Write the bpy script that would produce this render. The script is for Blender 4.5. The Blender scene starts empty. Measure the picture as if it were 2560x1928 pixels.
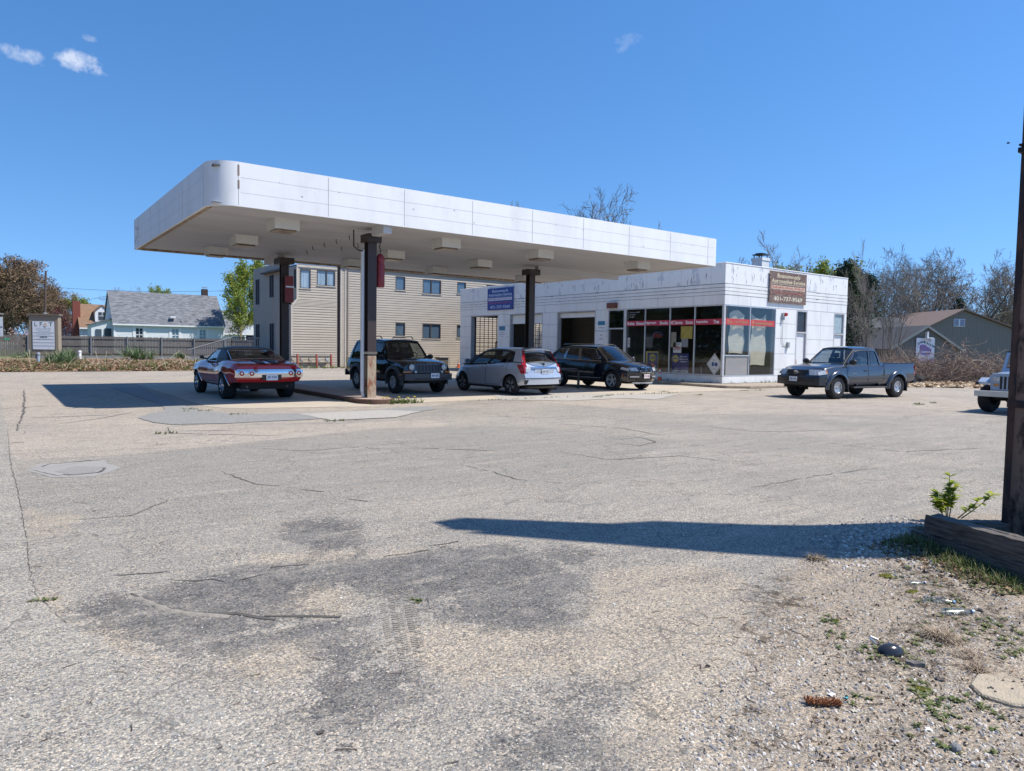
import bpy, bmesh, math, random
import numpy as np
from mathutils import Vector, Matrix
S = bpy.context.scene
C = S.collection
R = math.radians
# ---------------- camera ----------------
FPX = 1770.6
cr = Vector((0.80629446, -0.59129347, 0.01616412))
cu = Vector((0.01955682, 0.05395973, 0.99835158))
cf = Vector((0.59119098, 0.80464923, -0.05507125))
CAM = Vector((0, 0, 1.65))
cam = bpy.data.objects.new('camera', bpy.data.cameras.new('camera'))
C.objects.link(cam)
cam.matrix_world = Matrix(((cr.x, cu.x, -cf.x, CAM.x), (cr.y, cu.y, -cf.y, CAM.y), (cr.z, cu.z, -cf.z, CAM.z), (0, 0, 0, 1)))
cam.data.sensor_width = 36; cam.data.lens = FPX / 2560 * 36
cam.data.clip_end = 3000; cam.data.clip_start = 0.05
S.camera = cam
# ---------------- sky and sun ----------------
SUNV = Vector((0.46, -0.413, 1.0)).normalized()
w = bpy.data.worlds.new('World'); S.world = w; w.use_nodes = True
nt = w.node_tree; bg = nt.nodes['Background']
sky = nt.nodes.new('ShaderNodeTexSky'); sky.sky_type = 'NISHITA'; sky.sun_disc = False
sky.sun_elevation = R(58.3); sky.sun_rotation = math.atan2(0.46, -0.413)
sky.altitude = 0; sky.air_density = 1.0; sky.dust_density = 0.1; sky.ozone_density = 1.6
hs = nt.nodes.new('ShaderNodeHueSaturation'); hs.inputs['Saturation'].default_value = 1.29; hs.inputs['Value'].default_value = 1.0; hs.inputs['Hue'].default_value = 0.503
tcw = nt.nodes.new('ShaderNodeTexCoord'); sxyz = nt.nodes.new('ShaderNodeSeparateXYZ'); cxyz = nt.nodes.new('ShaderNodeCombineXYZ'); lift_ = nt.nodes.new('ShaderNodeMath'); lift_.operation = 'MULTIPLY_ADD'
nt.links.new(tcw.outputs['Generated'], sxyz.inputs[0]); nt.links.new(sxyz.outputs[0], cxyz.inputs[0]); nt.links.new(sxyz.outputs[1], cxyz.inputs[1]); nt.links.new(sxyz.outputs[2], lift_.inputs[0]); lift_.inputs[1].default_value = 0.9; lift_.inputs[2].default_value = 0.16
nt.links.new(lift_.outputs[0], cxyz.inputs[2]); nt.links.new(cxyz.outputs[0], sky.inputs[0])
nt.links.new(sky.outputs[0], hs.inputs['Color'])
def skydir(u, v):
    return (cf + cr * ((u - 1280) / FPX) - cu * ((v - 964) / FPX)).normalized()
prev = hs.outputs[0]
def nmath(op, a, b=None, cl=False):
    x = nt.nodes.new('ShaderNodeMath'); x.operation = op; x.use_clamp = cl
    for i_, q in enumerate((a, b)):
        if q is None: continue
        if isinstance(q, (int, float)): x.inputs[i_].default_value = q
        else: nt.links.new(q, x.inputs[i_])
    return x.outputs[0]
nzc = nt.nodes.new('ShaderNodeTexNoise'); nzc.inputs['Scale'].default_value = 62; nzc.inputs['Detail'].default_value = 7; nzc.inputs['Roughness'].default_value = 0.62; nt.links.new(tcw.outputs['Generated'], nzc.inputs['Vector'])
for (u_, v_, ru, rv, st_) in ((205, 160, 66, 34, 0.62), (60, 138, 62, 22, 0.42), (225, 96, 26, 10, 0.2), (1570, 102, 45, 22, 0.16), (1545, 125, 30, 12, 0.12)):
    c_ = skydir(u_, v_); ax_ = (skydir(u_ + 5, v_) - c_).normalized(); ay_ = (skydir(u_, v_ - 5) - c_).normalized(); ds = []
    for a_, r_ in ((ax_, ru / FPX * .86), (ay_, rv / FPX * .86)):
        sb = nt.nodes.new('ShaderNodeVectorMath'); sb.operation = 'SUBTRACT'; nt.links.new(tcw.outputs['Generated'], sb.inputs[0]); sb.inputs[1].default_value = c_
        dt = nt.nodes.new('ShaderNodeVectorMath'); dt.operation = 'DOT_PRODUCT'; nt.links.new(sb.outputs[0], dt.inputs[0]); dt.inputs[1].default_value = a_; q = nmath('DIVIDE', dt.outputs['Value'], r_); ds.append(nmath('MULTIPLY', q, q))
    fall = nmath('SUBTRACT', 1.0, nmath('ADD', ds[0], ds[1]), True)
    dens = nmath('MULTIPLY', nmath('SUBTRACT', nmath('ADD', nmath('MULTIPLY', fall, 0.30), nzc.outputs['Fac']), 0.60), 3.4, True); dens = nmath('MULTIPLY', nmath('MULTIPLY', dens, nmath('MULTIPLY', fall, 1.6, True)), st_)
    mxc = nt.nodes.new('ShaderNodeMix'); mxc.data_type = 'RGBA'; nt.links.new(dens, mxc.inputs[0]); nt.links.new(prev, mxc.inputs[6]); mxc.inputs[7].default_value = (4.9, 5.1, 5.6, 1); prev = mxc.outputs[2]
nt.links.new(prev, bg.inputs[0])
bg.inputs[1].default_value = 0.15
sun = bpy.data.objects.new('sun', bpy.data.lights.new('sun', 'SUN')); C.objects.link(sun)
sun.data.energy = 4.6; sun.data.angle = R(0.53); sun.data.color = (1.0, 0.945, 0.865)
sun.rotation_euler = (-SUNV).to_track_quat('-Z', 'Y').to_euler()
sun.location = (0, 0, 30)
S.view_settings.view_transform = 'Standard'; S.view_settings.look = 'None'
S.view_settings.exposure = 0.42; S.view_settings.gamma = 1.0
S.render.engine = 'CYCLES'

def at(u, v, d):
    'world point seen at photo pixel u,v at depth d'
    return CAM + (cf + cr * ((u - 1280) / FPX) - cu * ((v - 964) / FPX)) * d
def gnd(u, v, z=0.0):
    d = cf + cr * ((u - 1280) / FPX) - cu * ((v - 964) / FPX)
    t = (z - CAM.z) / d.z
    return CAM + d * t
# ---------------- materials ----------------
MATS = {}
def srgb(r, g, b):
    f = lambda c: (c / 255 / 12.92) if c <= 10 else ((c / 255 + 0.055) / 1.055) ** 2.4
    return (f(r), f(g), f(b))
def mat(name, col, rough=0.6, metal=0.0, var=0.12, scale=4.0, col2=None, bump=0.0, bscale=60.0, coat=0.0, spec=0.5, streak=None, th=None):
    'principled with noise-driven colour change; col2 appears where noise passes th'
    if name in MATS: return MATS[name]
    m = bpy.data.materials.new(name); m.use_nodes = True; n = m.node_tree; P = n.nodes['Principled BSDF']
    P.inputs['Roughness'].default_value = rough; P.inputs['Metallic'].default_value = metal
    P.inputs['Specular IOR Level'].default_value = spec
    P.inputs['Coat Weight'].default_value = coat; P.inputs['Coat Roughness'].default_value = 0.04
    tc = n.nodes.new('ShaderNodeTexCoord'); mp = n.nodes.new('ShaderNodeMapping'); n.links.new(tc.outputs['Object'], mp.inputs[0])
    if streak: mp.inputs['Scale'].default_value = streak
    nz = n.nodes.new('ShaderNodeTexNoise'); nz.inputs['Scale'].default_value = scale; nz.inputs['Detail'].default_value = 6; nz.inputs['Roughness'].default_value = 0.65
    n.links.new(mp.outputs[0], nz.inputs['Vector'])
    rp = n.nodes.new('ShaderNodeValToRGB')
    c2 = col2 if col2 else tuple(c * (1 - var * 2) for c in col)
    lo, hi = th if th else (0.3, 0.7)
    rp.color_ramp.elements[0].position = lo; rp.color_ramp.elements[1].position = hi
    rp.color_ramp.elements[0].color = (*c2, 1); rp.color_ramp.elements[1].color = (*(col if col2 else tuple(min(1, c * (1 + var * .5)) for c in col)), 1)
    n.links.new(nz.outputs['Fac'], rp.inputs[0]); n.links.new(rp.outputs[0], P.inputs['Base Color'])
    if bump:
        b = n.nodes.new('ShaderNodeBump'); b.inputs['Strength'].default_value = bump; b.inputs['Distance'].default_value = 0.01
        n2 = n.nodes.new('ShaderNodeTexNoise'); n2.inputs['Scale'].default_value = bscale; n2.inputs['Detail'].default_value = 3
        n.links.new(tc.outputs['Object'], n2.inputs['Vector']); n.links.new(n2.outputs['Fac'], b.inputs['Height']); n.links.new(b.outputs[0], P.inputs['Normal'])
    MATS[name] = m; return m
def glassmat(name, tint=(0.3, 0.33, 0.33), refl=(1, 1, 1), base=0.06, rough=0.02):
    if name in MATS: return MATS[name]
    m = bpy.data.materials.new(name); m.use_nodes = True; n = m.node_tree
    for x in list(n.nodes):
        if x.type == 'BSDF_PRINCIPLED': n.nodes.remove(x)
    out = n.nodes['Material Output']
    tr = n.nodes.new('ShaderNodeBsdfTransparent'); tr.inputs[0].default_value = (*tint, 1)
    gl = n.nodes.new('ShaderNodeBsdfGlossy'); gl.inputs[0].default_value = (*refl, 1); gl.inputs['Roughness'].default_value = rough
    lw = n.nodes.new('ShaderNodeLayerWeight'); lw.inputs[0].default_value = 0.5
    fr = n.nodes.new('ShaderNodeMath'); fr.operation = 'POWER'; n.links.new(lw.outputs['Facing'], fr.inputs[0]); fr.inputs[1].default_value = 4.0
    ad = n.nodes.new('ShaderNodeMath'); ad.operation = 'MULTIPLY_ADD'; ad.inputs[1].default_value = 1 - base; ad.inputs[2].default_value = base; ad.use_clamp = True
    mx = n.nodes.new('ShaderNodeMixShader')
    n.links.new(fr.outputs[0], ad.inputs[0]); n.links.new(ad.outputs[0], mx.inputs[0])
    n.links.new(tr.outputs[0], mx.inputs[1]); n.links.new(gl.outputs[0], mx.inputs[2]); n.links.new(mx.outputs[0], out.inputs[0])
    MATS[name] = m; return m
# ---------------- mesh builder ----------------
class MB:
    def __init__(s): s.v = []; s.f = []
    def quad(s, a, b, c, d):
        i = len(s.v); s.v += [tuple(a), tuple(b), tuple(c), tuple(d)]; s.f.append((i, i + 1, i + 2, i + 3)); return s
    def poly(s, pts):
        i = len(s.v); s.v += [tuple(p) for p in pts]; s.f.append(tuple(range(i, i + len(pts)))); return s
    def box(s, x0, x1, y0, y1, z0, z1, M=None):
        x0, x1 = min(x0, x1), max(x0, x1); y0, y1 = min(y0, y1), max(y0, y1); z0, z1 = min(z0, z1), max(z0, z1)
        i = len(s.v); p = [(x0, y0, z0), (x1, y0, z0), (x1, y1, z0), (x0, y1, z0), (x0, y0, z1), (x1, y0, z1), (x1, y1, z1), (x0, y1, z1)]
        if M is not None: p = [tuple(M @ Vector(q)) for q in p]
        s.v += p
        s.f += [tuple(i + k for k in q) for q in ((0, 3, 2, 1), (4, 5, 6, 7), (0, 1, 5, 4), (1, 2, 6, 5), (2, 3, 7, 6), (3, 0, 4, 7))]; return s
    def grid(s, rows, closed=False):
        i = len(s.v); n = len(rows[0])
        for r in rows: s.v += [tuple(p) for p in r]
        for a in range(len(rows) - 1):
            for b in range(n - (0 if closed else 1)):
                c = (b + 1) % n
                s.f.append((i + a * n + b, i + a * n + c, i + (a + 1) * n + c, i + (a + 1) * n + b))
        return s
    def tube(s, pts, rads, k=6, cap=True):
        pts = [Vector(p) for p in pts]
        if not hasattr(rads, '__len__'): rads = [rads] * len(pts)
        rows = []
        for a, p in enumerate(pts):
            d = (pts[min(a + 1, len(pts) - 1)] - pts[max(a - 1, 0)])
            if d.length < 1e-9: d = Vector((0, 0, 1))
            d.normalize(); q = Vector((1, 0, 0)) if abs(d.x) < 0.8 else Vector((0, 1, 0))
            e = d.cross(q).normalized(); g = d.cross(e)
            rows.append([p + (e * math.cos(t) + g * math.sin(t)) * rads[a] for t in [2 * math.pi * j / k for j in range(k)]])
        i0 = len(s.v); s.grid(rows, True)
        if cap and k > 2:
            s.f.append(tuple(i0 + j for j in range(k))[::-1]); m = i0 + (len(rows) - 1) * k; s.f.append(tuple(m + j for j in range(k)))
        return s
    def lathe(s, prof, k=24, c=(0, 0, 0), axis='z'):
        rows = []
        for r, h in prof:
            row = []
            for j in range(k):
                t = 2 * math.pi * j / k; x, y = r * math.cos(t), r * math.sin(t)
                row.append({'z': (c[0] + x, c[1] + y, c[2] + h), 'y': (c[0] + x, c[1] + h, c[2] + y), 'x': (c[0] + h, c[1] + x, c[2] + y)}[axis])
            rows.append(row)
        return s.grid(rows, True)
    def prism(s, pts, off):
        'polygon pts extruded by vector off'
        off = Vector(off); a = [Vector(p) for p in pts]; b = [p + off for p in a]; n = len(a); i = len(s.v)
        s.v += [tuple(p) for p in a + b]; s.f.append(tuple(range(i, i + n))[::-1]); s.f.append(tuple(range(i + n, i + 2 * n)))
        for k in range(n): s.f.append((i + k, i + (k + 1) % n, i + n + (k + 1) % n, i + n + k))
        return s
    def xf(s, M): s.v = [tuple(M @ Vector(p)) for p in s.v]; return s
    def mesh(s, name, smooth=None, bevel=0):
        me = bpy.data.meshes.new(name); me.from_pydata(s.v, [], s.f); me.update()
        b = bmesh.new(); b.from_mesh(me)
        if smooth is not None: bmesh.ops.remove_doubles(b, verts=b.verts, dist=1e-4)
        bmesh.ops.recalc_face_normals(b, faces=b.faces)
        if bevel: bmesh.ops.bevel(b, geom=[e for e in b.edges if len(e.link_faces) == 2 and e.calc_face_angle(0) > 0.6], offset=bevel, segments=1, affect='EDGES', clamp_overlap=True)
        b.to_mesh(me); b.free()
        if smooth is not None:
            for p in me.polygons: p.use_smooth = True
            try: me.set_sharp_from_angle(angle=R(smooth))
            except Exception: pass
        return me
    def obj(s, name, m, parent=None, smooth=None, bevel=0, loc=None):
        me = s.mesh(name, smooth, bevel); o = bpy.data.objects.new(name, me); C.objects.link(o)
        if m is not None: me.materials.append(m)
        if parent is not None: o.parent = parent
        if loc is not None: o.location = loc
        return o
def tag(o, label=None, cat=None, group=None, kind=None):
    if label: o['label'] = label
    if cat: o['category'] = cat
    if group: o['group'] = group
    if kind: o['kind'] = kind
    return o
def thing(name, label, cat, loc=(0, 0, 0), rz=0, group=None, sc=1.0):
    o = bpy.data.objects.new(name, None); C.objects.link(o); o.location = loc; o.rotation_euler = (0, 0, rz); o.scale = (sc, sc, sc)
    o.empty_display_size = 0.2
    return tag(o, label, cat, group)
def dup(o, parent=None, **k):
    c = o.copy(); C.objects.link(c); c.parent = parent
    for ch in list(o.children): dup(ch, c)
    return c
def place(o, loc, rz=0, sc=1.0, label=None, group=None):
    o.location = loc; o.rotation_euler = (0, 0, rz); o.scale = (sc, sc, sc) if not hasattr(sc, '__len__') else sc
    if label: o['label'] = label
    if group: o['group'] = group
    return o
def text(name, s, M, h, m, parent=None, width=None, ext=0.002, bold=0.0, align='CENTER', shear=0.0):
    'lettering mesh, local x right, y up, origin at centre; M places it; width forces the line width'
    cu_ = bpy.data.curves.new('t', 'FONT'); cu_.body = s; cu_.align_x = 'CENTER'; cu_.align_y = 'CENTER'; cu_.size = 1.0; cu_.extrude = 0.0; cu_.offset = bold; cu_.resolution_u = 3; cu_.shear = shear
    to = bpy.data.objects.new('t', cu_); C.objects.link(to)
    dg = bpy.context.evaluated_depsgraph_get(); me = bpy.data.meshes.new_from_object(to.evaluated_get(dg))
    bpy.data.objects.remove(to)
    vs = [v.co.copy() for v in me.vertices]
    if not vs: return None
    x0 = min(v.x for v in vs); x1 = max(v.x for v in vs); y0 = min(v.y for v in vs); y1 = max(v.y for v in vs)
    sy = h / (y1 - y0); sx = (width / (x1 - x0)) if width else sy
    for v in me.vertices:
        v.co = M @ Vector(((v.co.x - (x0 + x1) / 2) * sx, (v.co.y - (y0 + y1) / 2) * sy, ext))
    me.name = name; o = bpy.data.objects.new(name, me); C.objects.link(o); me.materials.clear(); me.materials.append(m)
    if parent is not None: o.parent = parent
    return o
def frame(o, x, z, y=None):
    'matrix from origin, x axis, up axis'
    x = Vector(x).normalized(); z = Vector(z).normalized(); n = x.cross(z)
    return Matrix(((x.x, z.x, n.x, o[0]), (x.y, z.y, n.y, o[1]), (x.z, z.z, n.z, o[2]), (0, 0, 0, 1)))
FRONTX = lambda x, y, z: frame((x, y, z), (0, -1, 0), (0, 0, 1))   # facing -X
FRONTY = lambda x, y, z: frame((x, y, z), (1, 0, 0), (0, 0, 1))    # facing -Y
def wall_tiles(mb, us, zs, holes, fn):
    'cells of the us x zs grid that miss every hole; holes cut cells exactly'
    U = sorted(set([round(u, 4) for u in us] + [round(h[k], 4) for h in holes for k in (0, 1)]))
    U = [u for u in U if us[0] - 1e-3 <= u <= us[-1] + 1e-3]
    for a, b in zip(U, U[1:]):
        uc = (a + b) / 2
        hs_ = [h for h in holes if h[0] < uc < h[1]]
        for z0, z1 in zip(zs, zs[1:]):
            segs = [(z0, z1)]
            for h in hs_:
                new = []
                for p, q in segs:
                    if h[2] > p: new.append((p, min(q, h[2])))
                    if h[3] < q: new.append((max(p, h[3]), q))
                segs = [t for t in new if t[1] - t[0] > 1e-4]
            for p, q in segs: fn(a, b, p, q, z0, z1)
# ---------------- ground ----------------
def gp(l): return [tuple(gnd(u, v)[:2]) for u, v in l]
r4 = lambda l: [(700 + a / 1.7015, 1200 + b / 1.7015) for a, b in l]
r5 = lambda l: [(a / 2.38, 1000 + b / 2.38) for a, b in l]
DARK = [r4([(170,350),(420,345),(600,320),(760,285),(900,270),(1050,300),(1150,360),(1300,440),(1250,500),(1130,490),(900,480),(560,505),(400,480),(250,430)]),
        r4([(600,530),(850,510),(1050,500),(1250,510),(1260,560),(1200,640),(1000,640),(700,590)]),
        r4([(0,585),(260,590),(330,640),(400,740),(620,840),(600,870),(520,870),(480,960),(300,1060),(150,1040),(50,970),(100,890),(330,840),(130,730),(150,690),(0,660)]),
        r4([(1060,930),(1180,890),(1300,830),(1500,920),(1450,980),(1250,960),(1100,1000)]),
        r4([(840,1110),(1000,1060),(1250,1060),(1400,1200),(1240,1239),(1100,1239),(900,1160)]),
        r4([(1110,310),(1250,275),(1360,320),(1280,350),(1150,350)]),
        r5([(400,1230),(560,1180),(850,1160),(1000,1240),(1500,1300),(1550,1360),(1430,1450),(1300,1520),(1000,1490),(650,1360),(420,1270)]),
        r5([(850,1150),(1200,1060),(1500,1000),(1900,985),(1850,1120),(1700,1230),(1550,1280),(1100,1250)]),
        r5([(1650,740),(1950,700),(2142,740),(2142,900),(1900,890),(1700,820)]),
        r5([(1840,970),(2142,945),(2142,1130),(1950,1080)]),
        r5([(1530,1390),(1700,1310),(2142,1300),(2142,1350),(1700,1420),(1520,1440)])]
SAND = [r5([(1720,1120),(1990,1090),(2142,1160),(2142,1290),(1600,1290)]),
        r4([(-400,330),(160,300),(600,290),(640,310),(300,345),(0,360)]),
        r5([(150,640),(500,690),(420,760),(200,830),(170,760)]),
        r5([(180,1060),(380,1190),(700,1330),(980,1480),(1100,1600),(900,1666),(700,1560),(400,1400),(220,1230)]),
        r5([(1400,1530),(1620,1440),(1840,1440),(1900,1620),(1700,1700),(1200,1666)]),
        r4([(640,600),(1300,640),(1350,380),(1800,360),(2000,420),(2000,560),(2000,1239),(1420,1239),(1450,1000),(1500,900),(1250,820),(700,870),(620,800),(470,700)])]
TAN = [[(-200,925),(700,928),(1180,930),(1180,1000),(830,1055),(430,1062),(330,1135),(150,1145),(60,1152),(25,1147),(15,1085),(0,1000),(-200,990)],
       [(830,1060),(1080,1050),(1130,1063),(960,1092),(830,1085),(330,1137),(430,1066)],
       [(1180,940),(2600,950),(2600,1040),(1700,1035),(1300,1000)]]
GREYN = [[(15,1085),(25,1147),(60,1180),(330,1137),(830,1085),(960,1070),(1300,1065),(1700,1100),(1500,1180),(1000,1250),(500,1300),(120,1330),(63,1330),(52,1260),(19,1100)]]
ROAD = [[(-2500,1000),(0,1000),(19,1076),(25,1147),(52,1260),(63,1336),(76,1441),(92,1491),(168,1559),(294,1622),(420,1697),(640,1800),(800,1990),(800,3000),(-2500,3000)]]
DIRT = [[(2310,1290),(2200,1340),(2080,1380),(1980,1410),(1960,1480),(1890,1560),(1870,1650),(1900,1760),(1850,1928),(1800,2300),(3200,2600),(3000,1400),(2700,1280)]]
SOIL = [[(1890,1470),(1960,1440),(2010,1500),(1980,1600),(1930,1650),(1880,1640),(1870,1600),(1910,1540)],
        [(1830,1720),(1890,1740),(1900,1840),(1850,1860),(1800,1800)],
        [(2100,1620),(2300,1560),(2420,1640),(2300,1720),(2150,1700)], [(2250,1420),(2400,1470),(2560,1560),(2560,1620),(2350,1560),(2240,1480)]]
CRACK = [r5([(770,1150),(840,1180),(950,1230),(1100,1265),(1250,1272),(1400,1272),(1550,1300),(1640,1310)]), r5([(650,1050),(830,1035),(1000,1022)]), r5([(1270,1050),(1390,1030)]),
         r4([(590,285),(690,275),(760,262)]), r4([(1340,425),(1385,455)]), r5([(1500,1005),(1700,985),(1840,980)]), r5([(1560,1285),(1800,1290),(2030,1293)]), r5([(500,990),(540,950)]),
         r5([(1780,535),(1930,548)]), r5([(2060,583),(2142,592)]), [(865,1247),(920,1254)], [(1120,1365),(1050,1380),(960,1392)], [(0,1050),(60,1046),(160,1042),(330,1036)], [(150,1060),(260,1045),(340,1030)],
         [(420,1068),(425,1084),(700,1090)], [(430,1078),(600,1076)], [(120,1015),(60,1020),(0,1022)], [(1030,1120),(1250,1128)],[(1540,1100),(1600,1094),(1640,1105),(1600,1115),(1540,1108)],[(1400,1060),(1560,1072),(1660,1090)]]
RIDGE = [r5([(790,1160),(900,1215),(1010,1255),(1150,1275),(1400,1290)]), ]
def sdist(P, poly):
    'signed distance (negative inside) of N x 2 points to polygon'
    q = np.array(poly); n = len(q); d = np.full(len(P), 1e9); ins = np.zeros(len(P), bool)
    for i in range(n):
        a = q[i]; b = q[(i + 1) % n]; e = b - a; w_ = P - a
        t = np.clip((w_ @ e) / max(e @ e, 1e-9), 0, 1); dd = np.hypot(*(w_ - t[:, None] * e).T); d = np.minimum(d, dd)
        c = ((a[1] > P[:, 1]) != (b[1] > P[:, 1]))
        with np.errstate(divide='ignore', invalid='ignore'): xx = (b[0] - a[0]) * (P[:, 1] - a[1]) / (b[1] - a[1] + 1e-12) + a[0]
        ins ^= c & (P[:, 0] < xx)
    return np.where(ins, -d, d)
def ldist(P, line):
    q = np.array(line); d = np.full(len(P), 1e9)
    for a, b in zip(q, q[1:]):
        e = b - a; w_ = P - a; t = np.clip((w_ @ e) / max(e @ e, 1e-9), 0, 1); d = np.minimum(d, np.hypot(*(w_ - t[:, None] * e).T))
    return d
def gh(x, y):
    'ground height'
    x = np.asarray(x, float); y = np.asarray(y, float)
    h = 0.10 * np.exp(-(((x - 6.6) / 0.9) ** 2 + ((y - 2.7) / 0.75) ** 2))
    h = h + 0.03 * np.exp(-(((x - 5.2) / 0.5) ** 2 + ((y - 0.9) / 0.8) ** 2))
    return h
def gz(x, y): return float(gh(x, y))
def lotmat():
    m = bpy.data.materials.new('weathered asphalt'); m.use_nodes = True; n = m.node_tree; L = n.links; P = n.nodes['Principled BSDF']
    N = lambda t: n.nodes.new(t)
    tc = N('ShaderNodeTexCoord'); O = tc.outputs['Object']
    def noise(s, det=4, ro=0.6):
        x = N('ShaderNodeTexNoise'); x.inputs['Scale'].default_value = s; x.inputs['Detail'].default_value = det; x.inputs['Roughness'].default_value = ro; L.new(O, x.inputs['Vector']); return x.outputs['Fac']
    def math_(op, a, b=None, c=None, cl=False):
        x = N('ShaderNodeMath'); x.operation = op; x.use_clamp = cl
        for i, v in enumerate((a, b, c)):
            if v is None: continue
            if isinstance(v, (int, float)): x.inputs[i].default_value = v
            else: L.new(v, x.inputs[i])
        return x.outputs[0]
    def attr(nm):
        x = N('ShaderNodeAttribute'); x.attribute_name = nm; return x.outputs['Fac']
    def mix(f, a, b, bt='MIX'):
        x = N('ShaderNodeMix'); x.data_type = 'RGBA'; x.blend_type = bt
        L.new(f, x.inputs[0]) if not isinstance(f, (int, float)) else setattr(x.inputs[0], 'default_value', f)
        for s_, v in ((6, a), (7, b)):
            if isinstance(v, tuple): x.inputs[s_].default_value = (*v, 1)
            else: L.new(v, x.inputs[s_])
        return x.outputs[2]
    def smooth(v, lo, hi):
        x = N('ShaderNodeMapRange'); x.interpolation_type = 'SMOOTHSTEP'; L.new(v, x.inputs[0]); x.inputs[1].default_value = lo; x.inputs[2].default_value = hi; return x.outputs[0]
    def vor(s):
        x = N('ShaderNodeTexVoronoi'); x.inputs['Scale'].default_value = s; L.new(O, x.inputs['Vector']); return x
    v1 = vor(105); v2 = vor(230)
    sp = N('ShaderNodeSeparateColor'); L.new(v1.outputs['Color'], sp.inputs[0])
    sp2 = N('ShaderNodeSeparateColor'); L.new(v2.outputs['Color'], sp2.inputs[0])
    n_big = noise(0.35, 5); n_mid = noise(2.3, 6, 0.7); n_fine = noise(14, 5, 0.75); n_grit = noise(75, 3, 0.7)
    wob = math_('MULTIPLY', math_('SUBTRACT', n_mid, 0.5), 0.9); wob2 = math_('MULTIPLY', math_('SUBTRACT', n_fine, 0.5), 0.35)
    n_rag = noise(6.5, 8, 0.8); wsum = math_('ADD', math_('MULTIPLY', wob, .8), math_('ADD', wob2, math_('MULTIPLY', math_('SUBTRACT', n_rag, 0.5), 1.25)))
    def mask(nm, soft, k=1.0, bias=0.0):
        v = math_('ADD', attr(nm), math_('MULTIPLY', wsum, k)); return smooth(math_('MULTIPLY', v, -1.0), -soft + bias, soft + bias)
    col = mix(smooth(n_big, 0.35, 0.65), (0.305, 0.29, 0.262), (0.365, 0.341, 0.302))
    col = mix(math_('MULTIPLY', mask('tan', 0.05, 0.15), math_('ADD', .35, math_('MULTIPLY', smooth(n_big, .3, .6), .45))), col, (0.44, 0.395, 0.34))
    col = mix(math_('MULTIPLY', mask('greyn', 0.1, 0.15), 0.75), col, (0.295, 0.284, 0.258))
    col = mix(math_('MULTIPLY', mask('sand', 0.07, 0.45), 0.75), col, (0.39, 0.345, 0.28))
    dk = mask('dark', 0.07, 0.85, -.03); dk = math_('MULTIPLY', math_('SUBTRACT', math_('MULTIPLY', dk, 1.9), math_('MULTIPLY', sp.outputs[2], 1.05)), 1.6, None, True); dk = math_('MULTIPLY', dk, math_('ADD', .38, math_('MULTIPLY', smooth(math_('ADD', math_('MULTIPLY', n_rag, .6), math_('MULTIPLY', n_mid, .4)), 0.40, 0.58), .62)))
    col = mix(math_('MULTIPLY', dk, 0.95), col, (0.118, 0.119, 0.12))
    col = mix(math_('MULTIPLY', mask('road', 0.02, 0.06), 0.75), col, (0.36, 0.345, 0.31))
    col = mix(math_('MULTIPLY', mask('dirt', 0.12, 0.7), 0.7), col, (0.34, 0.285, 0.22))
    col = mix(math_('MULTIPLY', mask('soil', 0.12, 1.1), math_('MULTIPLY', smooth(n_fine, 0.42, 0.55), 0.95)), col, (0.085, 0.068, 0.05))
    # loose mid scale tone
    col = mix(math_('MULTIPLY', smooth(n_mid, 0.52, 0.75), 0.35), col, (0.24, 0.225, 0.21))
    ms = N('ShaderNodeMapping'); L.new(O, ms.inputs[0]); ms.inputs['Rotation'].default_value = (0, 0, R(36)); ms.inputs['Scale'].default_value = (0.5, 3.2, 1)
    ns = N('ShaderNodeTexNoise'); ns.inputs['Scale'].default_value = 1.5; ns.inputs['Detail'].default_value = 8; ns.inputs['Roughness'].default_value = .72; L.new(ms.outputs[0], ns.inputs['Vector'])
    col = mix(math_('MULTIPLY', smooth(ns.outputs['Fac'], 0.50, 0.66), 0.42), col, (0.20, 0.192, 0.185)); col = mix(math_('MULTIPLY', math_('SUBTRACT', 1.0, smooth(ns.outputs['Fac'], 0.34, 0.47)), 0.35), col, (0.50, 0.46, 0.40))
    # aggregate
    rp = N('ShaderNodeValToRGB'); e = rp.color_ramp; e.interpolation = 'CONSTANT'
    for p_, c_ in ((0.0, (0.30, 0.31, 0.34)), (0.16, (0.62, 0.6, 0.6)), (0.36, (0.92, 0.87, 0.8)), (0.55, (1.15, 1.08, 0.98)), (0.72, (1.45, 1.30, 1.12)), (0.86, (0.85, 0.92, 1.0)), (0.94, (1.8, 1.68, 1.5))):
        el = e.elements.new(p_); el.color = (*[min(1, k / 1.8) for k in c_], 1)
    e.elements.remove(e.elements[0]); 
    while len(e.elements) > 7: e.elements.remove(e.elements[-1])
    L.new(sp.outputs[0], rp.inputs[0])
    agg = mix(1.0, rp.outputs[0], (1.8, 1.8, 1.8), 'MULTIPLY')
    rough_mask = math_('ADD', 0.62, math_('MULTIPLY', smooth(n_mid, 0.3, 0.7), 0.3))
    col = mix(rough_mask, col, mix(1.0, col, agg, 'MULTIPLY'))
    grit = mix(math_('MULTIPLY', sp2.outputs[0], 1.0), (0.72, 0.72, 0.74), (1.3, 1.27, 1.2))
    col = mix(0.6, col, mix(1.0, col, grit, 'MULTIPLY'))
    # gaps between stones
    gap = smooth(v1.outputs['Distance'], 0.45, 0.75)
    col = mix(math_('MULTIPLY', gap, 0.35), col, mix(1.0, col, (0.5, 0.48, 0.46), 'MULTIPLY'))
    # cracks
    cw = math_('ADD', attr('crack'), math_('MULTIPLY', math_('SUBTRACT', n_fine, 0.5), 0.10))
    cw = math_('ADD', math_('ABSOLUTE', cw), math_('MULTIPLY', math_('SUBTRACT', n_mid, 0.5), 0.06))
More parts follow.
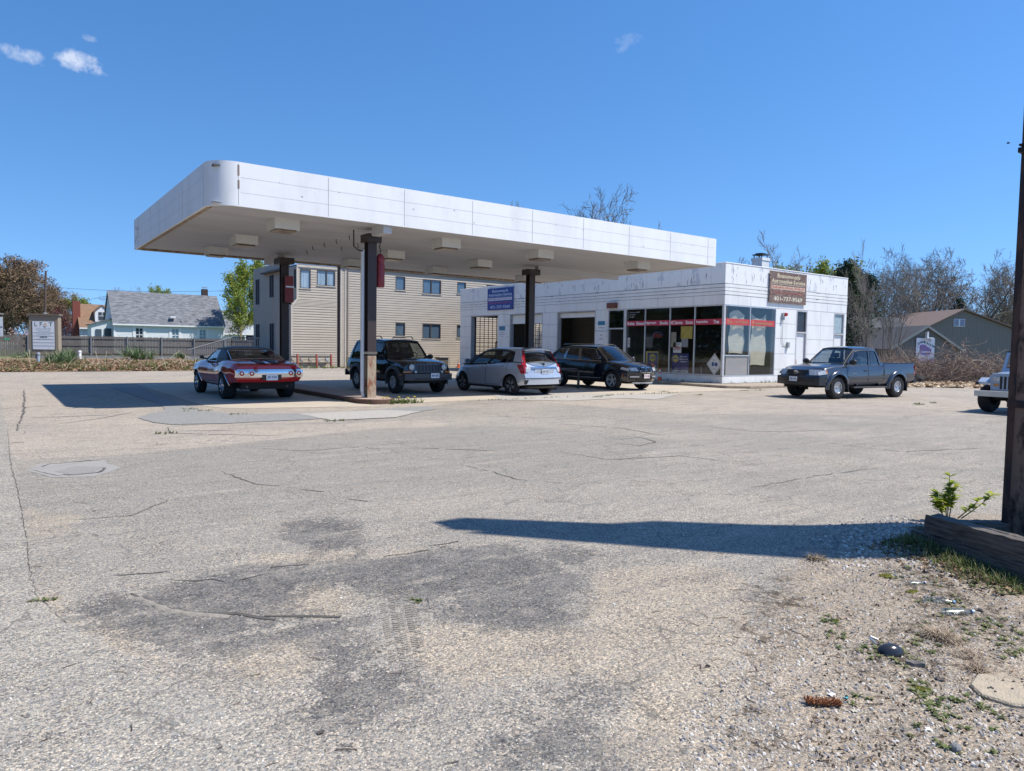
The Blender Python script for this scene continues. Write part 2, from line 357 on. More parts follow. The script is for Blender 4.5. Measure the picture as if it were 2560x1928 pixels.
    col = mix(math_('MULTIPLY', math_('SUBTRACT', 1.0, smooth(cw, 0.008, 0.035)), 0.75), col, (0.07, 0.065, 0.06))
    # fine procedural crazing on the old tan paving
    vc = N('ShaderNodeTexVoronoi'); vc.feature = 'DISTANCE_TO_EDGE'; vc.inputs['Scale'].default_value = 0.55
    wv = N('ShaderNodeVectorMath'); wv.operation = 'ADD'; nn = N('ShaderNodeTexNoise'); nn.inputs['Scale'].default_value = 1.6; nn.inputs['Detail'].default_value = 5; L.new(O, nn.inputs['Vector'])
    sc = N('ShaderNodeVectorMath'); sc.operation = 'SCALE'; L.new(nn.outputs['Color'], sc.inputs[0]); sc.inputs['Scale'].default_value = 1.3; L.new(O, wv.inputs[0]); L.new(sc.outputs[0], wv.inputs[1]); L.new(wv.outputs[0], vc.inputs['Vector'])
    cz = math_('MULTIPLY', math_('SUBTRACT', 1.0, smooth(vc.outputs['Distance'], 0.002, 0.009)), math_('MULTIPLY', smooth(n_big, 0.38, 0.55), 0.6))
    col = mix(cz, col, (0.12, 0.11, 0.095))
    L.new(col, P.inputs['Base Color']); P.inputs['Roughness'].default_value = 0.92; P.inputs['Specular IOR Level'].default_value = 0.25
    h = math_('ADD', math_('MULTIPLY', math_('SUBTRACT', 1.0, v1.outputs['Distance']), 0.6), math_('ADD', math_('MULTIPLY', n_grit, 0.5), math_('MULTIPLY', sp.outputs[1], 0.5)))
    h = math_('ADD', h, math_('MULTIPLY', n_fine, 1.2))
    b = N('ShaderNodeBump'); b.inputs['Strength'].default_value = 0.75; b.inputs['Distance'].default_value = 0.006; L.new(h, b.inputs['Height']); L.new(b.outputs[0], P.inputs['Normal'])
    return m
def build_ground():
    N_ = 380; t = np.linspace(-1, 1, N_); k = 5.6; a = 3.3
    X = 4.2 + a * np.sinh(k * t) * 2.2; Y = 4.0 + a * np.sinh(k * t) * 2.2
    gx, gy = np.meshgrid(X, Y, indexing='ij'); P = np.stack([gx.ravel(), gy.ravel()], 1); z = gh(P[:, 0], P[:, 1])
    rr = np.random.RandomState(3)
    me = bpy.data.meshes.new('parking_lot')
    v = np.concatenate([P, z[:, None]], 1)
    idx = np.arange(N_ * N_).reshape(N_, N_); f = np.stack([idx[:-1, :-1], idx[1:, :-1], idx[1:, 1:], idx[:-1, 1:]], -1).reshape(-1, 4)
    me.from_pydata(v.tolist(), [], f.tolist())
    for nm, polys in (('dark', DARK), ('sand', SAND), ('tan', TAN), ('greyn', GREYN), ('road', ROAD), ('dirt', DIRT), ('soil', SOIL)):
        d = np.full(len(P), 1e9)
        for p in polys: d = np.minimum(d, sdist(P, gp(p)))
        at_ = me.attributes.new(nm, 'FLOAT', 'POINT'); at_.data.foreach_set('value', np.clip(d, -50, 50).astype(np.float32))
    d = np.full(len(P), 1e9)
    for p in CRACK: d = np.minimum(d, ldist(P, gp(p)))
    at_ = me.attributes.new('crack', 'FLOAT', 'POINT'); at_.data.foreach_set('value', np.clip(d, 0, 5).astype(np.float32))
    for p in me.polygons: p.use_smooth = True
    o = bpy.data.objects.new('parking_lot', me); C.objects.link(o); me.materials.append(lotmat()); tag(o, 'worn pale grey and tan asphalt lot with sandy patches and cracks', kind='structure')
build_ground()
def sheet(name, pts, z, m, label=None, wob=0.0, seed=1, kind='structure', thick=0.0):
    'flat irregular sheet; edges broken up by wob'
    r_ = random.Random(seed); out = []
    n = len(pts)
    for i in range(n):
        a = Vector(pts[i][:2]); b = Vector(pts[(i + 1) % n][:2]); L_ = (b - a).length; k = max(1, int(L_ / 0.25)) if wob else 1
        for j in range(k):
            p = a.lerp(b, j / k)
            if wob: p += Vector((r_.uniform(-wob, wob), r_.uniform(-wob, wob)))
            out.append((p.x, p.y, z))
    mb = MB()
    if thick: mb.prism(out, (0, 0, -thick))
    else: mb.poly(out)
    o = mb.obj(name, m)
    return tag(o, label, kind=kind)
M_conc = mat('apron concrete', (0.47, 0.40, 0.31), 0.9, col2=(0.37, 0.33, 0.27), scale=1.2, bump=0.4, bscale=90, th=(0.3, 0.6))
M_patch = mat('grey patch asphalt', (0.33, 0.32, 0.295), 0.9, col2=(0.17, 0.168, 0.16), scale=26, bump=0.8, bscale=120, th=(0.35, 0.65))
M_dkasph = mat('dark asphalt', (0.12, 0.12, 0.125), 0.9, scale=6, bump=0.5)
M_joint = mat('joint filler', (0.07, 0.065, 0.06), 0.9)
M_pale = mat('pale worn asphalt', (0.44, 0.405, 0.35), 0.9, col2=(0.31, 0.29, 0.26), scale=12, bump=0.6, bscale=90)
# concrete aprons under the canopy: joints between the pads stay open
pa = [gnd(*q) for q in ((345, 968), (502, 1024), (560, 1026), (850, 1018), (1020, 1008))]
xs = [pa[0].x - 0.1, 8.0]; 
def pad(x0, x1, y0, y1, i): sheet('concrete_pad', [(x0, y0), (x1, y0), (x1, y1), (x0, y1)], 0.006, M_conc, wob=0.0, seed=i)
sheet('concrete_pad', [(4.35, 19.1), (4.62, 18.35), (4.95, 18.1), (7.7, 17.35), (8.3, 17.1), (8.3, 30.2), (4.35, 30.2)], 0.006, M_conc)
i = 0
for x0, x1 in ((9.1, 13.2), (13.225, 17.0), (17.025, 21.0), (21.025, 26.0)):
    for y0, y1 in ((17.9, 22.4), (22.425, 26.6), (26.625, 30.2)):
        pad(x0, x1, y0 + (0.1 if x0 > 17 and y0 < 18 else 0), y1, i); i += 1
sheet('asphalt_patch', gp([(345,1045),(380,1057),(430,1062),(560,1060),(760,1050),(960,1040),(1090,1024),(1075,1016),(860,1030),(620,1036),(560,1033),(505,1026),(468,1016),(350,970),(278,970),(405,1013),(412,1028),(370,1036)]), 0.010, M_patch, 'grey newer asphalt patch along the edge of the concrete apron', 0.02, 4)
sheet('asphalt_patch', gp([(745,1036),(960,1026),(1050,1030),(990,1045),(830,1052)]), 0.014, M_pale, 'pale repair strip beside the grey asphalt patch', 0.02, 5)
sheet('asphalt_patch', gp([(1225,983),(1700,986),(1640,1000),(1560,996),(1420,1003),(1250,1000)]), 0.010, M_pale, 'pale crumbling asphalt at the edge of the apron in front of the hatchback', 0.03, 6)
# far lot behind the leafy bank with stall lines
sheet('far_lot', [(-30, 58), (60, 58), (60, 81.3), (-30, 81.3)], 0.012, M_dkasph)
sheet('far_road', [(-120, 150), (60, 150), (60, 163), (-120, 163)], 0.012, mat('road grey', (0.33, 0.32, 0.3), 0.9))
M_line = mat('road paint', (0.72, 0.72, 0.70), 0.7, var=0.2, scale=20)
for k, x in enumerate((-3.2, -0.4, 5.6, 8.4, 11.4, 14.6, 17.8)):
    o = MB().poly([(x, 60.5, 0.02), (x + 0.14, 60.5, 0.02), (x - 0.6, 66.5, 0.02), (x - 0.75, 66.5, 0.02)]).obj('stall_line', M_line); tag(o, kind='structure')
M_grass = mat('lawn green', (0.10, 0.16, 0.035), 0.95, col2=(0.17, 0.17, 0.07), scale=3, bump=0.8)
sheet('lawn', [(-160, 82.5), (60, 82.5), (60, 149), (-160, 149)], 0.012, M_grass)
sheet('lawn', [(-30, 62.0), (2.0, 62.0), (2.0, 80.5), (-30, 80.5)], 0.020, M_grass)
sheet('lawn', [(62, -200), (420, -200), (420, 300), (62, 300)], 0.010, mat('rough ground', (0.16, 0.14, 0.08), 0.95, col2=(0.10, 0.12, 0.04), scale=2))
def bankz(x, y):
    e = min(y - 42.45 - max(0, (x - 9) * .5), 57.5 - y, 13.3 - x, x + 12.2); e = max(0.0, e); return .015 + .34 * min(1, e / 3.0) ** .7 * (1 + .25 * math.sin(x * 1.3 + y * .7))
rows = []
for ix in range(52):
    x = -12.2 + 25.5 * ix / 51; y0 = 42.3 + max(0, (x - 9) * .5) + .25 * math.sin(x * 2.1) + .15 * math.sin(x * 5.3); rows.append([(x, y0 + (57.5 - y0) * jy / 30, bankz(x, y0 + (57.5 - y0) * jy / 30) if jy not in (0,) else .012) for jy in range(31)])
tag(MB().grid(rows).obj('leaf_bank', mat('dead leaf soil', (0.30, 0.20, 0.115), 0.95, col2=(0.13, 0.10, 0.06), scale=9, bump=1.0, bscale=30), smooth=60), kind='structure')
# islands
M_kerb = mat('rusty kerb', (0.17, 0.085, 0.055), 0.85, col2=(0.08, 0.05, 0.04), scale=8)
M_isl = mat('island concrete', (0.42, 0.30, 0.235), 0.9, col2=(0.30, 0.25, 0.2), scale=3)
def island(x, y0, y1, w, name='pump_island', flip=False):
    pts = []
    for k in range(21): t = math.pi + math.pi * k / 20; pts.append((x + w * math.cos(t), y0 + w * math.sin(t), 0))
    for k in range(21): t = math.pi * k / 20; pts.append((x + w * math.cos(t), y1 + w * math.sin(t), 0))
    MB().prism(pts, (0, 0, 0.12)).obj(name + '_kerb', M_kerb)['kind'] = 'structure'
    q = [(x + (p[0] - x) * 0.86, p[1] + (0.06 if p[1] < (y0 + y1) / 2 else -0.06), 0.121) for p in pts]
    MB().prism(q, (0, 0, 0.012)).obj(name, M_isl)['kind'] = 'structure'
island(8.68, 18.35, 27.2, 0.55); 
island(17.4, 21.6, 26.5, 0.5)
# raised walk round the building
mw = MB().prism([(25.3, 18.95, 0), (26.2, 18.4, 0), (37.6, 18.4, 0), (37.6, 20.1, 0), (26.62, 20.1, 0), (26.62, 28.7, 0), (25.3, 27.5, 0)], (0, 0, 0.12)).obj('walkway', mat('walk concrete', (0.40, 0.33, 0.25), 0.9, col2=(0.25, 0.2, 0.15), scale=3, bump=0.5), bevel=0.02); tag(mw, kind='structure')

# cracks as thin jagged fissures
M_crack = mat('crack dark', (0.10, 0.092, 0.08), .95)
def crack(pl, w_, seed, jag=.02):
    r_ = random.Random(seed); pts = []
    for a, b in zip(pl, pl[1:]):
        a, b = Vector(a), Vector(b); L_ = (b - a).length; n = max(1, int(L_ / (.06 + w_ * 3)))
        for k in range(n): pts.append(a.lerp(b, k / n) + Vector((r_.gauss(0, jag), r_.gauss(0, jag))))
    pts.append(Vector(pl[-1])); mb = MB(); n = len(pts)
    if n < 3: return
    for k in range(n - 1):
        if r_.random() < .07: continue
        d = (pts[k + 1] - pts[k]).normalized(); q = Vector((-d.y, d.x)); e0 = w_ * (.35 + .65 * math.sin(math.pi * (k + .1) / n)) * r_.uniform(.5, 1.2); e1 = w_ * (.35 + .65 * math.sin(math.pi * (k + 1) / n)) * r_.uniform(.5, 1.2); z = .004 + gz(pts[k].x, pts[k].y)
        mb.quad((*(pts[k] - q * e0), z), (*(pts[k] + q * e0), z), (*(pts[k + 1] + q * e1), z), (*(pts[k + 1] - q * e1), z))
    tag(mb.obj('crack', M_crack), kind='structure')
for k, p in enumerate(CRACK):
    P_ = gp(p); dm_ = Vector(P_[0]).length; crack(P_, .0035 + .0010 * dm_ + (.012 if k in (0, 6) else 0), k, .008)
rng = random.Random(91)
XC = [[(620, 1120), (760, 1128), (900, 1118), (1010, 1130)], [(1020, 985), (1100, 1000), (1230, 1012)], [(80, 1175), (140, 1190), (240, 1180)], [(60, 975), (60, 1030), (40, 1080)], [(1400, 1130), (1520, 1150), (1700, 1140), (1900, 1165)], [(1700, 1060), (1900, 1080), (2150, 1075)], [(1150, 1160), (1300, 1200), (1420, 1210)], [(1880, 1220), (2040, 1190), (2200, 1170)], [(2000, 1100), (2250, 1130), (2480, 1120)], [(550, 1180), (640, 1210), (700, 1215)], [(1200, 1040), (1350, 1046), (1440, 1040)], [(10, 1110), (60, 1106)], [(180, 1300), (330, 1290), (420, 1250)], [(700, 1430), (560, 1455), (420, 1450)]]
for k, p in enumerate(XC): P_ = gp(p); dm_ = Vector(P_[0]).length; crack(P_, .003 + .0008 * dm_, 40 + k, .014)
# seams of the older paving strips, paved edge seam by the street
for k, p in enumerate(([(19, 1076), (25, 1147), (52, 1260), (63, 1336), (76, 1441), (92, 1491), (168, 1559)], [(15, 1086), (60, 1084), (65, 1078)], [(60, 1180), (330, 1137), (830, 1085), (960, 1070)])): P_ = gp(p); crack(P_, .004, 70 + k, .006)
# pothole with broken rim
ph = gp([(140, 1180), (190, 1166), (260, 1168), (235, 1182), (185, 1186)]); sheet('pothole_patch', ph, .005, mat('pothole grit', (0.31, 0.29, 0.26), .95, col2=(0.22, 0.21, 0.195), scale=50, bump=1, bscale=90), wob=.03, seed=3)
P_ = gp([(135, 1184), (185, 1188), (240, 1183), (262, 1170)]); crack(P_, .03, 7, .03); P_ = gp([(70, 1175), (95, 1170), (120, 1160), (250, 1152)]); crack(P_, .02, 8, .04)
sheet('pothole_rim', gp([(70, 1178), (110, 1160), (260, 1150), (300, 1168), (240, 1190), (130, 1196)]), .003, mat('pothole halo', (0.25, 0.235, 0.21), .95, col2=(0.33, 0.31, 0.28), scale=30), wob=.06, seed=9)
# tyre print pressed into the sand
mb = MB(); r_ = random.Random(15)
for tr in range(5):
    a = Vector(gnd(948 + tr * 19, 1470)[:2]); b = Vector(gnd(990 + tr * 19, 1690)[:2]); d = (b - a).normalized(); q = Vector((-d.y, d.x)); L_ = (b - a).length; s_ = 0
    while s_ < L_:
        if r_.random() < .85 * math.sin(math.pi * s_ / L_) ** .6: c = a + d * s_ + q * .012 * (tr % 2); e = d * .008; g_ = q * .018 + d * (.01 if tr % 2 else -.01); mb.quad((*(c - e - g_), .003), (*(c + e - g_), .003), (*(c + e + g_), .003), (*(c - e + g_), .003))
        s_ += .03
tag(mb.obj('tyre_print', mat('pressed sand', (0.27, 0.24, 0.20), .95)), kind='structure')
# ---------------- common paints ----------------
M_white = mat('aged white enamel panel', (0.80, 0.80, 0.775), 0.42, col2=(0.66, 0.65, 0.62), scale=1.6, streak=(1, 1, 0.25), bump=0.05, bscale=6, th=(0.25, 0.55))
M_peel = mat('peeling white paint', (0.80, 0.80, 0.78), 0.5, col2=(0.60, 0.62, 0.64), scale=1.1, streak=(1.3, 1.3, 0.7), th=(0.40, 0.43), bump=0.15, bscale=5)
M_gap = mat('dirty joint', (0.11, 0.10, 0.09), 0.9)
M_alu = mat('aluminium frame', (0.62, 0.63, 0.64), 0.38, metal=0.6, var=0.06)
M_dark = mat('dark interior', (0.035, 0.035, 0.038), 0.9)
M_black = mat('black paint', (0.012, 0.012, 0.013), 0.45)
M_red = mat('signal red', (0.45, 0.02, 0.02), 0.4)
M_glass = glassmat('shop glass', (0.88, 0.90, 0.89), base=0.065)
M_darkglass = glassmat('dark window glass', (0.2, 0.22, 0.24), base=0.12)
M_plainwhite = mat('white print', (0.8, 0.8, 0.8), 0.5, var=0.02)
M_fixw = mat('dull wire', (0.3, 0.29, 0.27), .7)
# ---------------- canopy ----------------
X0, X1, Y0, Y1, ZB, ZT = 4.12, 22.46, 17.44, 28.22, 4.84, 5.87
can = thing('station_canopy', 'large flat white canopy with rounded near corner standing on dark steel columns', 'canopy', (8.64, 18.6, 0))
def crel(mb): return mb.xf(Matrix.Translation((-8.64, -18.6, 0)))
rad = 0.62
out = [(X0 + rad - rad * math.cos(t), Y0 + rad - rad * math.sin(t)) for t in [math.pi / 2 * k / 12 for k in range(13)]]
rr_ = 0.12
out += [(X1 - rr_ + rr_ * math.sin(t), Y0 + rr_ - rr_ * math.cos(t)) for t in [math.pi / 2 * k / 4 for k in range(5)]]
out += [(X1, Y1), (X0, Y1)]
mb = MB(); n = len(out)
for i in range(n):
    a, b = out[i], out[(i + 1) % n]
    mb.quad((*a, ZB), (*b, ZB), (*b, ZT), (*a, ZT))
cx_, cy_ = (X0 + X1) / 2, (Y0 + Y1) / 2
inn = [(cx_ + (p[0] - cx_) * 0.992, cy_ + (p[1] - cy_) * 0.988) for p in out]
for i in range(n):
    a, b = out[i], out[(i + 1) % n]; c, d = inn[(i + 1) % n], inn[i]
    mb.quad((*a, ZB), (*b, ZB), (*c, ZB), (*d, ZB)); mb.quad((*a, ZT), (*b, ZT), (*c, ZT), (*d, ZT)); mb.quad((*d, ZB), (*c, ZB), (*c, ZB + .12), (*d, ZB + .12)); mb.quad((*d, ZT), (*c, ZT), (*c, ZT - .2), (*d, ZT - .2))
M_fascia = mat('canopy fascia paint', (0.81, 0.81, 0.80), 0.45, col2=(0.72, 0.72, 0.70), scale=1.3, streak=(1, 1, 0.3), th=(0.3, 0.55), bump=.35, bscale=2.2)
crel(mb).obj('fascia', M_fascia, can, smooth=25)
# seams of the fascia sheets
M_seam = mat('fascia seam', (0.45, 0.44, 0.42), 0.8); M_fline = mat('fascia fine line', (0.67, 0.66, 0.65), 0.8)
for x in (4.75, 6.95, 9.1, 11.3, 13.5, 15.6, 17.7, 19.8, 21.9): crel(MB().box(x - .006, x + .006, Y0 - .004, Y0 + .01, ZB + .03, ZT - .04)).obj('fascia_seam', M_seam, can)
for y in (18.1, 20.4, 22.7, 25.0, 27.3): crel(MB().box(X0 - .004, X0 + .01, y - .006, y + .006, ZB + .03, ZT - .04)).obj('fascia_seam', M_seam, can)
for z in (ZB + .33, ZB + .68): crel(MB().box(4.8, X1 - .2, Y0 - .003, Y0 + .01, z - .003, z + .003)).obj('fascia_line', M_fline, can); crel(MB().box(X0 - .003, X0 + .01, 18.1, Y1 - .1, z - .003, z + .003)).obj('fascia_line', M_fline, can)
r_ = random.Random(5); mb = MB()
for k in range(34):  # rust flecks and old letter scars
    if k < 20: x = X0 - .003; y = 27.2 + r_.random() * .8; z = ZB + .18 + r_.random() * .6; s1 = r_.uniform(.02, .07); s2 = r_.uniform(.03, .12); mb.quad((x, y, z), (x, y + s1, z + r_.uniform(-.02, .02)), (x, y + s1 * .7, z + s2), (x, y + .01, z + s2 * .8))
    else: x = r_.uniform(4.8, 21); y = Y0 - .003; z = ZB + r_.uniform(.3, .72); s1 = r_.uniform(.015, .05); s2 = r_.uniform(.01, .03); mb.quad((x, y, z), (x + s1, y, z), (x + s1, y, z + s2), (x, y, z + s2 * .6))
for z0, z1 in ((5.55, 5.8), (5.25, 5.45)): mb.box(4.73, 4.77, Y0 - .005, Y0 + .01, z0, z1)
crel(mb).obj('paint_chips', mat('bare rusty chip', (0.25, 0.17, 0.14), 0.9), can)['kind'] = 'stuff'
# soffit
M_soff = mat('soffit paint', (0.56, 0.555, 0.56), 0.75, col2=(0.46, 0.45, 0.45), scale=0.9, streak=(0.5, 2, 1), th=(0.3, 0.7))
mb = MB()
ys = np.linspace(Y0 + .1, Y1 - .13, 27)
for a, b in zip(ys, ys[1:]): mb.quad((X0 + .08, a + .006, ZB + .05), (X1 - .08, a + .006, ZB + .05), (X1 - .08, b - .006, ZB + .05), (X0 + .08, b - .006, ZB + .05))
mb.quad((X0 + .08, Y0 + .1, ZB + .062), (X1 - .08, Y0 + .1, ZB + .062), (X1 - .08, Y1 - .12, ZB + .062), (X0 + .08, Y1 - .12, ZB + .062))
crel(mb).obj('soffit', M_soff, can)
mb = MB().box(X0 + .1, X1 - .1, Y0 + .12, Y1 - .14, ZT - .14, ZT - .1); crel(mb).obj('roof_deck', mat('tar roof', (0.1, 0.1, 0.1), 0.9), can)
M_trim = mat('rusty yellowed trim', (0.52, 0.42, 0.28), 0.8, col2=(0.22, 0.12, 0.07), scale=5)
mb = MB().box(X0 + .06, X0 + .17, Y0 + .6, Y1 - .15, ZB + .0, ZB + .05).box(X0 + .2, X1 - .2, Y1 - .26, Y1 - .14, ZB - .02, ZB + .05); crel(mb).obj('soffit_trim', M_trim, can)
M_col = mat('dark column paint', (0.030, 0.024, 0.022), 0.5, col2=(0.05, 0.03, 0.025), scale=5)
M_colr = mat('rusty cream column paint', (0.38, 0.31, 0.22), 0.8, col2=(0.22, 0.075, 0.03), scale=3.0, streak=(2, 2, 0.8), th=(0.36, 0.52))
def hcol(x, y, z0, z1, m, name, s=.26, par=can):
    h_ = s / 2; mb = MB().box(x - h_, x + h_, y - h_, y - h_ + .03, z0, z1).box(x - h_, x + h_, y + h_ - .03, y + h_, z0, z1).box(x - .02, x + .02, y - h_ + .03, y + h_ - .03, z0, z1)
    return crel(mb).obj(name, m, par)
c1 = hcol(8.66, 18.62, 1.32, ZB - .12, M_col, 'column'); lo = hcol(8.66, 18.62, .131, 1.32, M_colr, 'column_base'); lo['label'] = 'rust stained cream lower end of the near column'
mb = MB().box(8.46, 8.88, 18.36, 18.86, ZB - .34, ZB - .12); crel(mb).obj('column_cap', M_col, can)
hcol(8.66, 25.95, .131, ZB - .12, M_col, 'column'); mb = MB().box(8.40, 8.92, 25.6, 26.3, ZB - .34, ZB - .12); crel(mb).obj('column_cap', M_col, can)
c3 = hcol(17.4, 22.55, .131, ZB - .12, M_col, 'column', .27); mb = MB().box(17.15, 17.7, 22.3, 22.8, ZB - .34, ZB - .12); crel(mb).obj('column_cap', M_col, can)
crel(MB().box(8.54, 8.78, Y0 + .12, 18.3, ZB - .2, ZB + .05)).obj('cross_beam', M_soff, can); crel(MB().box(8.54, 8.78, 26.3, Y1 - .3, ZB - .2, ZB + .05)).obj('cross_beam', M_soff, can)
mb = MB().box(17.7, X1 - .3, 22.44, 22.66, ZB - .2, ZB + .05); crel(mb).obj('cross_beam', M_soff, can)
mb = MB().tube([(8.44, 18.66, .3), (8.44, 18.66, ZB - .55)], .055, 10).tube([(8.44, 18.66, .3), (8.48, 18.66, .16)], .045, 8); crel(mb).obj('downpipe', mat('downpipe paint', (0.62, 0.64, 0.66), 0.5, var=.05), can, smooth=40)
mb = MB().tube([(8.1, 18.5, ZB - .05), (8.1, 18.5, ZB - .5), (8.25, 18.5, ZB - .6), (8.44, 18.64, ZB - .58)], .02, 6); crel(mb).obj('conduit', M_col, can)
mb = MB()
for z in (1.38, 1.42): mb.tube([(8.38, 18.47, z), (8.81, 18.47, z), (8.81, 18.78, z)], .005, 4)
crel(mb).obj('tie_wire', M_fixw, can)
M_fix = mat('light fixture paint', (0.66, 0.66, 0.63), 0.5, var=.06)
M_lens = mat('dirty lens', (0.26, 0.20, 0.13), 0.3, col2=(0.12, 0.08, 0.05), scale=9)
for x in (6.32, 11.35, 15.05, 19.75):
    for y in (19.0, 22.65, 26.0):
        if x == 19.75 and y > 20 and y < 25: continue
        mb = MB().box(x - .33, x + .33, y - .33, y + .33, ZB - .21, ZB + .05); f = crel(mb).obj('light_fixture', M_fix, can)
        mb = MB().box(x - .28, x + .28, y - .28, y + .28, ZB - .26, ZB - .211); crel(mb).obj('lens', M_lens, f, bevel=.02)
for x, y in ((8.7, 20.2), (8.7, 21.2), (8.7, 22.2), (8.7, 23.2), (8.9, 24.3), (9.6, 21.6), (9.5, 22.7), (9.4, 20.4)): crel(MB().tube([(x, y, ZB + .05), (x, y, ZB - .04), (x + .04, y, ZB - .09)], .012, 5)).obj('hose_hook', M_black, can)
# fire suppression bottles
def bottle(x, y, z, label, boxy=False):
    t = thing('suppression_cylinder', label, 'fire bottle', (x, y, z))
    if boxy: MB().box(-.13, .13, -.1, .1, -.95, 0).obj('housing', M_redm, t, bevel=.01); MB().box(-.15, .15, -.108, -.1, -.42, -.36).obj('strap', M_alu, t)
    else:
        MB().lathe([(0, -.95), (.11, -.95), (.125, -.9), (.125, -.35), (.10, -.28), (.10, -.27), (.125, -.2), (.125, -.12), (.06, -.02), (.03, 0), (0, 0)], 16).obj('bottle', M_redm, t, smooth=40)
        MB().tube([(0, 0, 0), (0, 0, .12), (-.03, 0, .2), (0, 0, .3)], .014, 6).obj('valve', M_black, t)
M_redm = mat('faded red enamel', (0.30, 0.03, 0.04), 0.45, col2=(0.17, 0.02, 0.025), scale=4)
bottle(8.95, 18.6, ZB - .62, 'faded red fire suppression bottle hanging on the near canopy column')
bottle(8.72, 25.6, ZB - .78, 'boxy red fire suppression housing strapped to the far canopy column', True)
# ---------------- service station building ----------------
KX, KY, KA, KB, ZTOP = 26.68, 20.23, 10.43, 22.35, 5.55
st = thing('service_station', 'low white panelled garage with three open bays and a glazed corner office', 'building', (KX, KY, 0))
def srel(mb): return mb.xf(Matrix.Translation((-KX, -KY, 0)))
sp = lambda mb, name, m, par=st, **k: srel(mb).obj(name, m, par, **k)
zs = [.12, .44, .75, 1.5, 2.25, 2.98, 3.70]
front_holes = [(37.95, 41.2, .0, 3.70), (33.3, 36.65, .0, 3.70), (28.68, 31.95, .0, 3.70), (26.45, 27.7, .12, 3.70), (20.33, 26.38, .46, 3.70)]
side_holes = [(26.78, 30.65, .44, 3.70), (32.38, 33.36, .12, 3.70), (35.86, 36.9, .12, 3.70)]
G_ = .007
mbt = MB(); mbb = MB(); mbp = MB()
def fx(a, b, p, q, z0, z1):
    g = G_ if p == z0 else 0; mbt.box(KX - .015, KX + .02, a + G_, b - G_, p + (G_ if abs(p - z0) < 1e-6 else 0), q - (G_ if abs(q - z1) < 1e-6 else 0))
us = [20.23, 20.33, 26.41, 26.45, 27.7, 28.2, 28.68, 31.95, 32.6, 33.3, 36.65, 37.2, 37.95, 41.2, 41.9, 42.58]
wall_tiles(mbt, us, zs, front_holes, fx)
def fb(a, b, p, q, z0, z1): mbb.box(KX + .02, KX + .22, a, b, p, q)
wall_tiles(mbb, [20.23, 42.58], [.0, 3.70], front_holes, fb)
def sx_(a, b, p, q, z0, z1): mbt.box(a + G_, b - G_, KY - .015, KY + .02, p + (G_ if abs(p - z0) < 1e-6 else 0), q - (G_ if abs(q - z1) < 1e-6 else 0))
wall_tiles(mbt, [KX - .015, 26.78, 29.2, 30.65, 32.38, 33.36, 34.6, 35.86, 36.9, 37.1], zs, side_holes, sx_)
def sb_(a, b, p, q, z0, z1): mbb.box(a, b, KY + .02, KY + .22, p, q)
wall_tiles(mbb, [KX + .22, 37.1], [.0, 3.70], side_holes, sb_)
ends_ = [(27.9, 31.2, 1.0, 3.7), (32.6, 35.6, 1.0, 3.7)]
def eb_(a, b, p, q, z0, z1): mbb.box(a, b, 42.38, 42.58, p, q)
wall_tiles(mbb, [KX, 37.1], [0, 5.4], ends_, eb_)
mbb.box(36.9, 37.1, KY + .22, 42.38, 0, 5.4)   # rear and far walls
mbb.box(KX + .02, KX + .22, KY + .22, 42.38, 3.70, 5.45).box(KX + .22, 36.9, KY + .02, KY + .22, 3.70, 5.45)
sp(mbt, 'wall_panels', M_white); 
sp(mbb, 'wall', mat('wall backing', (0.30, 0.29, 0.28), 0.9))
# fascia course, ribbed band, parapet panels
mbt = MB(); mbd = MB()
fr = [20.23, 22.0, 24.2, 26.4, 28.6, 30.9, 33.1, 35.3, 37.6, 39.9, 42.58]
sd = [KX, 28.6, 30.8, 33.0, 35.2, 37.1]
for a, b in zip(fr, fr[1:]): mbt.box(KX - .018, KX + .02, a + G_ - (.02 if a == fr[0] else 0), b - G_, 3.706, 4.14)
for a, b in zip(sd, sd[1:]): mbt.box(a + G_ - (.004 if a == KX else 0), b - G_, KY - .018, KY + .02, 3.706, 4.14)
for k in range(3):
    z0 = 4.155 + k * .165; z1 = z0 + .145
    mbt.box(KX - .03, KX + .02, KY - .03, 42.58, z0, z1).box(KX + .02, 37.1, KY - .03, KY + .02, z0, z1)
sp(mbt, 'ribbed_band', M_white, bevel=.006)
mbt = MB()
fr2 = sorted(fr + [a + .75 for a in fr[:-1]] + [a + 1.5 for a in fr[:-1]]); fr2 = [v for v in fr2 if v < 42.5] + [42.58]
for a, b in zip(fr2, fr2[1:]): mbt.box(KX - .018, KX + .02, a + .004 - (.02 if a == fr2[0] else 0), b - .004, 4.66, ZTOP)
sd2 = sorted(sd + [a + .8 for a in sd[:-1]] + [a + 1.45 for a in sd[:-1]]); sd2 = [v for v in sd2 if v < 37.0] + [37.1]
for a, b in zip(sd2, sd2[1:]): mbt.box(a + .004 - (.0 if a != KX else .0), b - .004, KY - .018, KY + .02, 4.66, ZTOP)
sp(mbt, 'parapet', M_peel)
mbt = MB().box(KX - .04, KX + .25, KY - .04, 42.6, ZTOP, ZTOP + .05).box(KX + .25, 37.12, KY - .04, KY + .25, ZTOP, ZTOP + .05); sp(mbt, 'coping', mat('white coping', (0.8, 0.8, 0.79), 0.4, var=.05), bevel=.02)
mbt = MB().box(KX + .2, 36.9, KY + .2, 42.38, 5.2, 5.3); sp(mbt, 'roof', mat('flat roof felt', (0.12, 0.12, 0.12), 0.9))
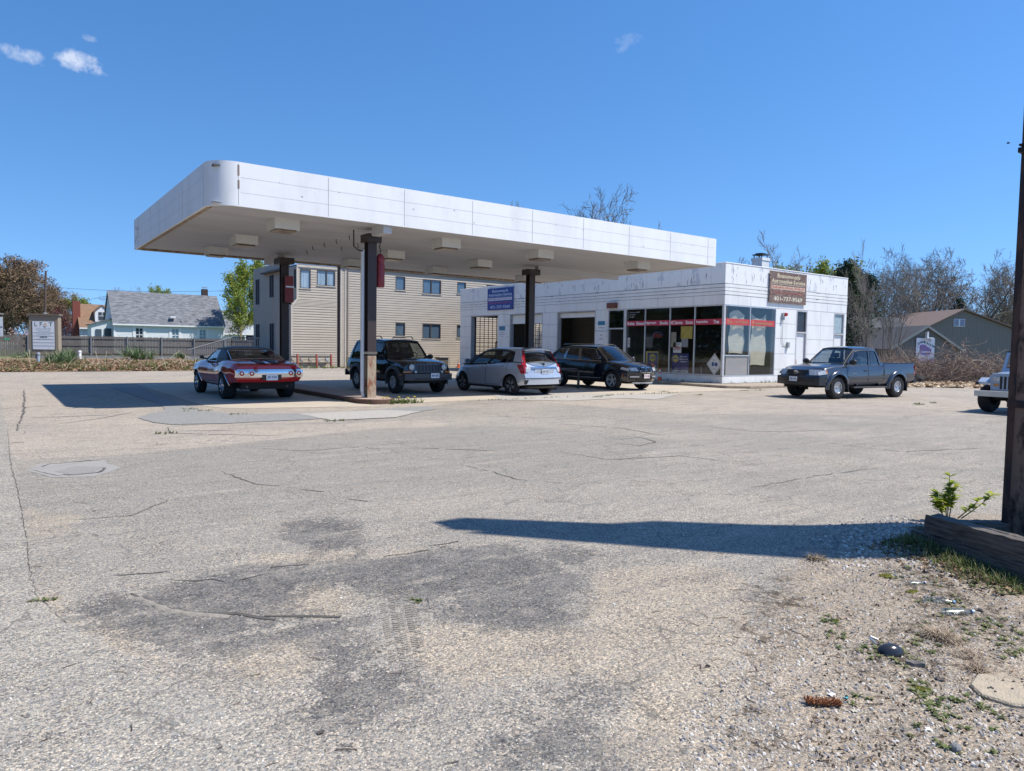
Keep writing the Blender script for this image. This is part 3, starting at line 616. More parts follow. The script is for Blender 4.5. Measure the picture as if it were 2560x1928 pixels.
# torn paint flakes and cracks on the parapet: real curled slivers of loose paint
r_ = random.Random(11)
fl = MB(); fd = MB()
def sliver(fn, u, z, L_, wd, curve, dark):
    pts = []; n = 7
    for k in range(n):
        t = k / (n - 1); pts.append((u + curve * math.sin(t * 2.2) + r_.uniform(-.01, .01), z - L_ * t))
    for k in range(n - 1):
        w0 = wd * math.sin(math.pi * (k + .2) / n); w1 = wd * math.sin(math.pi * (k + 1.2) / n)
        (fd if dark else fl).quad(fn(pts[k][0], pts[k][1], 0), fn(pts[k][0] + w0, pts[k][1], .012 * (not dark)), fn(pts[k + 1][0] + w1, pts[k + 1][1], .012 * (not dark)), fn(pts[k + 1][0], pts[k + 1][1], 0))
ff = lambda u, z, o: (KX - .0215 - o, u, z); fs_ = lambda u, z, o: (u, KY - .0215 - o, z)
for k in range(64):
    u = r_.uniform(20.6, 42.3); sliver(ff, u, r_.uniform(4.95, 5.5), r_.uniform(.1, .5), r_.uniform(.012, .05), r_.uniform(-.18, .18), r_.random() < .8)
for k in range(26):
    u = r_.choice([r_.uniform(27, 29.8), r_.uniform(33.2, 36.9)]); sliver(fs_, u, r_.uniform(4.95, 5.5), r_.uniform(.08, .4), r_.uniform(.01, .035), r_.uniform(-.15, .15), r_.random() < .7)
for k in range(60):
    if r_.random() < .7: u = r_.uniform(20.5, 42.3); z = 4.64 - r_.choice([0, .165, .33]); fd.quad((KX - .032, u, z), (KX - .032, u + r_.uniform(.05, .5), z), (KX - .032, u + .2, z - r_.uniform(.01, .05)), (KX - .032, u, z - .01))
    else: u = r_.uniform(27, 36.5); z = 4.64 - r_.choice([0, .165, .33]); fd.quad((u, KY - .032, z), (u + r_.uniform(.05, .4), KY - .032, z), (u + .15, KY - .032, z - r_.uniform(.01, .04)), (u, KY - .032, z - .01))
sp(fl, 'loose_paint', mat('loose paint', (0.70, 0.72, 0.74), 0.5))['kind'] = 'stuff'; sp(fd, 'paint_cracks', mat('paint crack grime', (0.24, 0.24, 0.245), 0.9))['kind'] = 'stuff'
# interior
mbi = MB().box(KX + .3, 36.9, KY + .3, 42.3, .1, .12).box(KX + .3, 36.88, 27.95, 28.1, .12, 5.1).box(KX + .25, 36.85, KY + .25, 42.3, 5.0, 5.1)
sp(mbi, 'interior', mat('grimy interior', (0.10, 0.095, 0.09), 0.9))
# glazed rear wall bays lit from outside: the wall is cut there, the steel sash stays
st_wall = MB()
# ---- storefront ----
def frame_bars(mb, fn, u0, u1, z0, z1, w_=.05, d=.07, mull=(), trans=()):
    fn(mb, u0, u0 + w_, z0, z1, d); fn(mb, u1 - w_, u1, z0, z1, d); fn(mb, u0 + w_, u1 - w_, z0, z0 + w_, d - .003); fn(mb, u0 + w_, u1 - w_, z1 - w_, z1, d - .003)
    for m_ in mull: fn(mb, m_ - w_ / 2, m_ + w_ / 2, z0 + w_, z1 - w_, d - .005)
    for t, a, b in trans: fn(mb, a, b, t - w_ / 2, t + w_ / 2, d - .008)
ffn = lambda mb, u0, u1, z0, z1, d: mb.box(KX - .02, KX - .02 + d, u0, u1, z0, z1)
sfn = lambda mb, u0, u1, z0, z1, d: mb.box(u0, u1, KY - .02, KY - .02 + d, z0, z1)
mb = MB(); frame_bars(mb, ffn, 20.25, 26.38, .46, 3.70, mull=(21.88, 23.39, 25.02))
sf = sp(mb, 'storefront_window', M_alu)
mb = MB(); frame_bars(mb, sfn, 26.705, 30.65, .44, 3.70, mull=(28.61,), trans=((1.40, 26.76, 28.58),))
sf2 = sp(mb, 'storefront_window', M_alu)
mb = MB().quad((KX, 20.3, .5), (KX, 26.33, .5), (KX, 26.33, 3.66), (KX, 20.3, 3.66)); sp(mb, 'pane', M_glass, sf)
mb = MB().quad((26.75, KY, .48), (30.6, KY, .48), (30.6, KY, 3.66), (26.75, KY, 3.66)); sp(mb, 'pane', M_glass, sf2)
mb = MB().box(26.78, 28.57, KY + .02, KY + .03, .5, 1.37); sp(mb, 'lower_panel', mat('hazy tan board', (0.50, 0.44, 0.40), 0.35, col2=(0.40, 0.38, 0.40), scale=2), sf2)
# ribbon
M_rib = mat('pink red ribbon film', (0.50, 0.035, 0.075), 0.5, var=.1); M_rib2 = mat('faded red ribbon film', (0.55, 0.06, 0.06), 0.5, var=.1)
rb = sp(MB().box(KX - .006, KX - .003, 20.3, 26.33, 2.80, 3.06), 'service_ribbon', M_rib, sf)
O3 = lambda x, y, z: (x - KX, y - KY, z)
M_txt = mat('white lettering', (0.78, 0.78, 0.80), 0.5, var=.02)
for (y, s_, w_) in ((26.0, 'Brakes', .5), (25.33, 'Exhaust', .56), (24.66, 'Alignment', .76), (23.78, 'Shocks', .52), (22.99, 'A/C Service', .76), (22.2, 'Struts', .42), (21.45, 'Inspection', .66), (20.65, 'Tires', .32)):
    text('lettering', s_, FRONTX(*O3(KX - .008, y, 2.93)), .16, M_txt, rb, width=w_, bold=.03)
M_blot = mat('blue dot', (0.1, 0.08, 0.3), 0.5)
for y in (25.68, 24.2, 22.55, 20.98): sp(MB().box(KX - .008, KX - .0062, y - .03, y + .03, 2.9, 2.96), 'lettering', M_blot, rb)
rb2 = sp(MB().box(26.78, 30.58, KY - .006, KY - .003, 2.80, 3.08), 'service_ribbon', M_rib2, sf2); rb2['label'] = 'sun bleached red ribbon with peeling letters'
for x, s_, w_ in ((27.1, 'Tune', .4), (27.95, 'Ups & Repairs', 1.0), (29.55, 'Transmissions', 1.6)): text('lettering', s_, FRONTY(*O3(x, KY - .009, 2.94)), .15, mat('faded gold lettering', (0.45, 0.28, 0.16), 0.6), rb2, width=w_, bold=.02)
text('lettering', 'Automotive Repair', FRONTX(*O3(KX - .004, 25.75, 3.5)), .055, M_txt, sf, width=.7); text('lettering', 'by experts', FRONTX(*O3(KX - .004, 25.9, 3.38)), .05, M_txt, sf, width=.4); text('lettering', 'we care', FRONTX(*O3(KX - .004, 25.95, 3.26)), .05, M_txt, sf, width=.3)
# entrance
mb = MB(); frame_bars(mb, ffn, 26.45, 27.7, .12, 3.70, w_=.07, trans=((2.68, 26.52, 27.63),)); en = sp(mb, 'entrance', M_alu)
sp(MB().box(KX + .01, KX + .02, 26.52, 27.63, 2.73, 3.63), 'transom_pane', M_darkglass, en)
sp(MB().box(KX - .9, KX - .86, 27.64, 27.70, .2, 2.6).box(KX - .9, KX - .02, 27.65, 27.69, 2.52, 2.6).box(KX - .9, KX - .02, 27.65, 27.69, .2, .3), 'open_door', M_plainwhite, en)
# bays
def bay(y0, y1, drop, lab):
    mb = MB().box(KX - .01, KX + .26, y0, y0 + .06, .0, 3.64).box(KX - .01, KX + .26, y1 - .06, y1, .0, 3.64).box(KX - .01, KX + .26, y0, y1, 3.64, 3.70)
    b = sp(mb, 'bay_frame', mat('bay frame grey', (0.45, 0.45, 0.44), 0.6)); b['label'] = lab
    if drop:
        z = 3.62
        mb = MB(); n = max(1, int(drop / .5))
        for k in range(n): mb.box(KX + .16, KX + .2, y0 + .07, y1 - .07, z - (k + 1) * drop / n + .01, z - k * drop / n)
        sp(mb, 'rolled_door', M_white, b)
bay(37.95, 41.2, 0, 'open bay nearest the beige building'); bay(33.3, 36.65, .55, 'middle bay with its white door partly down'); bay(28.68, 31.95, .28, 'right bay with only the bottom of its door showing')
# steel sash windows in the back wall of the bays
def sash(x0, x1, z0, z1, lab):
    mb = MB()
    for k in range(int((x1 - x0) / .36) + 1): mb.box(x0 + k * .36 - .015, x0 + k * .36 + .015, 42.42, 42.46, z0, z1)
    for k in range(int((z1 - z0) / .3) + 1): mb.box(x0, x1, 42.425, 42.455, z0 + k * .3 - .015, z0 + k * .3 + .015)
    s_ = sp(mb, 'steel_sash_window', M_black)
sash(27.9, 31.2, 1.0, 3.7, ''); sash(32.6, 35.6, 1.0, 3.7, '')
# side doors with transom windows
M_door = mat('white door paint', (0.76, 0.77, 0.76), 0.5, col2=(0.70, 0.70, 0.68), scale=2)
def sdoor(x0, x1, lab, col):
    mb = MB(); frame_bars(mb, sfn, x0, x1, .12, 3.70, w_=.08, d=.1, trans=((2.58, x0 + .08, x1 - .08),)); f = sp(mb, 'door_frame', mat('grey door frame', (0.50, 0.50, 0.51), 0.5)); f['label'] = lab
    sp(MB().box(x0 + .08, x1 - .08, KY + .06, KY + .09, .14, 2.53), 'side_door', M_door, f)
    sp(MB().box(x0 + .08, x1 - .08, KY + .05, KY + .06, 2.64, 3.62), 'transom_pane', col, f); return f
d1 = sdoor(32.38, 33.36, 'white side door with a rust patch', mat('black screen pane', (0.03, 0.03, 0.035), 0.3)); d2 = sdoor(35.86, 36.9, 'far side door under a pale curtain window', mat('pale curtain pane', (0.36, 0.45, 0.47), 0.35))
sp(MB().poly([(32.50, KY + .056, .95), (32.62, KY + .056, .92), (32.66, KY + .056, 1.05), (32.60, KY + .056, 1.25), (32.52, KY + .056, 1.18), (32.48, KY + .056, 1.1)]), 'rust_patch', mat('orange rust', (0.45, 0.14, 0.04), 0.9, col2=(0.25, 0.08, 0.03), scale=20), d1)
# wall lamp and conduit
lp = sp(MB().box(31.1, 31.22, KY - .12, KY - .02, 3.15, 3.5).tube([(31.16, KY - .07, 3.15), (31.16, KY - .05, 2.2), (31.3, KY - .05, 1.95), (31.62, KY - .05, 1.92)], .014, 6).box(31.6, 31.74, KY - .13, KY - .02, 1.8, 2.08), 'bell_box', mat('grey conduit', (0.42, 0.44, 0.45), 0.5)); sp(MB().lathe([(0, -.22), (.07, -.22), (.09, -.16), (.09, -.1), (0, -.1)], 14, (31.26, KY, 3.42), 'y'), 'red_dome', M_red, lp, smooth=40)
bx = sp(MB().box(KX - .22, KX - .02, 27.0, 27.62, 3.76, 4.04), 'sign_box', mat('brown box', (0.16, 0.05, 0.03), 0.6))
# chimney on the roof
ch = sp(MB().box(32.1, 32.72, 22.1, 22.72, 5.3, 6.4).box(32.07, 32.75, 22.07, 22.75, 6.3, 6.45), 'chimney', M_white); sp(MB().box(32.16, 32.2, 22.16, 22.2, 6.45, 6.6).box(32.62, 32.66, 22.16, 22.2, 6.45, 6.6).box(32.16, 32.2, 22.62, 22.66, 6.45, 6.6).box(32.62, 32.66, 22.62, 22.66, 6.45, 6.6).box(32.1, 32.72, 22.1, 22.72, 6.6, 6.64).box(32.22, 32.6, 22.22, 22.6, 6.64, 6.7), 'chimney_cap', M_black, ch)
# ---- signs ----
def shop_sign(name, label, F, w_, h_, bgm, c1_, c2_, c3_, c4_, barm, wear):
    t = thing(name, label, 'sign', tuple(F.col[3][:3])); Fi = Matrix.Translation(-F.col[3].xyz) @ F
    MB().box(-w_ / 2, w_ / 2, -h_ / 2, h_ / 2, 0, .03).xf(Fi).obj('board', bgm, t)
    K = lambda x, y, z=.031: Fi @ Matrix.Translation((x, y, z))
    text('lettering', 'Buttonwoods', K(.0, h_ * .37), h_ * .13, c1_, t, width=w_ * .62, bold=.025)
    text('lettering', 'Automotive Service', K(0, h_ * .20), h_ * .13, c1_, t, width=w_ * .92, bold=.025)
    MB().box(-w_ * .47, w_ * .47, h_ * .095, h_ * .105, .0305, .032).xf(Fi).obj('rule', c4_, t)
    MB().box(-w_ * .46, w_ * .46, -h_ * .07, h_ * .055, .0305, .033).xf(Fi).obj('bar', barm, t)
    text('lettering', 'Brakes - Exhaust - A/C Service - Tune Ups - Etc.', K(0, -h_ * .008, .034), h_ * .06, c2_, t, width=w_ * .86, bold=.03)
    text('lettering', 'FOREIGN & DOMESTIC', K(0, -h_ * .17), h_ * .085, c3_, t, width=w_ * .88, bold=.02)
    text('lettering', '401-737-9569', K(0, -h_ * .36), h_ * .14, c4_, t, width=w_ * .78, bold=.02)
    return t
M_sblue = mat('faded blue banner', (0.022, 0.075, 0.30), 0.6, var=.15)
shop_sign('garage_sign', 'blue garage sign with white lettering hanging over the left service bay', FRONTX(KX - .07, 37.65, 4.71), 2.85, 1.42, M_sblue, mat('pale blue lettering', (0.50, 0.62, 0.80), .5), mat('maroon lettering', (0.25, 0.04, 0.09), .5), mat('purple lettering', (0.34, 0.06, 0.20), .5), mat('sky lettering', (0.42, 0.55, 0.80), .5), mat('lilac bar', (0.62, 0.66, 0.80), .5), 0)
M_sbrown = mat('weathered brown board', (0.11, 0.07, 0.06), 0.8, col2=(0.30, 0.22, 0.19), scale=7, streak=(0.6, 1, 4), th=(0.38, 0.55))
M_worn = mat('worn cream lettering', (0.66, 0.58, 0.38), .6, col2=(0.24, 0.18, 0.14), scale=9, th=(0.35, 0.5))
shop_sign('garage_sign', 'flaking brown garage sign with cream lettering on the sunlit side wall', FRONTY(31.48, KY - .07, 4.71), 3.1, 1.5, M_sbrown, M_worn, mat('brick lettering', (0.50, 0.12, 0.07), .6), mat('faded red lettering', (0.45, 0.10, 0.06), .6, col2=(0.18, 0.09, 0.07), scale=10), mat('cream lettering', (0.72, 0.66, 0.50), .6), mat('worn pale bar', (0.62, 0.50, 0.40), .7, col2=(0.42, 0.22, 0.16), scale=8), 1)
# small notices on the front wall
def notice(name, label, x, y, z, w_, h_, m):
    t = thing(name, label, 'notice', (x, y, z)); MB().box(-.012, 0, -w_ / 2, w_ / 2, -h_ / 2, h_ / 2).obj('plate', m, t); return t
M_teal = mat('teal print', (0.03, 0.22, 0.36), .5); M_ink = mat('dark ink', (0.05, 0.06, 0.10), .6)
t = notice('inspection_notice', 'small white notice with teal heading between the left and middle bays', KX - .02, 37.45, 2.55, .72, .85, M_plainwhite)
MB().box(-.016, -.0125, -.33, .33, .12, .40).obj('heading', M_teal, t)
for k in range(3): text('lettering', ('INSPECTION', 'STATION', 'NO. 9')[k], FRONTX(-.013, 0, .0 - k * .13), .07, M_ink, t, width=(.5, .55, .3)[k])
t = notice('inspection_notice', 'taller white notice with teal heading beside the entrance door', KX - .02, 28.18, 2.5, .62, 1.3, M_plainwhite)
MB().box(-.016, -.0125, -.27, .27, .38, .6).obj('heading', M_teal, t)
for k in range(4): text('lettering', ('COMMERCIAL', 'REPAIR', 'AND', 'SAFETY')[k], FRONTX(-.013, 0, .24 - k * .2), .08, M_ink, t, width=(.5, .3, .18, .35)[k])
t = notice('certified_notice', 'white plate with round blue toothed badge beside the entrance door', KX - .02, 28.18, 1.3, .85, 1.05, M_plainwhite)
pts = []
for k in range(48): a = 2 * math.pi * k / 48; r2 = .34 if k % 4 < 2 else .29; pts.append((-.0165, r2 * math.cos(a), .08 + r2 * math.sin(a)))
M_ase = mat('badge blue', (0.02, 0.10, 0.36), .5); MB().prism(pts, (.004, 0, 0)).obj('badge', M_ase, t); text('lettering', 'ASE', FRONTX(-.017, 0, .08), .2, M_plainwhite, t, width=.42, bold=.04)
# ---- things behind the shop glass ----
r_ = random.Random(8)
M_yel = mat('faded yellow print', (0.55, 0.42, 0.10), .6); M_navy = mat('navy print', (0.03, 0.05, 0.20), .6)
def poster(label, y, z, w_, h_, bm, hexy=None, x=KX + .06, lines=()):
    t = thing('window_poster', label, 'poster', (x, y, z)); MB().box(0, .01, -w_ / 2, w_ / 2, -h_ / 2, h_ / 2).obj('sheet', bm, t, bevel=.003)
    if hexy:
        a, b, s_ = hexy; MB().poly([(-.003, a + s_ * math.cos(math.pi / 6 + q * math.pi / 3), b + s_ * math.sin(math.pi / 6 + q * math.pi / 3)) for q in range(6)]).obj('hexagon', M_yel, t)
        text('lettering', 'NAPA', FRONTX(-.006, a, b), s_ * .5, M_navy, t, width=s_ * 1.4, bold=.04)
    for (s_, yy, zz, hh, ww, mm) in lines: text('lettering', s_, FRONTX(-.006, yy, zz), hh, mm, t, width=ww, bold=.02)
    return t
poster('yellow edged navy poster with gold hexagon low in the second window', 24.55, 1.02, .82, 1.0, M_yel, lines=()); 
poster('navy poster with gold hexagon low in the second window', 24.5, 1.0, .68, .9, M_navy, (0, .2, .22), x=KX + .04, lines=(('AUTOCARE', 0, -.22, .1, .5, M_txt), ('CENTER', 0, -.35, .07, .4, M_txt)))
poster('wide navy poster with gold hexagon low in the third window', 22.75, 1.05, 1.05, .78, M_navy, (.28, .14, .2), lines=(('NATIONWIDE', -.22, .24, .06, .45, M_txt), ('PEACE OF MIND', -.22, .12, .06, .5, M_txt), ('WARRANTY', -.22, 0, .06, .4, M_txt)))
poster('white strip notice under the wide navy poster', 22.75, .58, 1.0, .12, M_plainwhite, lines=(('AUTHORIZED SERVICE', 0, 0, .07, .9, M_ink),))
poster('white and red open notice in the third window', 22.95, 1.72, .5, .5, M_plainwhite, lines=(("WE'RE", 0, .17, .07, .3, M_ink), ('OPEN', 0, -.02, .2, .42, M_red)))
poster('tan paper hanging in the third window', 23.2, 2.1, .34, .75, mat('tan paper', (0.4, 0.36, 0.28), .8))
poster('yellow pennant shaped paper hanging below the ribbon', 22.4, 2.45, .7, .6, M_yel)
poster('pale notice on the dark third window', 22.5, 1.95, .4, .4, mat('grey paper', (0.35, 0.36, 0.4), .8))
poster('small red and white notice at the edge of the first window', 26.2, 1.95, .18, .5, M_plainwhite, lines=(('OPEN', 0, .1, .05, .14, M_red), ('HOURS', 0, -.05, .05, .14, M_red)))
t = thing('diamond_sign', 'white diamond placard with dark border leaning in the last front window', 'sign', (KX + .05, 20.72, .98))
MB().poly([(0, 0, -.5), (0, .44, 0), (0, 0, .5), (0, -.44, 0)]).obj('plate', M_plainwhite, t); MB().poly([(-.004, 0, -.44), (-.004, .385, 0), (-.004, 0, .44), (-.004, -.385, 0)]).obj('border', M_ink, t); MB().poly([(-.008, 0, -.42), (-.008, .365, 0), (-.008, 0, .42), (-.008, -.365, 0)]).obj('face', M_plainwhite, t)
MB().lathe([(0, -.01), (.09, -.01), (.09, 0), (0, 0)], 14, (-.01, -.1, 0), 'x').obj('emblem', M_ase, t); MB().box(-.012, -.01, .02, .14, -.08, .1).obj('emblem', M_ase, t); text('lettering', 'MADE IN', FRONTX(-.011, 0, .2), .06, M_ink, t, width=.2); text('lettering', 'OCEAN ST', FRONTX(-.011, 0, -.22), .05, M_ink, t, width=.22)
t = thing('open_sign', 'round hanging open sign with red letters and blue arc in the second window', 'sign', (KX + .3, 24.45, 2.3)); mb = MB().tube([(0, .34 * math.cos(a), .2 * math.sin(a)) for a in [math.pi * k / 12 for k in range(13)]], .02, 5); mb.obj('arc', mat('blue tube', (0.03, 0.08, 0.3), .4), t); text('lettering', 'OPEN', FRONTX(0, 0, 0), .2, M_red, t, width=.6)
# shade curtains in the side window
M_shade = mat('cream roller shade', (0.60, 0.54, 0.40), .8, col2=(0.48, 0.43, 0.33), scale=2, streak=(1, 1, 3))
def shade(label, x0, x1, z0, z1, zs_, y):
    rows = []
    for i in range(13):
        t_ = i / 12; z = z1 - (z1 - z0) * t_; pinch = .05 + .09 * math.sin(min(1, t_ * 2.2) * math.pi) * (1 - t_)
        row = []
        for j in range(17):
            s_ = j / 16; row.append((x0 + pinch + (x1 - x0 - 2 * pinch) * s_, y + .03 * math.sin(s_ * 9 + i), z + (zs_ * math.sin(math.pi * s_) * (1 - t_)) + .02 * math.sin(s_ * 6 + i)))
        rows.append(row)
    t = thing('hanging_shade', label, 'shade', (x0, y, z0)); MB().grid(rows).xf(Matrix.Translation((-x0, -y, -z0))).obj('cloth', M_shade, t, smooth=60)
    text('lettering', 'SERVICE', Matrix.Translation((-x0, -y, -z0)) @ FRONTY((x0 + x1) / 2, y - .06, z0 + (z1 - z0) * .74), .16, M_ink, t, width=.9)
shade('cream shade bowed upward behind the left pane of the side window', 27.25, 28.5, 1.5, 3.3, .18, KY + .18)
shade('cream shade sagging lower behind the right pane of the side window', 28.9, 30.2, .95, 3.4, -.25, KY + .18)
t = thing('counter', 'dark cluttered counter inside the corner office', 'counter', (30, 22.5, .12)); MB().box(-2, 3, -.3, .4, 0, .9).obj('cabinet', mat('dark wood', (0.08, 0.05, 0.035), .6), t); MB().box(-2.05, 3.05, -.35, .45, .9, .95).obj('counter_top', mat('worn top', (0.3, 0.27, 0.24), .5), t)
t = thing('desk', 'small table by the front windows of the office', 'table', (28.2, 21.6, .12)); MB().box(-.4, .4, -.8, .8, .72, .76).obj('table_top', mat('worn top', (0.3, 0.27, 0.24), .5), t)
for a in (-.36, .36):
    for b in (-.75, .75): MB().box(a - .02, a + .02, b - .02, b + .02, 0, .72).obj('leg', M_alu, t)
for k, (x, y) in enumerate(((28.1, 21.2), (28.3, 21.9), (28.4, 21.5))):
    t = thing('cardboard_box', ('low tan box on the office table near the diamond placard', 'taller brown box on the office table by the third window', 'small tan box at the back of the office table')[k], 'box', (x, y, .88)); h_ = .1 + .08 * k; MB().box(-.12, .12, -.14, .14, 0, h_).obj('box_body', mat('cardboard', (0.36, 0.24, 0.13), .9), t); MB().box(-.12, .12, -.02, .02, h_, h_ + .002).obj('tape', mat('tape', (0.5, 0.42, 0.3), .4), t)
# dim engine crane / machine in left bay
def lift(label, x, y):
    t = thing('tyre_machine', label, 'machine', (x, y, .12)); MB().box(-.4, .4, -.35, .35, 0, .9).obj('cabinet', mat('machine red', (0.2, 0.02, 0.02), .5), t, bevel=.03); MB().tube([(0, .3, .9), (0, .3, 1.8), (0, -.2, 2.0), (0, -.2, 1.5)], .06, 8).obj('arm', M_black, t); MB().lathe([(0, 0), (.33, 0), (.36, .1), (.33, .2), (.2, .2), (.2, 0)], 20, (0, -.2, 1.0)).obj('tyre', M_black, t, smooth=40)
lift('red and black tyre changing machine inside the left bay', 28.6, 40.6); lift('second tyre changing machine deep inside the middle bay', 31.5, 38.2)
# ---------------- vehicles ----------------
def paint(name, col, rough=0.18, metal=0.0, flake=0.04):
    m = mat(name, col, rough, metal, var=flake, scale=3, coat=0.7, bump=0); return m
M_chrome = mat('chrome', (0.66, 0.66, 0.67), 0.09, 1.0, var=0.03)
M_tyre = mat('tyre rubber', (0.016, 0.016, 0.017), 0.85, var=.2, bump=.3, bscale=80)
M_chassis = mat('car underbody', (0.012, 0.012, 0.012), 0.8)
M_trimb = mat('black car trim', (0.018, 0.018, 0.02), 0.45)
M_seat = mat('dark seat cloth', (0.03, 0.03, 0.034), 0.9)
M_lampg = mat('lamp lens', (0.55, 0.58, 0.60), 0.08, coat=1.0, var=.25, scale=18)
M_lampr = mat('red lamp lens', (0.42, 0.012, 0.015), 0.12, coat=1.0, var=.2, scale=20)
M_amber = mat('amber lens', (0.55, 0.20, 0.02), 0.2, coat=1.0)
M_cglass = glassmat('car glass', (0.42, 0.46, 0.47), base=0.08); M_cdark = glassmat('privacy glass', (0.05, 0.06, 0.07), base=0.10); M_clight = glassmat('windscreen glass', (0.66, 0.70, 0.69), base=0.07)
M_rim = mat('alloy silver', (0.50, 0.51, 0.52), 0.35, 0.6, var=.05); M_rimd = mat('alloy dark', (0.06, 0.06, 0.065), 0.3, 0.5)
M_plate = mat('plate white', (0.66, 0.72, 0.78), 0.5, var=.03); M_pblue = mat('plate blue', (0.04, 0.08, 0.25), .5); M_pred = mat('plate red', (0.4, 0.05, 0.05), .5)
def itp(x, keys):
    xs_ = [k[0] for k in keys]; ys_ = [k[1] for k in keys]; return float(np.interp(x, xs_, ys_))
def sm(x, keys, w_=.10):
    return sum(itp(x + d * w_, keys) * q for d, q in ((-1, .15), (-.5, .2), (0, .3), (.5, .2), (1, .15)))
class Car:
    def __init__(c, name, label, cat, loc, head, sc, P):
        c.P = P; c.t = thing(name, label, cat, (loc[0], loc[1], .008 + gz(loc[0], loc[1])), math.atan2(head[1], head[0]), None, sc)
        c.wb = P['wb']; c.xf, c.xr = P['wb'] / 2, -P['wb'] / 2
    def hw(c, x): return sm(x, c.P['hw'])
    def zs(c, x): return sm(x, c.P['zs'], .06)
    def zt(c, x): return sm(x, c.P['zt'], .05)
    def prof(c, f):  # width factor by height fraction
        return itp(f, c.P.get('prof', [(0, .95), (.12, .985), (.4, 1.0), (.62, .992), (.85, .965), (1, .93)]))
    def sy(c, x, z):
        s_ = c.sill(x); f = max(0, min(1, (z - s_) / max(.05, c.zs(x) - s_))); y = c.hw(x) * c.prof(f)
        cr_ = c.P.get('crease')
        if cr_: y += cr_[1] * math.exp(-((z - cr_[0]) / .035) ** 2)
        return y
    def sill(c, x): return sm(x, c.P['sill'], .05)
    def endx(c, x, y, z):
        'bulge and lean of the nose and tail'
        P = c.P; xf_, xr_ = P['x1'], P['x0']
        hwm = max(.3, c.hw(x)); q = min(1.0, abs(y) / hwm)
        if x > xf_ - P.get('nw', .5):
            wgt = ((x - (xf_ - P.get('nw', .5))) / P.get('nw', .5)) ** 1.0; return x + wgt * (itp(z, P['nose']) - P.get('nbow', .12) * q ** 2.2)
        if x < xr_ + P.get('tw', .4):
            wgt = ((xr_ + P.get('tw', .4)) - x) / P.get('tw', .4); return x - wgt * (itp(z, P['tail']) - P.get('tbow', .06) * q ** 2.4)
        return x
    def ring(c, x):
        P = c.P; s0 = c.sill(x); zl = s0
        for xc, r in ((c.xf, P['arch']), (c.xr, P.get('archr', P['arch']))):
            if abs(x - xc) < r: zl = max(zl, P['wr'] + math.sqrt(max(0, r * r - (x - xc) ** 2)) - .0)
        zs_ = c.zs(x); zt_ = max(c.zt(x), zs_ + .005)
        pts = []
        for t in (0, .06, .14, .26, .4, .55, .7, .84, .94, 1):
            z = zl + (zs_ - zl) * t; pts.append((c.sy(x, z), z))
        y0 = pts[-1][0]; dz = zt_ - zs_
        for a, b in ((.97, .25), (.92, .5), (.82, .72), (.62, .88), (.35, .97), (0, 1)): pts.append((y0 * a, zs_ + dz * b))
        return pts
    def topz(c, x, y):
        p = c.ring(x)[9:]; ys_ = [q[0] for q in p][::-1]; zs_ = [q[1] for q in p][::-1]; return float(np.interp(abs(y), ys_, zs_))
    def body(c, m, name='body'):
        P = c.P; X = set(np.linspace(P['x0'], P['x1'], 66).round(4))
        for xc, r in ((c.xf, P['arch']), (c.xr, P.get('archr', P['arch']))):
            for k in range(25): X.add(round(xc + r * math.cos(math.pi * k / 24), 4))
            X.add(round(xc + r + .004, 4)); X.add(round(xc - r - .004, 4))
        X = sorted(x for x in X if P['x0'] <= x <= P['x1'])
        rows = []
        for x in X:
            rg = c.ring(x); full = [(-y, z) for y, z in rg][:-1] + [(0, rg[-1][1])] + [(y, z) for y, z in rg[:-1]][::-1]
            rows.append([(c.endx(x, y, z), y, z) for y, z in full])
        mb = MB().grid(rows)
        for row, x in ((rows[0], X[0]), (rows[-1], X[-1])):
            n = len(row); cols = []
            for j in range((n + 1) // 2):
                a, b = row[j], row[n - 1 - j]; r2 = []
                for k in range(9):
                    y = a[1] + (b[1] - a[1]) * k / 8; z = a[2]
                    r2.append((c.endx(x, y, z), y, z) if 0 < k < 8 else (a if k == 0 else b))
                cols.append(r2)
            mb.grid(cols)
        c.b = mb.obj(name, m, c.t, smooth=38)
        # underbody and wheel wells
        P0, P1 = P['x0'] + .25, P['x1'] - .25; hw0 = min(c.hw(0), 1.0) - .24
        MB().box(P0, P1, -hw0, hw0, P['floor'], P['floor'] + .22).box(c.xr + .45, c.xf - .45, -hw0 - .12, hw0 + .12, P['floor'] + .04, P['floor'] + .24).box(P0 + .1, P1 - .1, -hw0 - .05, hw0 + .05, P['floor'] + .2, min(c.zs(0) - .08, P['floor'] + .45)).obj('underbody', M_chassis, c.t)
        for xc, r in ((c.xf, P['arch']), (c.xr, P.get('archr', P['arch']))):
            for s in (-1, 1):
                yo = (c.hw(xc) - .035) * s; yi = (c.hw(xc) - .36) * s; rw = []
                for y in (yo, yi): rw.append([(xc + (r + .004) * math.cos(math.pi * k / 16), y, P['wr'] + (r + .004) * math.sin(math.pi * k / 16)) for k in range(17)])
                m_ = MB().grid(rw); m_.poly([rw[1][k] for k in range(17)]); m_.obj('wheel_arch', M_chassis, c.t)
        return c.b
    def patch(c, end, y0, y1, z0, z1, off, name, m, par=None, nz=5, ny=8, sh=None, th=.012):
        'conformal plate on nose (+1) or tail (-1)'
        xe = c.P['x1'] if end > 0 else c.P['x0']; rows = []; rows2 = []
        for i in range(nz):
            z = z0 + (z1 - z0) * i / (nz - 1); a, b = (y0, y1) if not sh else sh(i / (nz - 1)); r1 = []; r2 = []
            for j in range(ny):
                y = a + (b - a) * j / (ny - 1); x = c.endx(xe, y, z); r1.append((x + end * off, y, z)); r2.append((x + end * (off - th - .02), y, z))
            rows.append(r1); rows2.append(r2)
        mb = MB().grid(rows)
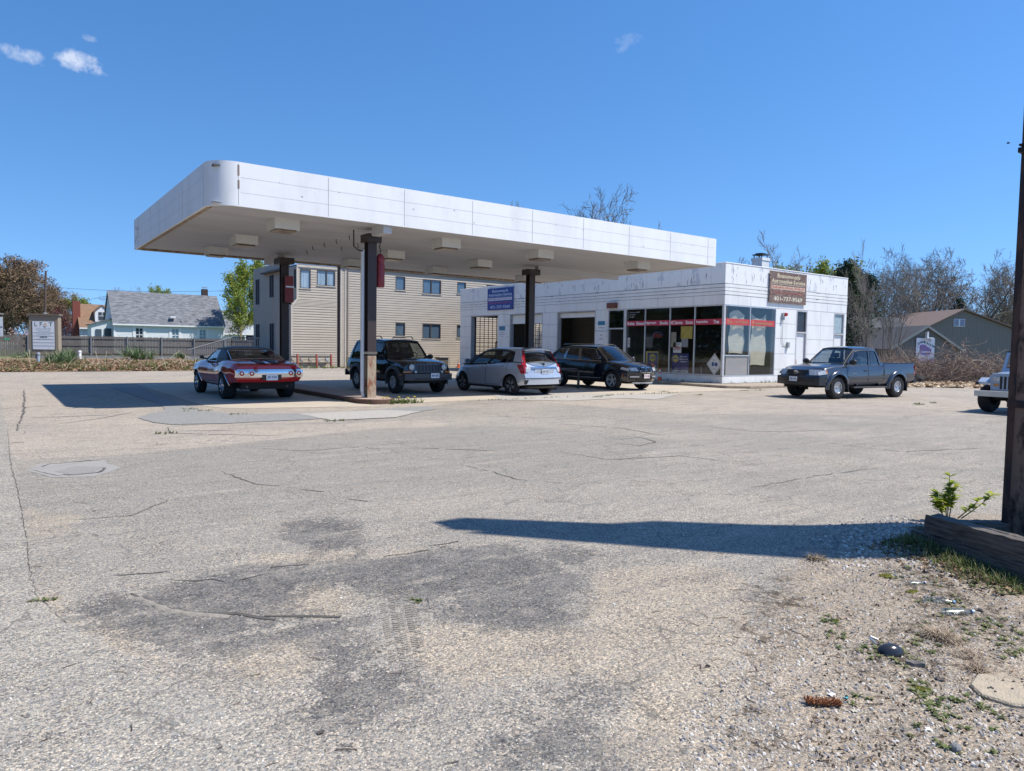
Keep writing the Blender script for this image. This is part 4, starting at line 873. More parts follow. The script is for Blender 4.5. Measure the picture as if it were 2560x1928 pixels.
        mb.grid([rows[0], rows2[0]]).grid([rows[-1], rows2[-1]]).grid([[r[0] for r in rows], [r[0] for r in rows2]]).grid([[r[-1] for r in rows], [r[-1] for r in rows2]])
        return mb.obj(name, m, par or c.t, smooth=35)
    def side(c, s, pts, off, name, m, par=None):
        'polygon x,z laid on body side'
        return MB().poly([(x, s * (c.sy(x, z) + off), z) for x, z in pts]).obj(name, m, par or c.t)
    def seam(c, s, pts, name='door_seam', w_=.012, m=None):
        mb = MB(); P_ = []
        for (x0, z0), (x1, z1) in zip(pts, pts[1:]):
            for k in range(5): t = k / 5; P_.append((x0 + (x1 - x0) * t, z0 + (z1 - z0) * t))
        P_.append(pts[-1])
        for (x0, z0), (x1, z1) in zip(P_, P_[1:]):
            dx, dz = x1 - x0, z1 - z0; L_ = math.hypot(dx, dz) or 1; nx, nz_ = -dz / L_ * w_ / 2, dx / L_ * w_ / 2
            q = [(x0 - nx, z0 - nz_), (x1 - nx, z1 - nz_), (x1 + nx, z1 + nz_), (x0 + nx, z0 + nz_)]
            mb.quad(*[(x, s * (c.sy(x, z) + .003), z) for x, z in q])
        return mb.obj(name, m or M_trimb, c.t)
    def strip(c, s, x0, x1, z0, z1, off, name, m, n=14, th=.02, zf=None):
        rows = []; rb_ = []
        for k in range(n):
            x = x0 + (x1 - x0) * k / (n - 1); a, b = (z0, z1) if not zf else zf(x)
            rows.append([(x, s * (c.sy(x, a) + off - th), a), (x, s * (c.sy(x, a) + off), a), (x, s * (c.sy(x, b) + off), b), (x, s * (c.sy(x, b) + off - th), b)])
        return MB().grid(rows).obj(name, m, c.t)
    def flares(c, m, w_=.09, out=.04, a0=-8, a1=188, name='fender_flare'):
        for xc, r in ((c.xf, c.P['arch']), (c.xr, c.P.get('archr', c.P['arch']))):
            for s in (-1, 1):
                rows = []
                for k in range(25):
                    a = R(a0 + (a1 - a0) * k / 24); row = []
                    for dr, o in ((-.004, -.03), (-.004, out), (w_ * .45, out * 1.05), (w_ * .85, out * .6), (w_, -.012)):
                        x = xc + (r + dr) * math.cos(a); z = c.P['wr'] + (r + dr) * math.sin(a); row.append((x, s * (c.sy(x, min(max(z, c.sill(x)), c.zs(x))) + o), z))
                    rows.append(row)
                MB().grid(rows).obj(name, m, c.t, smooth=50)
    def wheels(c, r, wd, track, rimr, style, rimm=None, dish=.03, wdr=None, rr=None, turn=0):
        rimm = rimm or M_rim
        for xc, rear in ((c.xf, 0), (c.xr, 1)):
            W_ = (wdr or wd) if rear else wd; Rr = (rr or r) if rear else r
            for s in (-1, 1):
                # outward = +y
                prof = [(rimr - .01, -W_ / 2 + .01), (rimr + .02, -W_ / 2), (Rr - .035, -W_ / 2 + .002), (Rr - .01, -W_ / 2 + .02), (Rr, -W_ / 2 + .045), (Rr, W_ / 2 - .045), (Rr - .01, W_ / 2 - .02), (Rr - .035, W_ / 2 - .002), (rimr + .02, W_ / 2), (rimr - .01, W_ / 2 - .012), (rimr - .02, W_ / 2 - .1), (rimr - .02, -W_ / 2 + .1), (rimr - .01, -W_ / 2 + .01)]
                w1 = MB().lathe(prof, 36, (0, 0, 0), 'y').obj('wheel', M_tyre, c.t, smooth=40)
                yo = W_ / 2 - dish
                rb = MB().lathe([(rimr - .005, W_ / 2 - .008), (rimr - .02, W_ / 2 - .004), (rimr - .03, yo - .02), (rimr - .035, -W_ / 2 + .03)], 36, (0, 0, 0), 'y')
                if style == 'rally':
                    rb.lathe([(rimr - .03, yo - .05), (rimr * .72, yo - .06), (rimr * .62, yo - .02), (rimr * .3, yo - .015), (rimr * .25, yo + .03), (0, yo + .035)], 36, (0, 0, 0), 'y')
                else:
                    n, w0, w1_, tw = {'five': (5, .07, .05, 0), 'multi': (10, .035, .028, .12), 'split': (10, .03, .03, .2), 'six': (6, .075, .055, 0)}[style]
                    for k in range(n):
                        a = 2 * math.pi * k / n + (tw if k % 2 else -tw); M_ = Matrix.Rotation(a, 4, 'Y')
                        i0 = len(rb.v); rb.prism([(-w0, yo - .03, rimr * .18), (w0, yo - .03, rimr * .18), (w1_, yo, rimr - .02), (-w1_, yo, rimr - .02)], (0, -.03, 0))
                        rb.v[i0:] = [tuple(M_ @ Vector(q)) for q in rb.v[i0:]]
                    rb.lathe([(rimr * .26, yo - .05), (rimr * .26, yo - .015), (rimr * .2, yo - .005), (0, yo)], 20, (0, 0, 0), 'y')
                rim = rb.obj('rim', rimm, w1, smooth=35)
                MB().lathe([(rimr - .03, yo - .075), (0, yo - .075)], 24, (0, 0, 0), 'y').obj('brake_disc', M_chassis if style != 'rally' else M_trimb, w1)
                w1.location = (xc, s * (track / 2), Rr); w1.rotation_euler = (0, 0.3 * xc, math.pi if s < 0 else 0)
                if not rear and turn: w1.rotation_euler[2] += turn
    def cabin(c, roofm, glass, gglass, pm, seats=2, inner=True):
        P = c.P; g = P['cab']; zb, zr = g['zb'], g['zr']; hb, hr = g['hb'], g['hr']; a0, a1, r1, r0 = g['a0'], g['a1'], g['r1'], g['r0']
        n = 17; rows = []
        cr_ = g.get('crown', .06); fd_ = g.get('fd', .05)
        def rz(x, q):
            t = (x - r1) / (a1 - r1); return zr - cr_ * abs(q) ** 3.0 - fd_ * (2 * abs(t - g.get('peak', .5))) ** 2.5
        X = np.linspace(r1, a1, 15); ro = []
        for x in X:
            t = (x - r1) / (a1 - r1); wy = hr * (1 - .03 * (2 * abs(t - .5)) ** 3); row = []
            for k in range(n):
                q = -1 + 2 * k / (n - 1); row.append((x + g.get('rb', .04) * (1 - q * q) * (1 if t > .5 else -1) * abs(2 * t - 1) ** 3, wy * q, rz(x, q)))
            row = [(row[0][0], row[0][1] - .005, row[0][2] - .05)] + row + [(row[-1][0], row[-1][1] + .005, row[-1][2] - .05)]
            ro.append(row)
        mb = MB().grid(ro); ed = .045
        mb.grid([ro[0], [(p[0] - .01, p[1], p[2] - ed) for p in ro[0]]]).grid([ro[-1], [(p[0] + .01, p[1], p[2] - ed) for p in ro[-1]]])
        roof = mb.obj('roof', roofm, c.t, smooth=50); c.roof = roof; c.rz = rz
        zrs = lambda x: rz(min(max(x, r1), a1), 1) - .03
        def bot(s): x = r0 + (a0 - r0) * s; return x, hb * (1 - .04 * (2 * abs(s - .5)) ** 4), max(zb, c.zs(x) - .02) if g.get('follow') else zb + g.get('zslope', 0) * (s - .5)
        def top(s): x = r1 + (a1 - r1) * s; return x, hr * (1 - .03 * (2 * abs(s - .5)) ** 3), zrs(x)
        def SP(sb, st, t, o=0):
            b, q = bot(sb), top(st); x = b[0] + (q[0] - b[0]) * t; y = b[1] + (q[1] - b[1]) * t + .03 * math.sin(math.pi * t) + o; z = b[2] + (q[2] - b[2]) * t; return x, y, z
        wins = g['win']   # list of (sb0, st0, sb1, st1, glassname)
        for s in (-1, 1):
            edges = sorted([(w[0], w[1], w[2], w[3]) for w in wins], key=lambda w: w[0])
            # pillars between windows, plus ends
            cur = (0, 0); pil = []
            for e in edges: pil.append((cur[0], cur[1], e[0], e[1])); cur = (e[2], e[3])
            pil.append((cur[0], cur[1], 1, 1))
            mb = MB()
            for (b0, t0, b1, t1) in pil:
                rows = []
                for k in range(7):
                    t = k / 6; rows.append([SP(b0 + (b1 - b0) * j / 3, t0 + (t1 - t0) * j / 3, t) for j in range(4)])
                rows = [[(x, s * y, z) for x, y, z in r] for r in rows]; mb.grid(rows)
                inr = [[(x, s * (abs(y) - .05), z) for x, y, z in r] for r in rows]; mb.grid([[r[0] for r in rows], [r[0] for r in inr]]).grid([[r[-1] for r in rows], [r[-1] for r in inr]]); mb.grid(inr)
            lt = g.get('rail', .90); lb = .02
            for e in edges:
                for ta, tb in ((lt, 1.0), (-.06, lb)):
                    rows = [[SP(e[0] + (e[2] - e[0]) * j / 6, e[1] + (e[3] - e[1]) * j / 6, t) for j in range(7)] for t in (ta, (ta + tb) / 2, tb)]
                    mb.grid([[(x, s * (y + .0015), z) for x, y, z in r] for r in rows])
            mb.obj('pillars', pm, c.t, smooth=40)
            for w in wins:
                rows = [[SP(w[0] + (w[2] - w[0]) * j / 6, w[1] + (w[3] - w[1]) * j / 6, lb + (lt - lb) * k / 5, -.015) for j in range(7)] for k in range(6)]
                gl = MB().grid([[(x, s * y, z) for x, y, z in r] for r in rows]).obj('side_window', {'d': M_cdark, 'l': M_clight}.get(w[4], gglass), c.t, smooth=60)
                # rubber edge
                e = MB(); q0 = rows
                def rim_(pts): 
                    pts = [(x, s * (y + .012), z) for x, y, z in pts]; e.tube(pts, .011, 4)
                rim_(q0[0]); rim_(q0[-1]); rim_([r[0] for r in q0]); rim_([r[-1] for r in q0]); e.obj('window_trim', g.get('trim', M_trimb), gl)
        # windscreen and rear screen
        for nm, xb, xt, sgn, gm in (('windscreen', a0, a1, 1, glass), ('rear_window', r0, r1, -1, g.get('rg', gglass))):
            fb, ft, bow = g.get('fb', .97), .96, g.get('bow', .16)
            zB = bot(1 if sgn > 0 else 0)[2] + (0 if sgn > 0 else g.get('rzb', 0)); tt = 1.0; rows = []
            for k in range(9):
                t = k / 8; row = []
                for j in range(13):
                    q = -1 + 2 * j / 12; yb = hb * fb * .96 * q; yt = hr * ft * q
                    xx = xb + (xt - xb) * t + sgn * bow * (1 - q * q) * (1 - .75 * t); zz = zB + (rz(xt, q * .98) - .035 - zB) * t + (.02 * math.sin(math.pi * t)) + (.03 * (1 - q * q) * (1 - t)); row.append((xx, yb + (yt - yb) * t, zz))
                rows.append(row)
            gl = MB().grid(rows).obj(nm, gm, c.t, smooth=60)
            e = MB()
            for pp in (rows[0], rows[-1], [r[0] for r in rows], [r[-1] for r in rows]): e.tube([(x + sgn * .012, y, z) for x, y, z in pp], .015 if nm != 'rear_window' else .014, 4)
            e.obj('window_trim', g.get('trim', M_trimb), gl)
            if sgn > 0: c.ws = rows
            else: c.rw = rows
        # interior
        zf = min(c.zs(0), zb) + .0
        cm = MB().box(r0 + .25, a0 - .15, -hb + .12, hb - .12, zb - .06, zb - .0)
        cm.obj('cabin_floor', M_seat, c.t)
        MB().box(a0 - .30, a0 - .02, -hb + .14, hb - .14, zb - .02, zb + .09).obj('dashboard', M_seat, c.t, bevel=.02)
        xs_ = [a1 - .38] + ([a1 - 1.25] if seats > 1 else [])
        for x in xs_:
            for y in (-.36, .36):
                mb = MB().box(x - .09, x + .09, y - .22, y + .22, zb - .1, zb + min(.24, zr - zb - .27)).box(x - .06, x + .05, y - .12, y + .12, zb + min(.26, zr - zb - .25), zb + min(.42, zr - zb - .14)).box(x - .01, x + .01, y - .06, y + .06, zb + .1, zb + .28); mb.obj('seat', M_seat, c.t, bevel=.03)
        if inner: sw = MB(); sw.tube([(a0 - .36 + .05 * math.sin(a), .36 + .18 * math.cos(a), zb + .08 + .17 * math.sin(a)) for a in [2 * math.pi * k / 16 for k in range(17)]], .014, 5).obj('steering_wheel', M_trimb, c.t)
    def mirror(c, x, z, m, sz=(.12, .10, .075), out=.12, sides=(-1, 1)):
        for s in sides:
            y = s * (c.P['cab']['hb'] + out); mb = MB()
            rows = []
            for k in range(7):
                t = k / 6; a = math.sin(math.pi * (t * .62 + .38)); rows.append([(x - .04 + .13 * t, y + s * sz[0] * .9 * a * math.cos(q), z + .01 + sz[2] * a * math.sin(q)) for q in [2 * math.pi * j / 12 for j in range(12)]])
            mb.grid(rows, True); mb.poly(rows[0]); mb.tube([(x + .02, s * (c.P['cab']['hb'] - .03), z - .05), (x + .02, y, z - .02)], .022, 6)
            w1 = mb.obj('door_mirror', m, c.t, smooth=45); MB().poly([(p[0] - .003, y + (p[1] - y) * .85, z + (p[2] - z) * .85) for p in rows[0]]).obj('mirror_glass', M_chrome, w1)
    def handle(c, pts, m, sides=(-1, 1)):
        for s in sides:
            for x, z in pts: MB().box(-.09, .09, -.018, .018, -.016, .016).xf(Matrix.Translation((x, s * (c.sy(x, z) + .012), z))).obj('door_handle', m, c.t, bevel=.007)
    def plate(c, end, y, z, txt, m=None, pm=None, off=.03):
        xe = c.P['x1'] if end > 0 else c.P['x0']; x = c.endx(xe, y, z) + end * off
        p = MB().box(-.005, .005, -.155, .155, -.077, .077).xf(Matrix.Translation((x, y, z))).obj('number_plate', pm or M_plate, c.t)
        F = frame((x + end * .007, y, z), (0, end, 0), (0, 0, 1)); text('lettering', txt, F, .075, m or M_pblue, p, width=.25, bold=.015)
# ---------- red coupe ----------
def coupe():
    P = dict(wb=2.84, x1=2.30, x0=-2.55, arch=.385, archr=.405, wr=.34, floor=.30, tw=.5, nw=.45, nbow=.16, tbow=.13,
        hw=[(-2.55, .90), (-2.2, .945), (-1.4, .965), (-.6, .925), (.2, .92), (1.2, .935), (2.0, .90), (2.30, .84)],
        zs=[(-2.55, .90), (-2.3, .985), (-1.7, 1.02), (-1.0, 1.03), (-.5, .96), (.3, .94), (1.4, .945), (2.1, .90), (2.30, .80)],
        zt=[(-2.55, .93), (-2.45, .99), (-1.6, 1.09), (-1.3, 1.10), (.6, 1.03), (.9, 1.06), (1.5, 1.03), (2.15, .97), (2.30, .86)],
        sill=[(-2.55, .50), (-2.0, .46), (-1.8, .37), (1.8, .36), (2.30, .44)], crease=(.74, .008),
        nose=[(.3, -.02), (.7, .05), (1, 0)], tail=[(.4, -.10), (.58, .02), (.75, .03), (.92, .0), (1.05, -.05)],
        prof=[(0, .90), (.15, .945), (.4, .99), (.6, 1.0), (.8, .97), (.93, .92), (1, .87)],
        cab=dict(zb=1.0, zr=1.44, hb=.82, hr=.66, a0=.86, a1=.18, r1=-.82, r0=-1.52, crown=.055, fd=.035, win=[(.44, .42, .955, .965, 'l')], bow=.2, rail=.88, trim=M_chrome, rg=M_clight, fb=.92, rb=.05, rzb=.07))
    c = Car('muscle_coupe', 'red two door coupe with black vinyl roof and twin black boot stripes under the canopy', 'car', (6.28, 22.84), (-.02, 1.0), 1.055, P)
    red = paint('red car paint', (0.42, 0.012, 0.016), .12); vin = mat('black vinyl roof', (0.014, 0.016, 0.024), 0.42, var=.1, bump=.3, bscale=120)
    c.body(red); c.cabin(vin, M_clight, M_clight, vin, seats=2)
    MB().box(.5, .9, -.7, .7, 1.0, 1.01).obj('cowl', red, c.t)
    # stripes on boot lid and bonnet
    for s in (-1, 1):
        for x0, x1 in ((-2.47, -1.62), (1.0, 2.2)):
            rows = []
            for k in range(12):
                x = x0 + (x1 - x0) * k / 11; row = []
                for y in (.085, .18, .29): z = c.topz(x, y); row.append((c.endx(x, s * y, z), s * y, z + .014))
                rows.append(row)
            MB().grid(rows).obj('stripe', M_black, c.t, smooth=60)
    # boot lid seams
    for s in (-1, 1):
        mb = MB(); pts = [(x, s * (.70 - .03 * (x + 1.7)), 0) for x in np.linspace(-1.65, -2.42, 12)]; pts = [(c.endx(x, y, c.topz(x, y)), y, c.topz(x, y) + .002) for x, y, _ in pts]; mb.tube(pts, .004, 4); mb.obj('boot_seam', M_trimb, c.t)
    b = c.patch(-1, -.895, .895, .63, .815, .085, 'rear_bumper', M_chrome, nz=8, ny=25, th=.08)
    c.patch(-1, -.86, .86, .82, .84, .045, 'bumper_top', M_chrome, nz=3, ny=15, th=.05)
    for y in (-.76, -.52, .52, .76):
        xx = c.endx(P['x0'], y, .73) - .086; l = MB().lathe([(0, -.02), (.062, -.018), (.068, -.01), (.068, .02)], 24, (xx, y, .735), 'x').obj('tail_lamp', M_lampr, c.t, smooth=40)
        MB().lathe([(.066, -.022), (.080, -.02), (.084, .02)], 24, (xx, y, .735), 'x').obj('lamp_ring', M_chrome, l, smooth=40); MB().lathe([(0, -.024), (.024, -.022), (.026, -.018)], 16, (xx, y, .735), 'x').obj('lamp_center', M_chrome, l)
    c.patch(-1, -.26, .26, .56, .70, .092, 'plate_recess', M_trimb, th=.05); c.plate(-1, 0, .63, 'JB 550', off=.105)
    c.patch(1, -.8, .8, .5, .62, .05, 'front_bumper', M_chrome, th=.08)
    for s in (-1, 1):
        c.seam(s, [(-.62, .97), (-.60, .42), (.74, .42), (.80, .97)]); c.strip(s, c.xr + .43, c.xf - .42, .385, .41, .004, 'rocker_trim', M_chrome)
        for xc, r in ((c.xf, .385), (c.xr, .405)):
            mb = MB(); pts = []
            for k in range(25): a = R(6 + 168 * k / 24); x = xc + (r + .008) * math.cos(a); z = .34 + (r + .008) * math.sin(a); pts.append((x, s * (c.sy(x, z) + .004), z))
            mb.tube(pts, .011, 5).obj('arch_trim', M_chrome, c.t)
        MB().box(-.05, .07, -.05, .05, -.045, .045).xf(Matrix.Translation((.62, s * .95, 1.10))).box(.56, .6, s * .8, s * .95, 1.04, 1.08).obj('door_mirror', M_trimb, c.t, bevel=.015)
    c.handle([(-.42, .86)], M_chrome)
    c.wheels(.335, .24, 1.60, .20, 'rally', M_chrome, dish=.05, wdr=.32, rr=.36)
    mb = MB()
    for s in (-1, 1): mb.tube([(-1.2, s * .45, .33), (-1.8, s * .5, .42), (-2.3, s * .55, .36)], .035, 8)
    mb.tube([(c.xr, -.75, .36), (c.xr, .75, .36)], .045, 8); mb.lathe([(0, -.14), (.1, -.12), (.15, 0), (.1, .12), (0, .14)], 14, (c.xr, 0, .36), 'x'); mb.obj('rear_axle', mat('dull steel', (.18, .17, .16), .5, .7), c.t, smooth=40)
    MB().box(-2.25, -1.75, -.4, .4, .34, .5).obj('fuel_tank', M_chassis, c.t, bevel=.04)
coupe()
# ---------- black boxy suv ----------
def suv():
    P = dict(wb=2.65, x1=2.12, x0=-2.18, arch=.44, wr=.36, floor=.34, nw=.4, tw=.3, nbow=.16, tbow=.05,
        hw=[(-2.18, .86), (-1.8, .89), (0, .895), (1.5, .895), (2.12, .86)], zs=[(-2.18, 1.05), (0, 1.05), (1.0, 1.03), (1.7, .97), (2.12, .90)],
        zt=[(-2.18, 1.10), (.6, 1.12), (.9, 1.17), (1.5, 1.12), (2.0, 1.03), (2.12, .98)], sill=[(-2.18, .52), (-1.7, .44), (1.7, .44), (2.12, .46)],
        nose=[(.4, .06), (.66, .06), (.70, -.01), (1.0, -.05)], tail=[(.4, .06), (.66, .06), (.7, 0), (1.1, -.02)],
        cab=dict(zb=1.07, zr=1.78, hb=.82, hr=.66, a0=.78, a1=.28, r1=-1.80, r0=-2.08, crown=.04, fd=.04, win=[(.06, .06, .30, .30, 'd'), (.34, .34, .615, .63, 'd'), (.65, .66, .955, .97, 'g')], bow=.12, rg=M_cdark, rail=.9))
    c = Car('boxy_suv', 'black boxy sport utility vehicle with round headlights behind the near canopy column', 'suv', (11.72, 22.92), (.03, -1.0), 1.045, P)
    blk = paint('black car paint', (0.008, 0.009, 0.012), .08); cl = mat('grey cladding', (0.055, 0.062, 0.072), .5, var=.05)
    c.body(blk); c.cabin(blk, M_clight, M_cglass, blk, 2)
    c.flares(cl, .12, .055); c.wheels(.365, .235, 1.56, .205, 'five')
    for s in (-1, 1):
        c.strip(s, -.86, .86, .44, .56, .015, 'side_cladding', cl); c.seam(s, [(.92, 1.0), (.88, .58), (-.02, .58), (-.06, 1.03)]); c.seam(s, [(-.06, 1.0), (-.04, .58), (-.72, .6), (-1.0, .85), (-1.02, 1.03)])
        MB().tube([(-1.5, s * .6, 1.76), (-1.4, s * .6, 1.83), (-.1, s * .6, 1.85), (.02, s * .6, 1.77)], .018, 6).obj('roof_rail', M_trimb, c.t, smooth=40)
    c.handle([(.05, .93), (-.88, .93)], M_trimb); c.mirror(.62, 1.17, M_trimb, (.13, .1, .085))
    c.patch(1, -.87, .87, .45, .66, .07, 'front_bumper', cl, nz=6, ny=21, th=.3); c.patch(1, -.6, .6, .47, .53, .076, 'lower_intake', M_trimb, ny=9, th=.02)
    g = c.patch(1, -.44, .44, .68, .95, .012, 'grille', cl, ny=9); 
    for k in range(7): y = -.36 + k * .12; c.patch(1, y - .035, y + .035, .70, .93, .022, 'grille_slot', M_black, g, ny=3, th=.005)
    for s in (-1, 1):
        for k in range(8):pass
        y = s * .60; x = c.endx(P['x1'], y, .85); h_ = MB().lathe([(0, .045), (.06, .04), (.095, .02), (.10, -.05)], 24, (x, y, .86), 'x').obj('headlight', M_lampg, c.t, smooth=50); MB().lathe([(.098, .02), (.118, .022), (.125, -.05)], 24, (x, y, .86), 'x').obj('lamp_ring', cl, h_)
        x = c.endx(P['x1'], s * .5, .72); MB().lathe([(0, .03), (.04, .02), (.045, -.02)], 14, (x + .02, s * .49, .715), 'x').obj('fog_lamp', M_lampg, c.t, smooth=50)
        c.patch(1, s * .62, s * .86, .685, .735, .02, 'turn_signal', M_amber, ny=5)
        c.side(s, [(1.86, .60), (1.95, .60), (1.95, .65), (1.86, .65)], .08, 'side_marker', M_amber)
    text('lettering', 'Jeep', frame((c.endx(P['x1'], 0, .97) - .0, 0, .985), (0, 1, 0), (-.6, 0, .8)), .05, M_chrome, c.t, width=.16, ext=.03)
    c.plate(1, .12, .6, '844 885', off=.09); c.patch(-1, -.88, .88, .46, .68, .08, 'rear_bumper', cl, th=.08)
suv()
# ---------- silver hatchback ----------
def hatch():
    P = dict(wb=2.53, x1=2.0, x0=-1.98, arch=.37, wr=.31, floor=.2, nw=.7, tw=.5, nbow=.25, tbow=.12,
        hw=[(-1.98, .78), (-1.7, .835), (-1.1, .847), (0, .83), (1.0, .845), (1.6, .82), (2.0, .70)], zs=[(-1.98, 1.02), (-1.4, 1.04), (-.6, 1.0), (.2, .945), (1.0, .86), (1.6, .76), (2.0, .62)],
        zt=[(-1.98, 1.06), (-1.4, 1.08), (.8, 1.02), (1.1, 1.0), (1.5, .90), (1.85, .78), (2.0, .68)], sill=[(-1.98, .36), (-1.6, .30), (-1.2, .22), (1.4, .20), (2.0, .26)], crease=(.82, .012),
        nose=[(.2, -.04), (.45, .06), (.7, -.05)], tail=[(.2, -.10), (.35, .06), (.62, .08), (.68, .02), (.85, .015), (1.08, -.10)],
        cab=dict(zb=.99, zr=1.525, hb=.775, hr=.585, a0=1.36, a1=.22, r1=-1.46, r0=-1.80, crown=.04, fd=.085, peak=.60, follow=0, zslope=-.16, win=[(.075, .06, .165, .13, 'g'), (.18, .145, .53, .54, 'g'), (.56, .57, .86, .965, 'g')], bow=.22, rg=M_cglass, rail=.88, rzb=-.02, fb=.9))
    c = Car('hatchback', 'silver five door hatchback seen from behind with tall red tail lamps', 'car', (14.86, 20.72), (-.085, .996), 1.06, P)
    sil = mat('silver car paint', (0.50, 0.54, 0.60), .27, .4, var=.03, scale=3, coat=1.0)
    c.body(sil); c.cabin(sil, M_clight, M_cglass, M_trimb, 2)
    c.wheels(.31, .19, 1.48, .225, 'multi', M_rimd); 
    # silver faced spokes
    for s in (-1, 1):
        c.seam(s, [(.98, .82), (.96, .3), (.02, .28), (-.02, .95)]); c.seam(s, [(-.02, .9), (.0, .3), (-.72, .32), (-1.05, .62), (-1.1, .98)])
        c.strip(s, -.85, .9, .20, .27, .012, 'sill_trim', M_trimb)
        # C pillar body colour
        MB().poly([(-1.80, s * .765, 1.06), (-1.52, s * .585, 1.45), (-1.30, s * .60, 1.47), (-1.36, s * .79, 1.07)]).obj('rear_pillar', sil, c.t)
        # tail lamps: tall upper blade and kicked lower corner
        pts = [(-.10, 1.44), (.02, 1.08), (.0, .98), (.17, .93), (.34, .95), (.26, .86), (.10, .74), (-.02, .70)]
        c.patch(-1, s * .56, s * .82, .70, .98, .014, 'tail_lamp', M_lampr, nz=6, ny=5, sh=lambda t, s=s: (s * (.73 - .06 * t), s * (.80 + 0 * t)))
        MB().prism([(-1.86, s * .70, .95), (-1.62, s * .572, 1.40), (-1.55, s * .60, 1.41), (-1.76, s * .80, .97)], (-.03, s * .012, .01)).obj('tail_lamp', M_lampr, c.t)
        c.side(s, [(-1.55, .97), (-1.86, .98), (-1.93, .72), (-1.78, .70), (-1.70, .82)], .012, 'tail_lamp', M_lampr)
        c.patch(-1, s * .57, s * .72, .75, .90, .018, 'reverse_lamp', M_lampg, ny=3, sh=lambda t, s=s: (s * (.64 - .10 * t), s * .735))
        c.patch(-1, s * .66, s * .79, .37, .50, .012, 'bumper_vent', M_trimb, nz=5, ny=4, sh=lambda t, s=s: (s * (.72 - .05 * t), s * .79))
    c.patch(-1, -.56, .56, .87, .92, .03, 'chrome_bar', M_chrome, ny=11); c.patch(-1, -.42, .42, .70, .86, .004, 'plate_recess', mat('silver darkened for shade', (0.46, 0.48, 0.51), .3, .3), ny=7, th=.0)  # flat plate area; recess shade is put into a darker silver
    c.patch(-1, -.80, .80, .545, .565, .012, 'bumper_seam', M_trimb, ny=11); c.patch(-1, -.6, .6, .24, .29, .01, 'lower_valance', M_trimb, ny=9)
    c.plate(-1, 0, .77, '241 87', off=.03, pm=mat('plate grey', (0.5, 0.52, 0.53), .5))
    MB().tube([(-1.95, -.04, .98), (-1.9, .1, 1.03), (-1.84, .33, 1.07)], .014, 5).lathe([(0, -.04), (.04, -.03), (.04, .02)], 12, (-1.92, 0, 1.0), 'x').obj('rear_wiper', M_trimb, c.t)
    t_ = text('lettering', 'H', frame((c.endx(P['x0'], 0, .93) - .04, 0, .945), (0, -1, 0), (0, 0, 1)), .085, M_chrome, c.t, bold=.03); text('lettering', 'FIT', frame((c.endx(P['x0'], .5, .82) - .02, .46, .82), (0, -1, 0), (0, 0, 1)), .045, M_trimb, c.t, width=.14)
    rows = [[(-1.66 + .18 * k / 5, -.56 + 1.12 * j / 8, 1.475 + .035 * k / 5 - .03 * abs(-1 + j / 4) ** 2) for j in range(9)] for k in range(6)]
    sp_ = MB().grid(rows).grid([rows[0], [(p[0] + .01, p[1], p[2] - .03) for p in rows[0]]]); sp_.obj('roof_spoiler', sil, c.t, smooth=50)
    c.handle([(.12, .88), (-.92, .93)], sil); c.mirror(.92, 1.04, sil, (.12, .1, .08)); MB().box(-.9, -.86, .0, .0, 1.5, 1.5)
    # spoke faces
    for w1 in [o for o in c.t.children if o.name.startswith('wheel') and not o.name.startswith('wheel_')]:
        mb = MB()
        for k in range(10):
            a = 2 * math.pi * k / 10 + (.12 if k % 2 else -.12); M_ = Matrix.Rotation(a, 4, 'Y'); mb.quad(*[tuple(M_ @ Vector(q)) for q in ((-.012, .068, .06), (.012, .068, .06), (.016, .0685, .2), (-.016, .0685, .2))])
        mb.obj('spoke_face', M_rim, w1)
hatch()
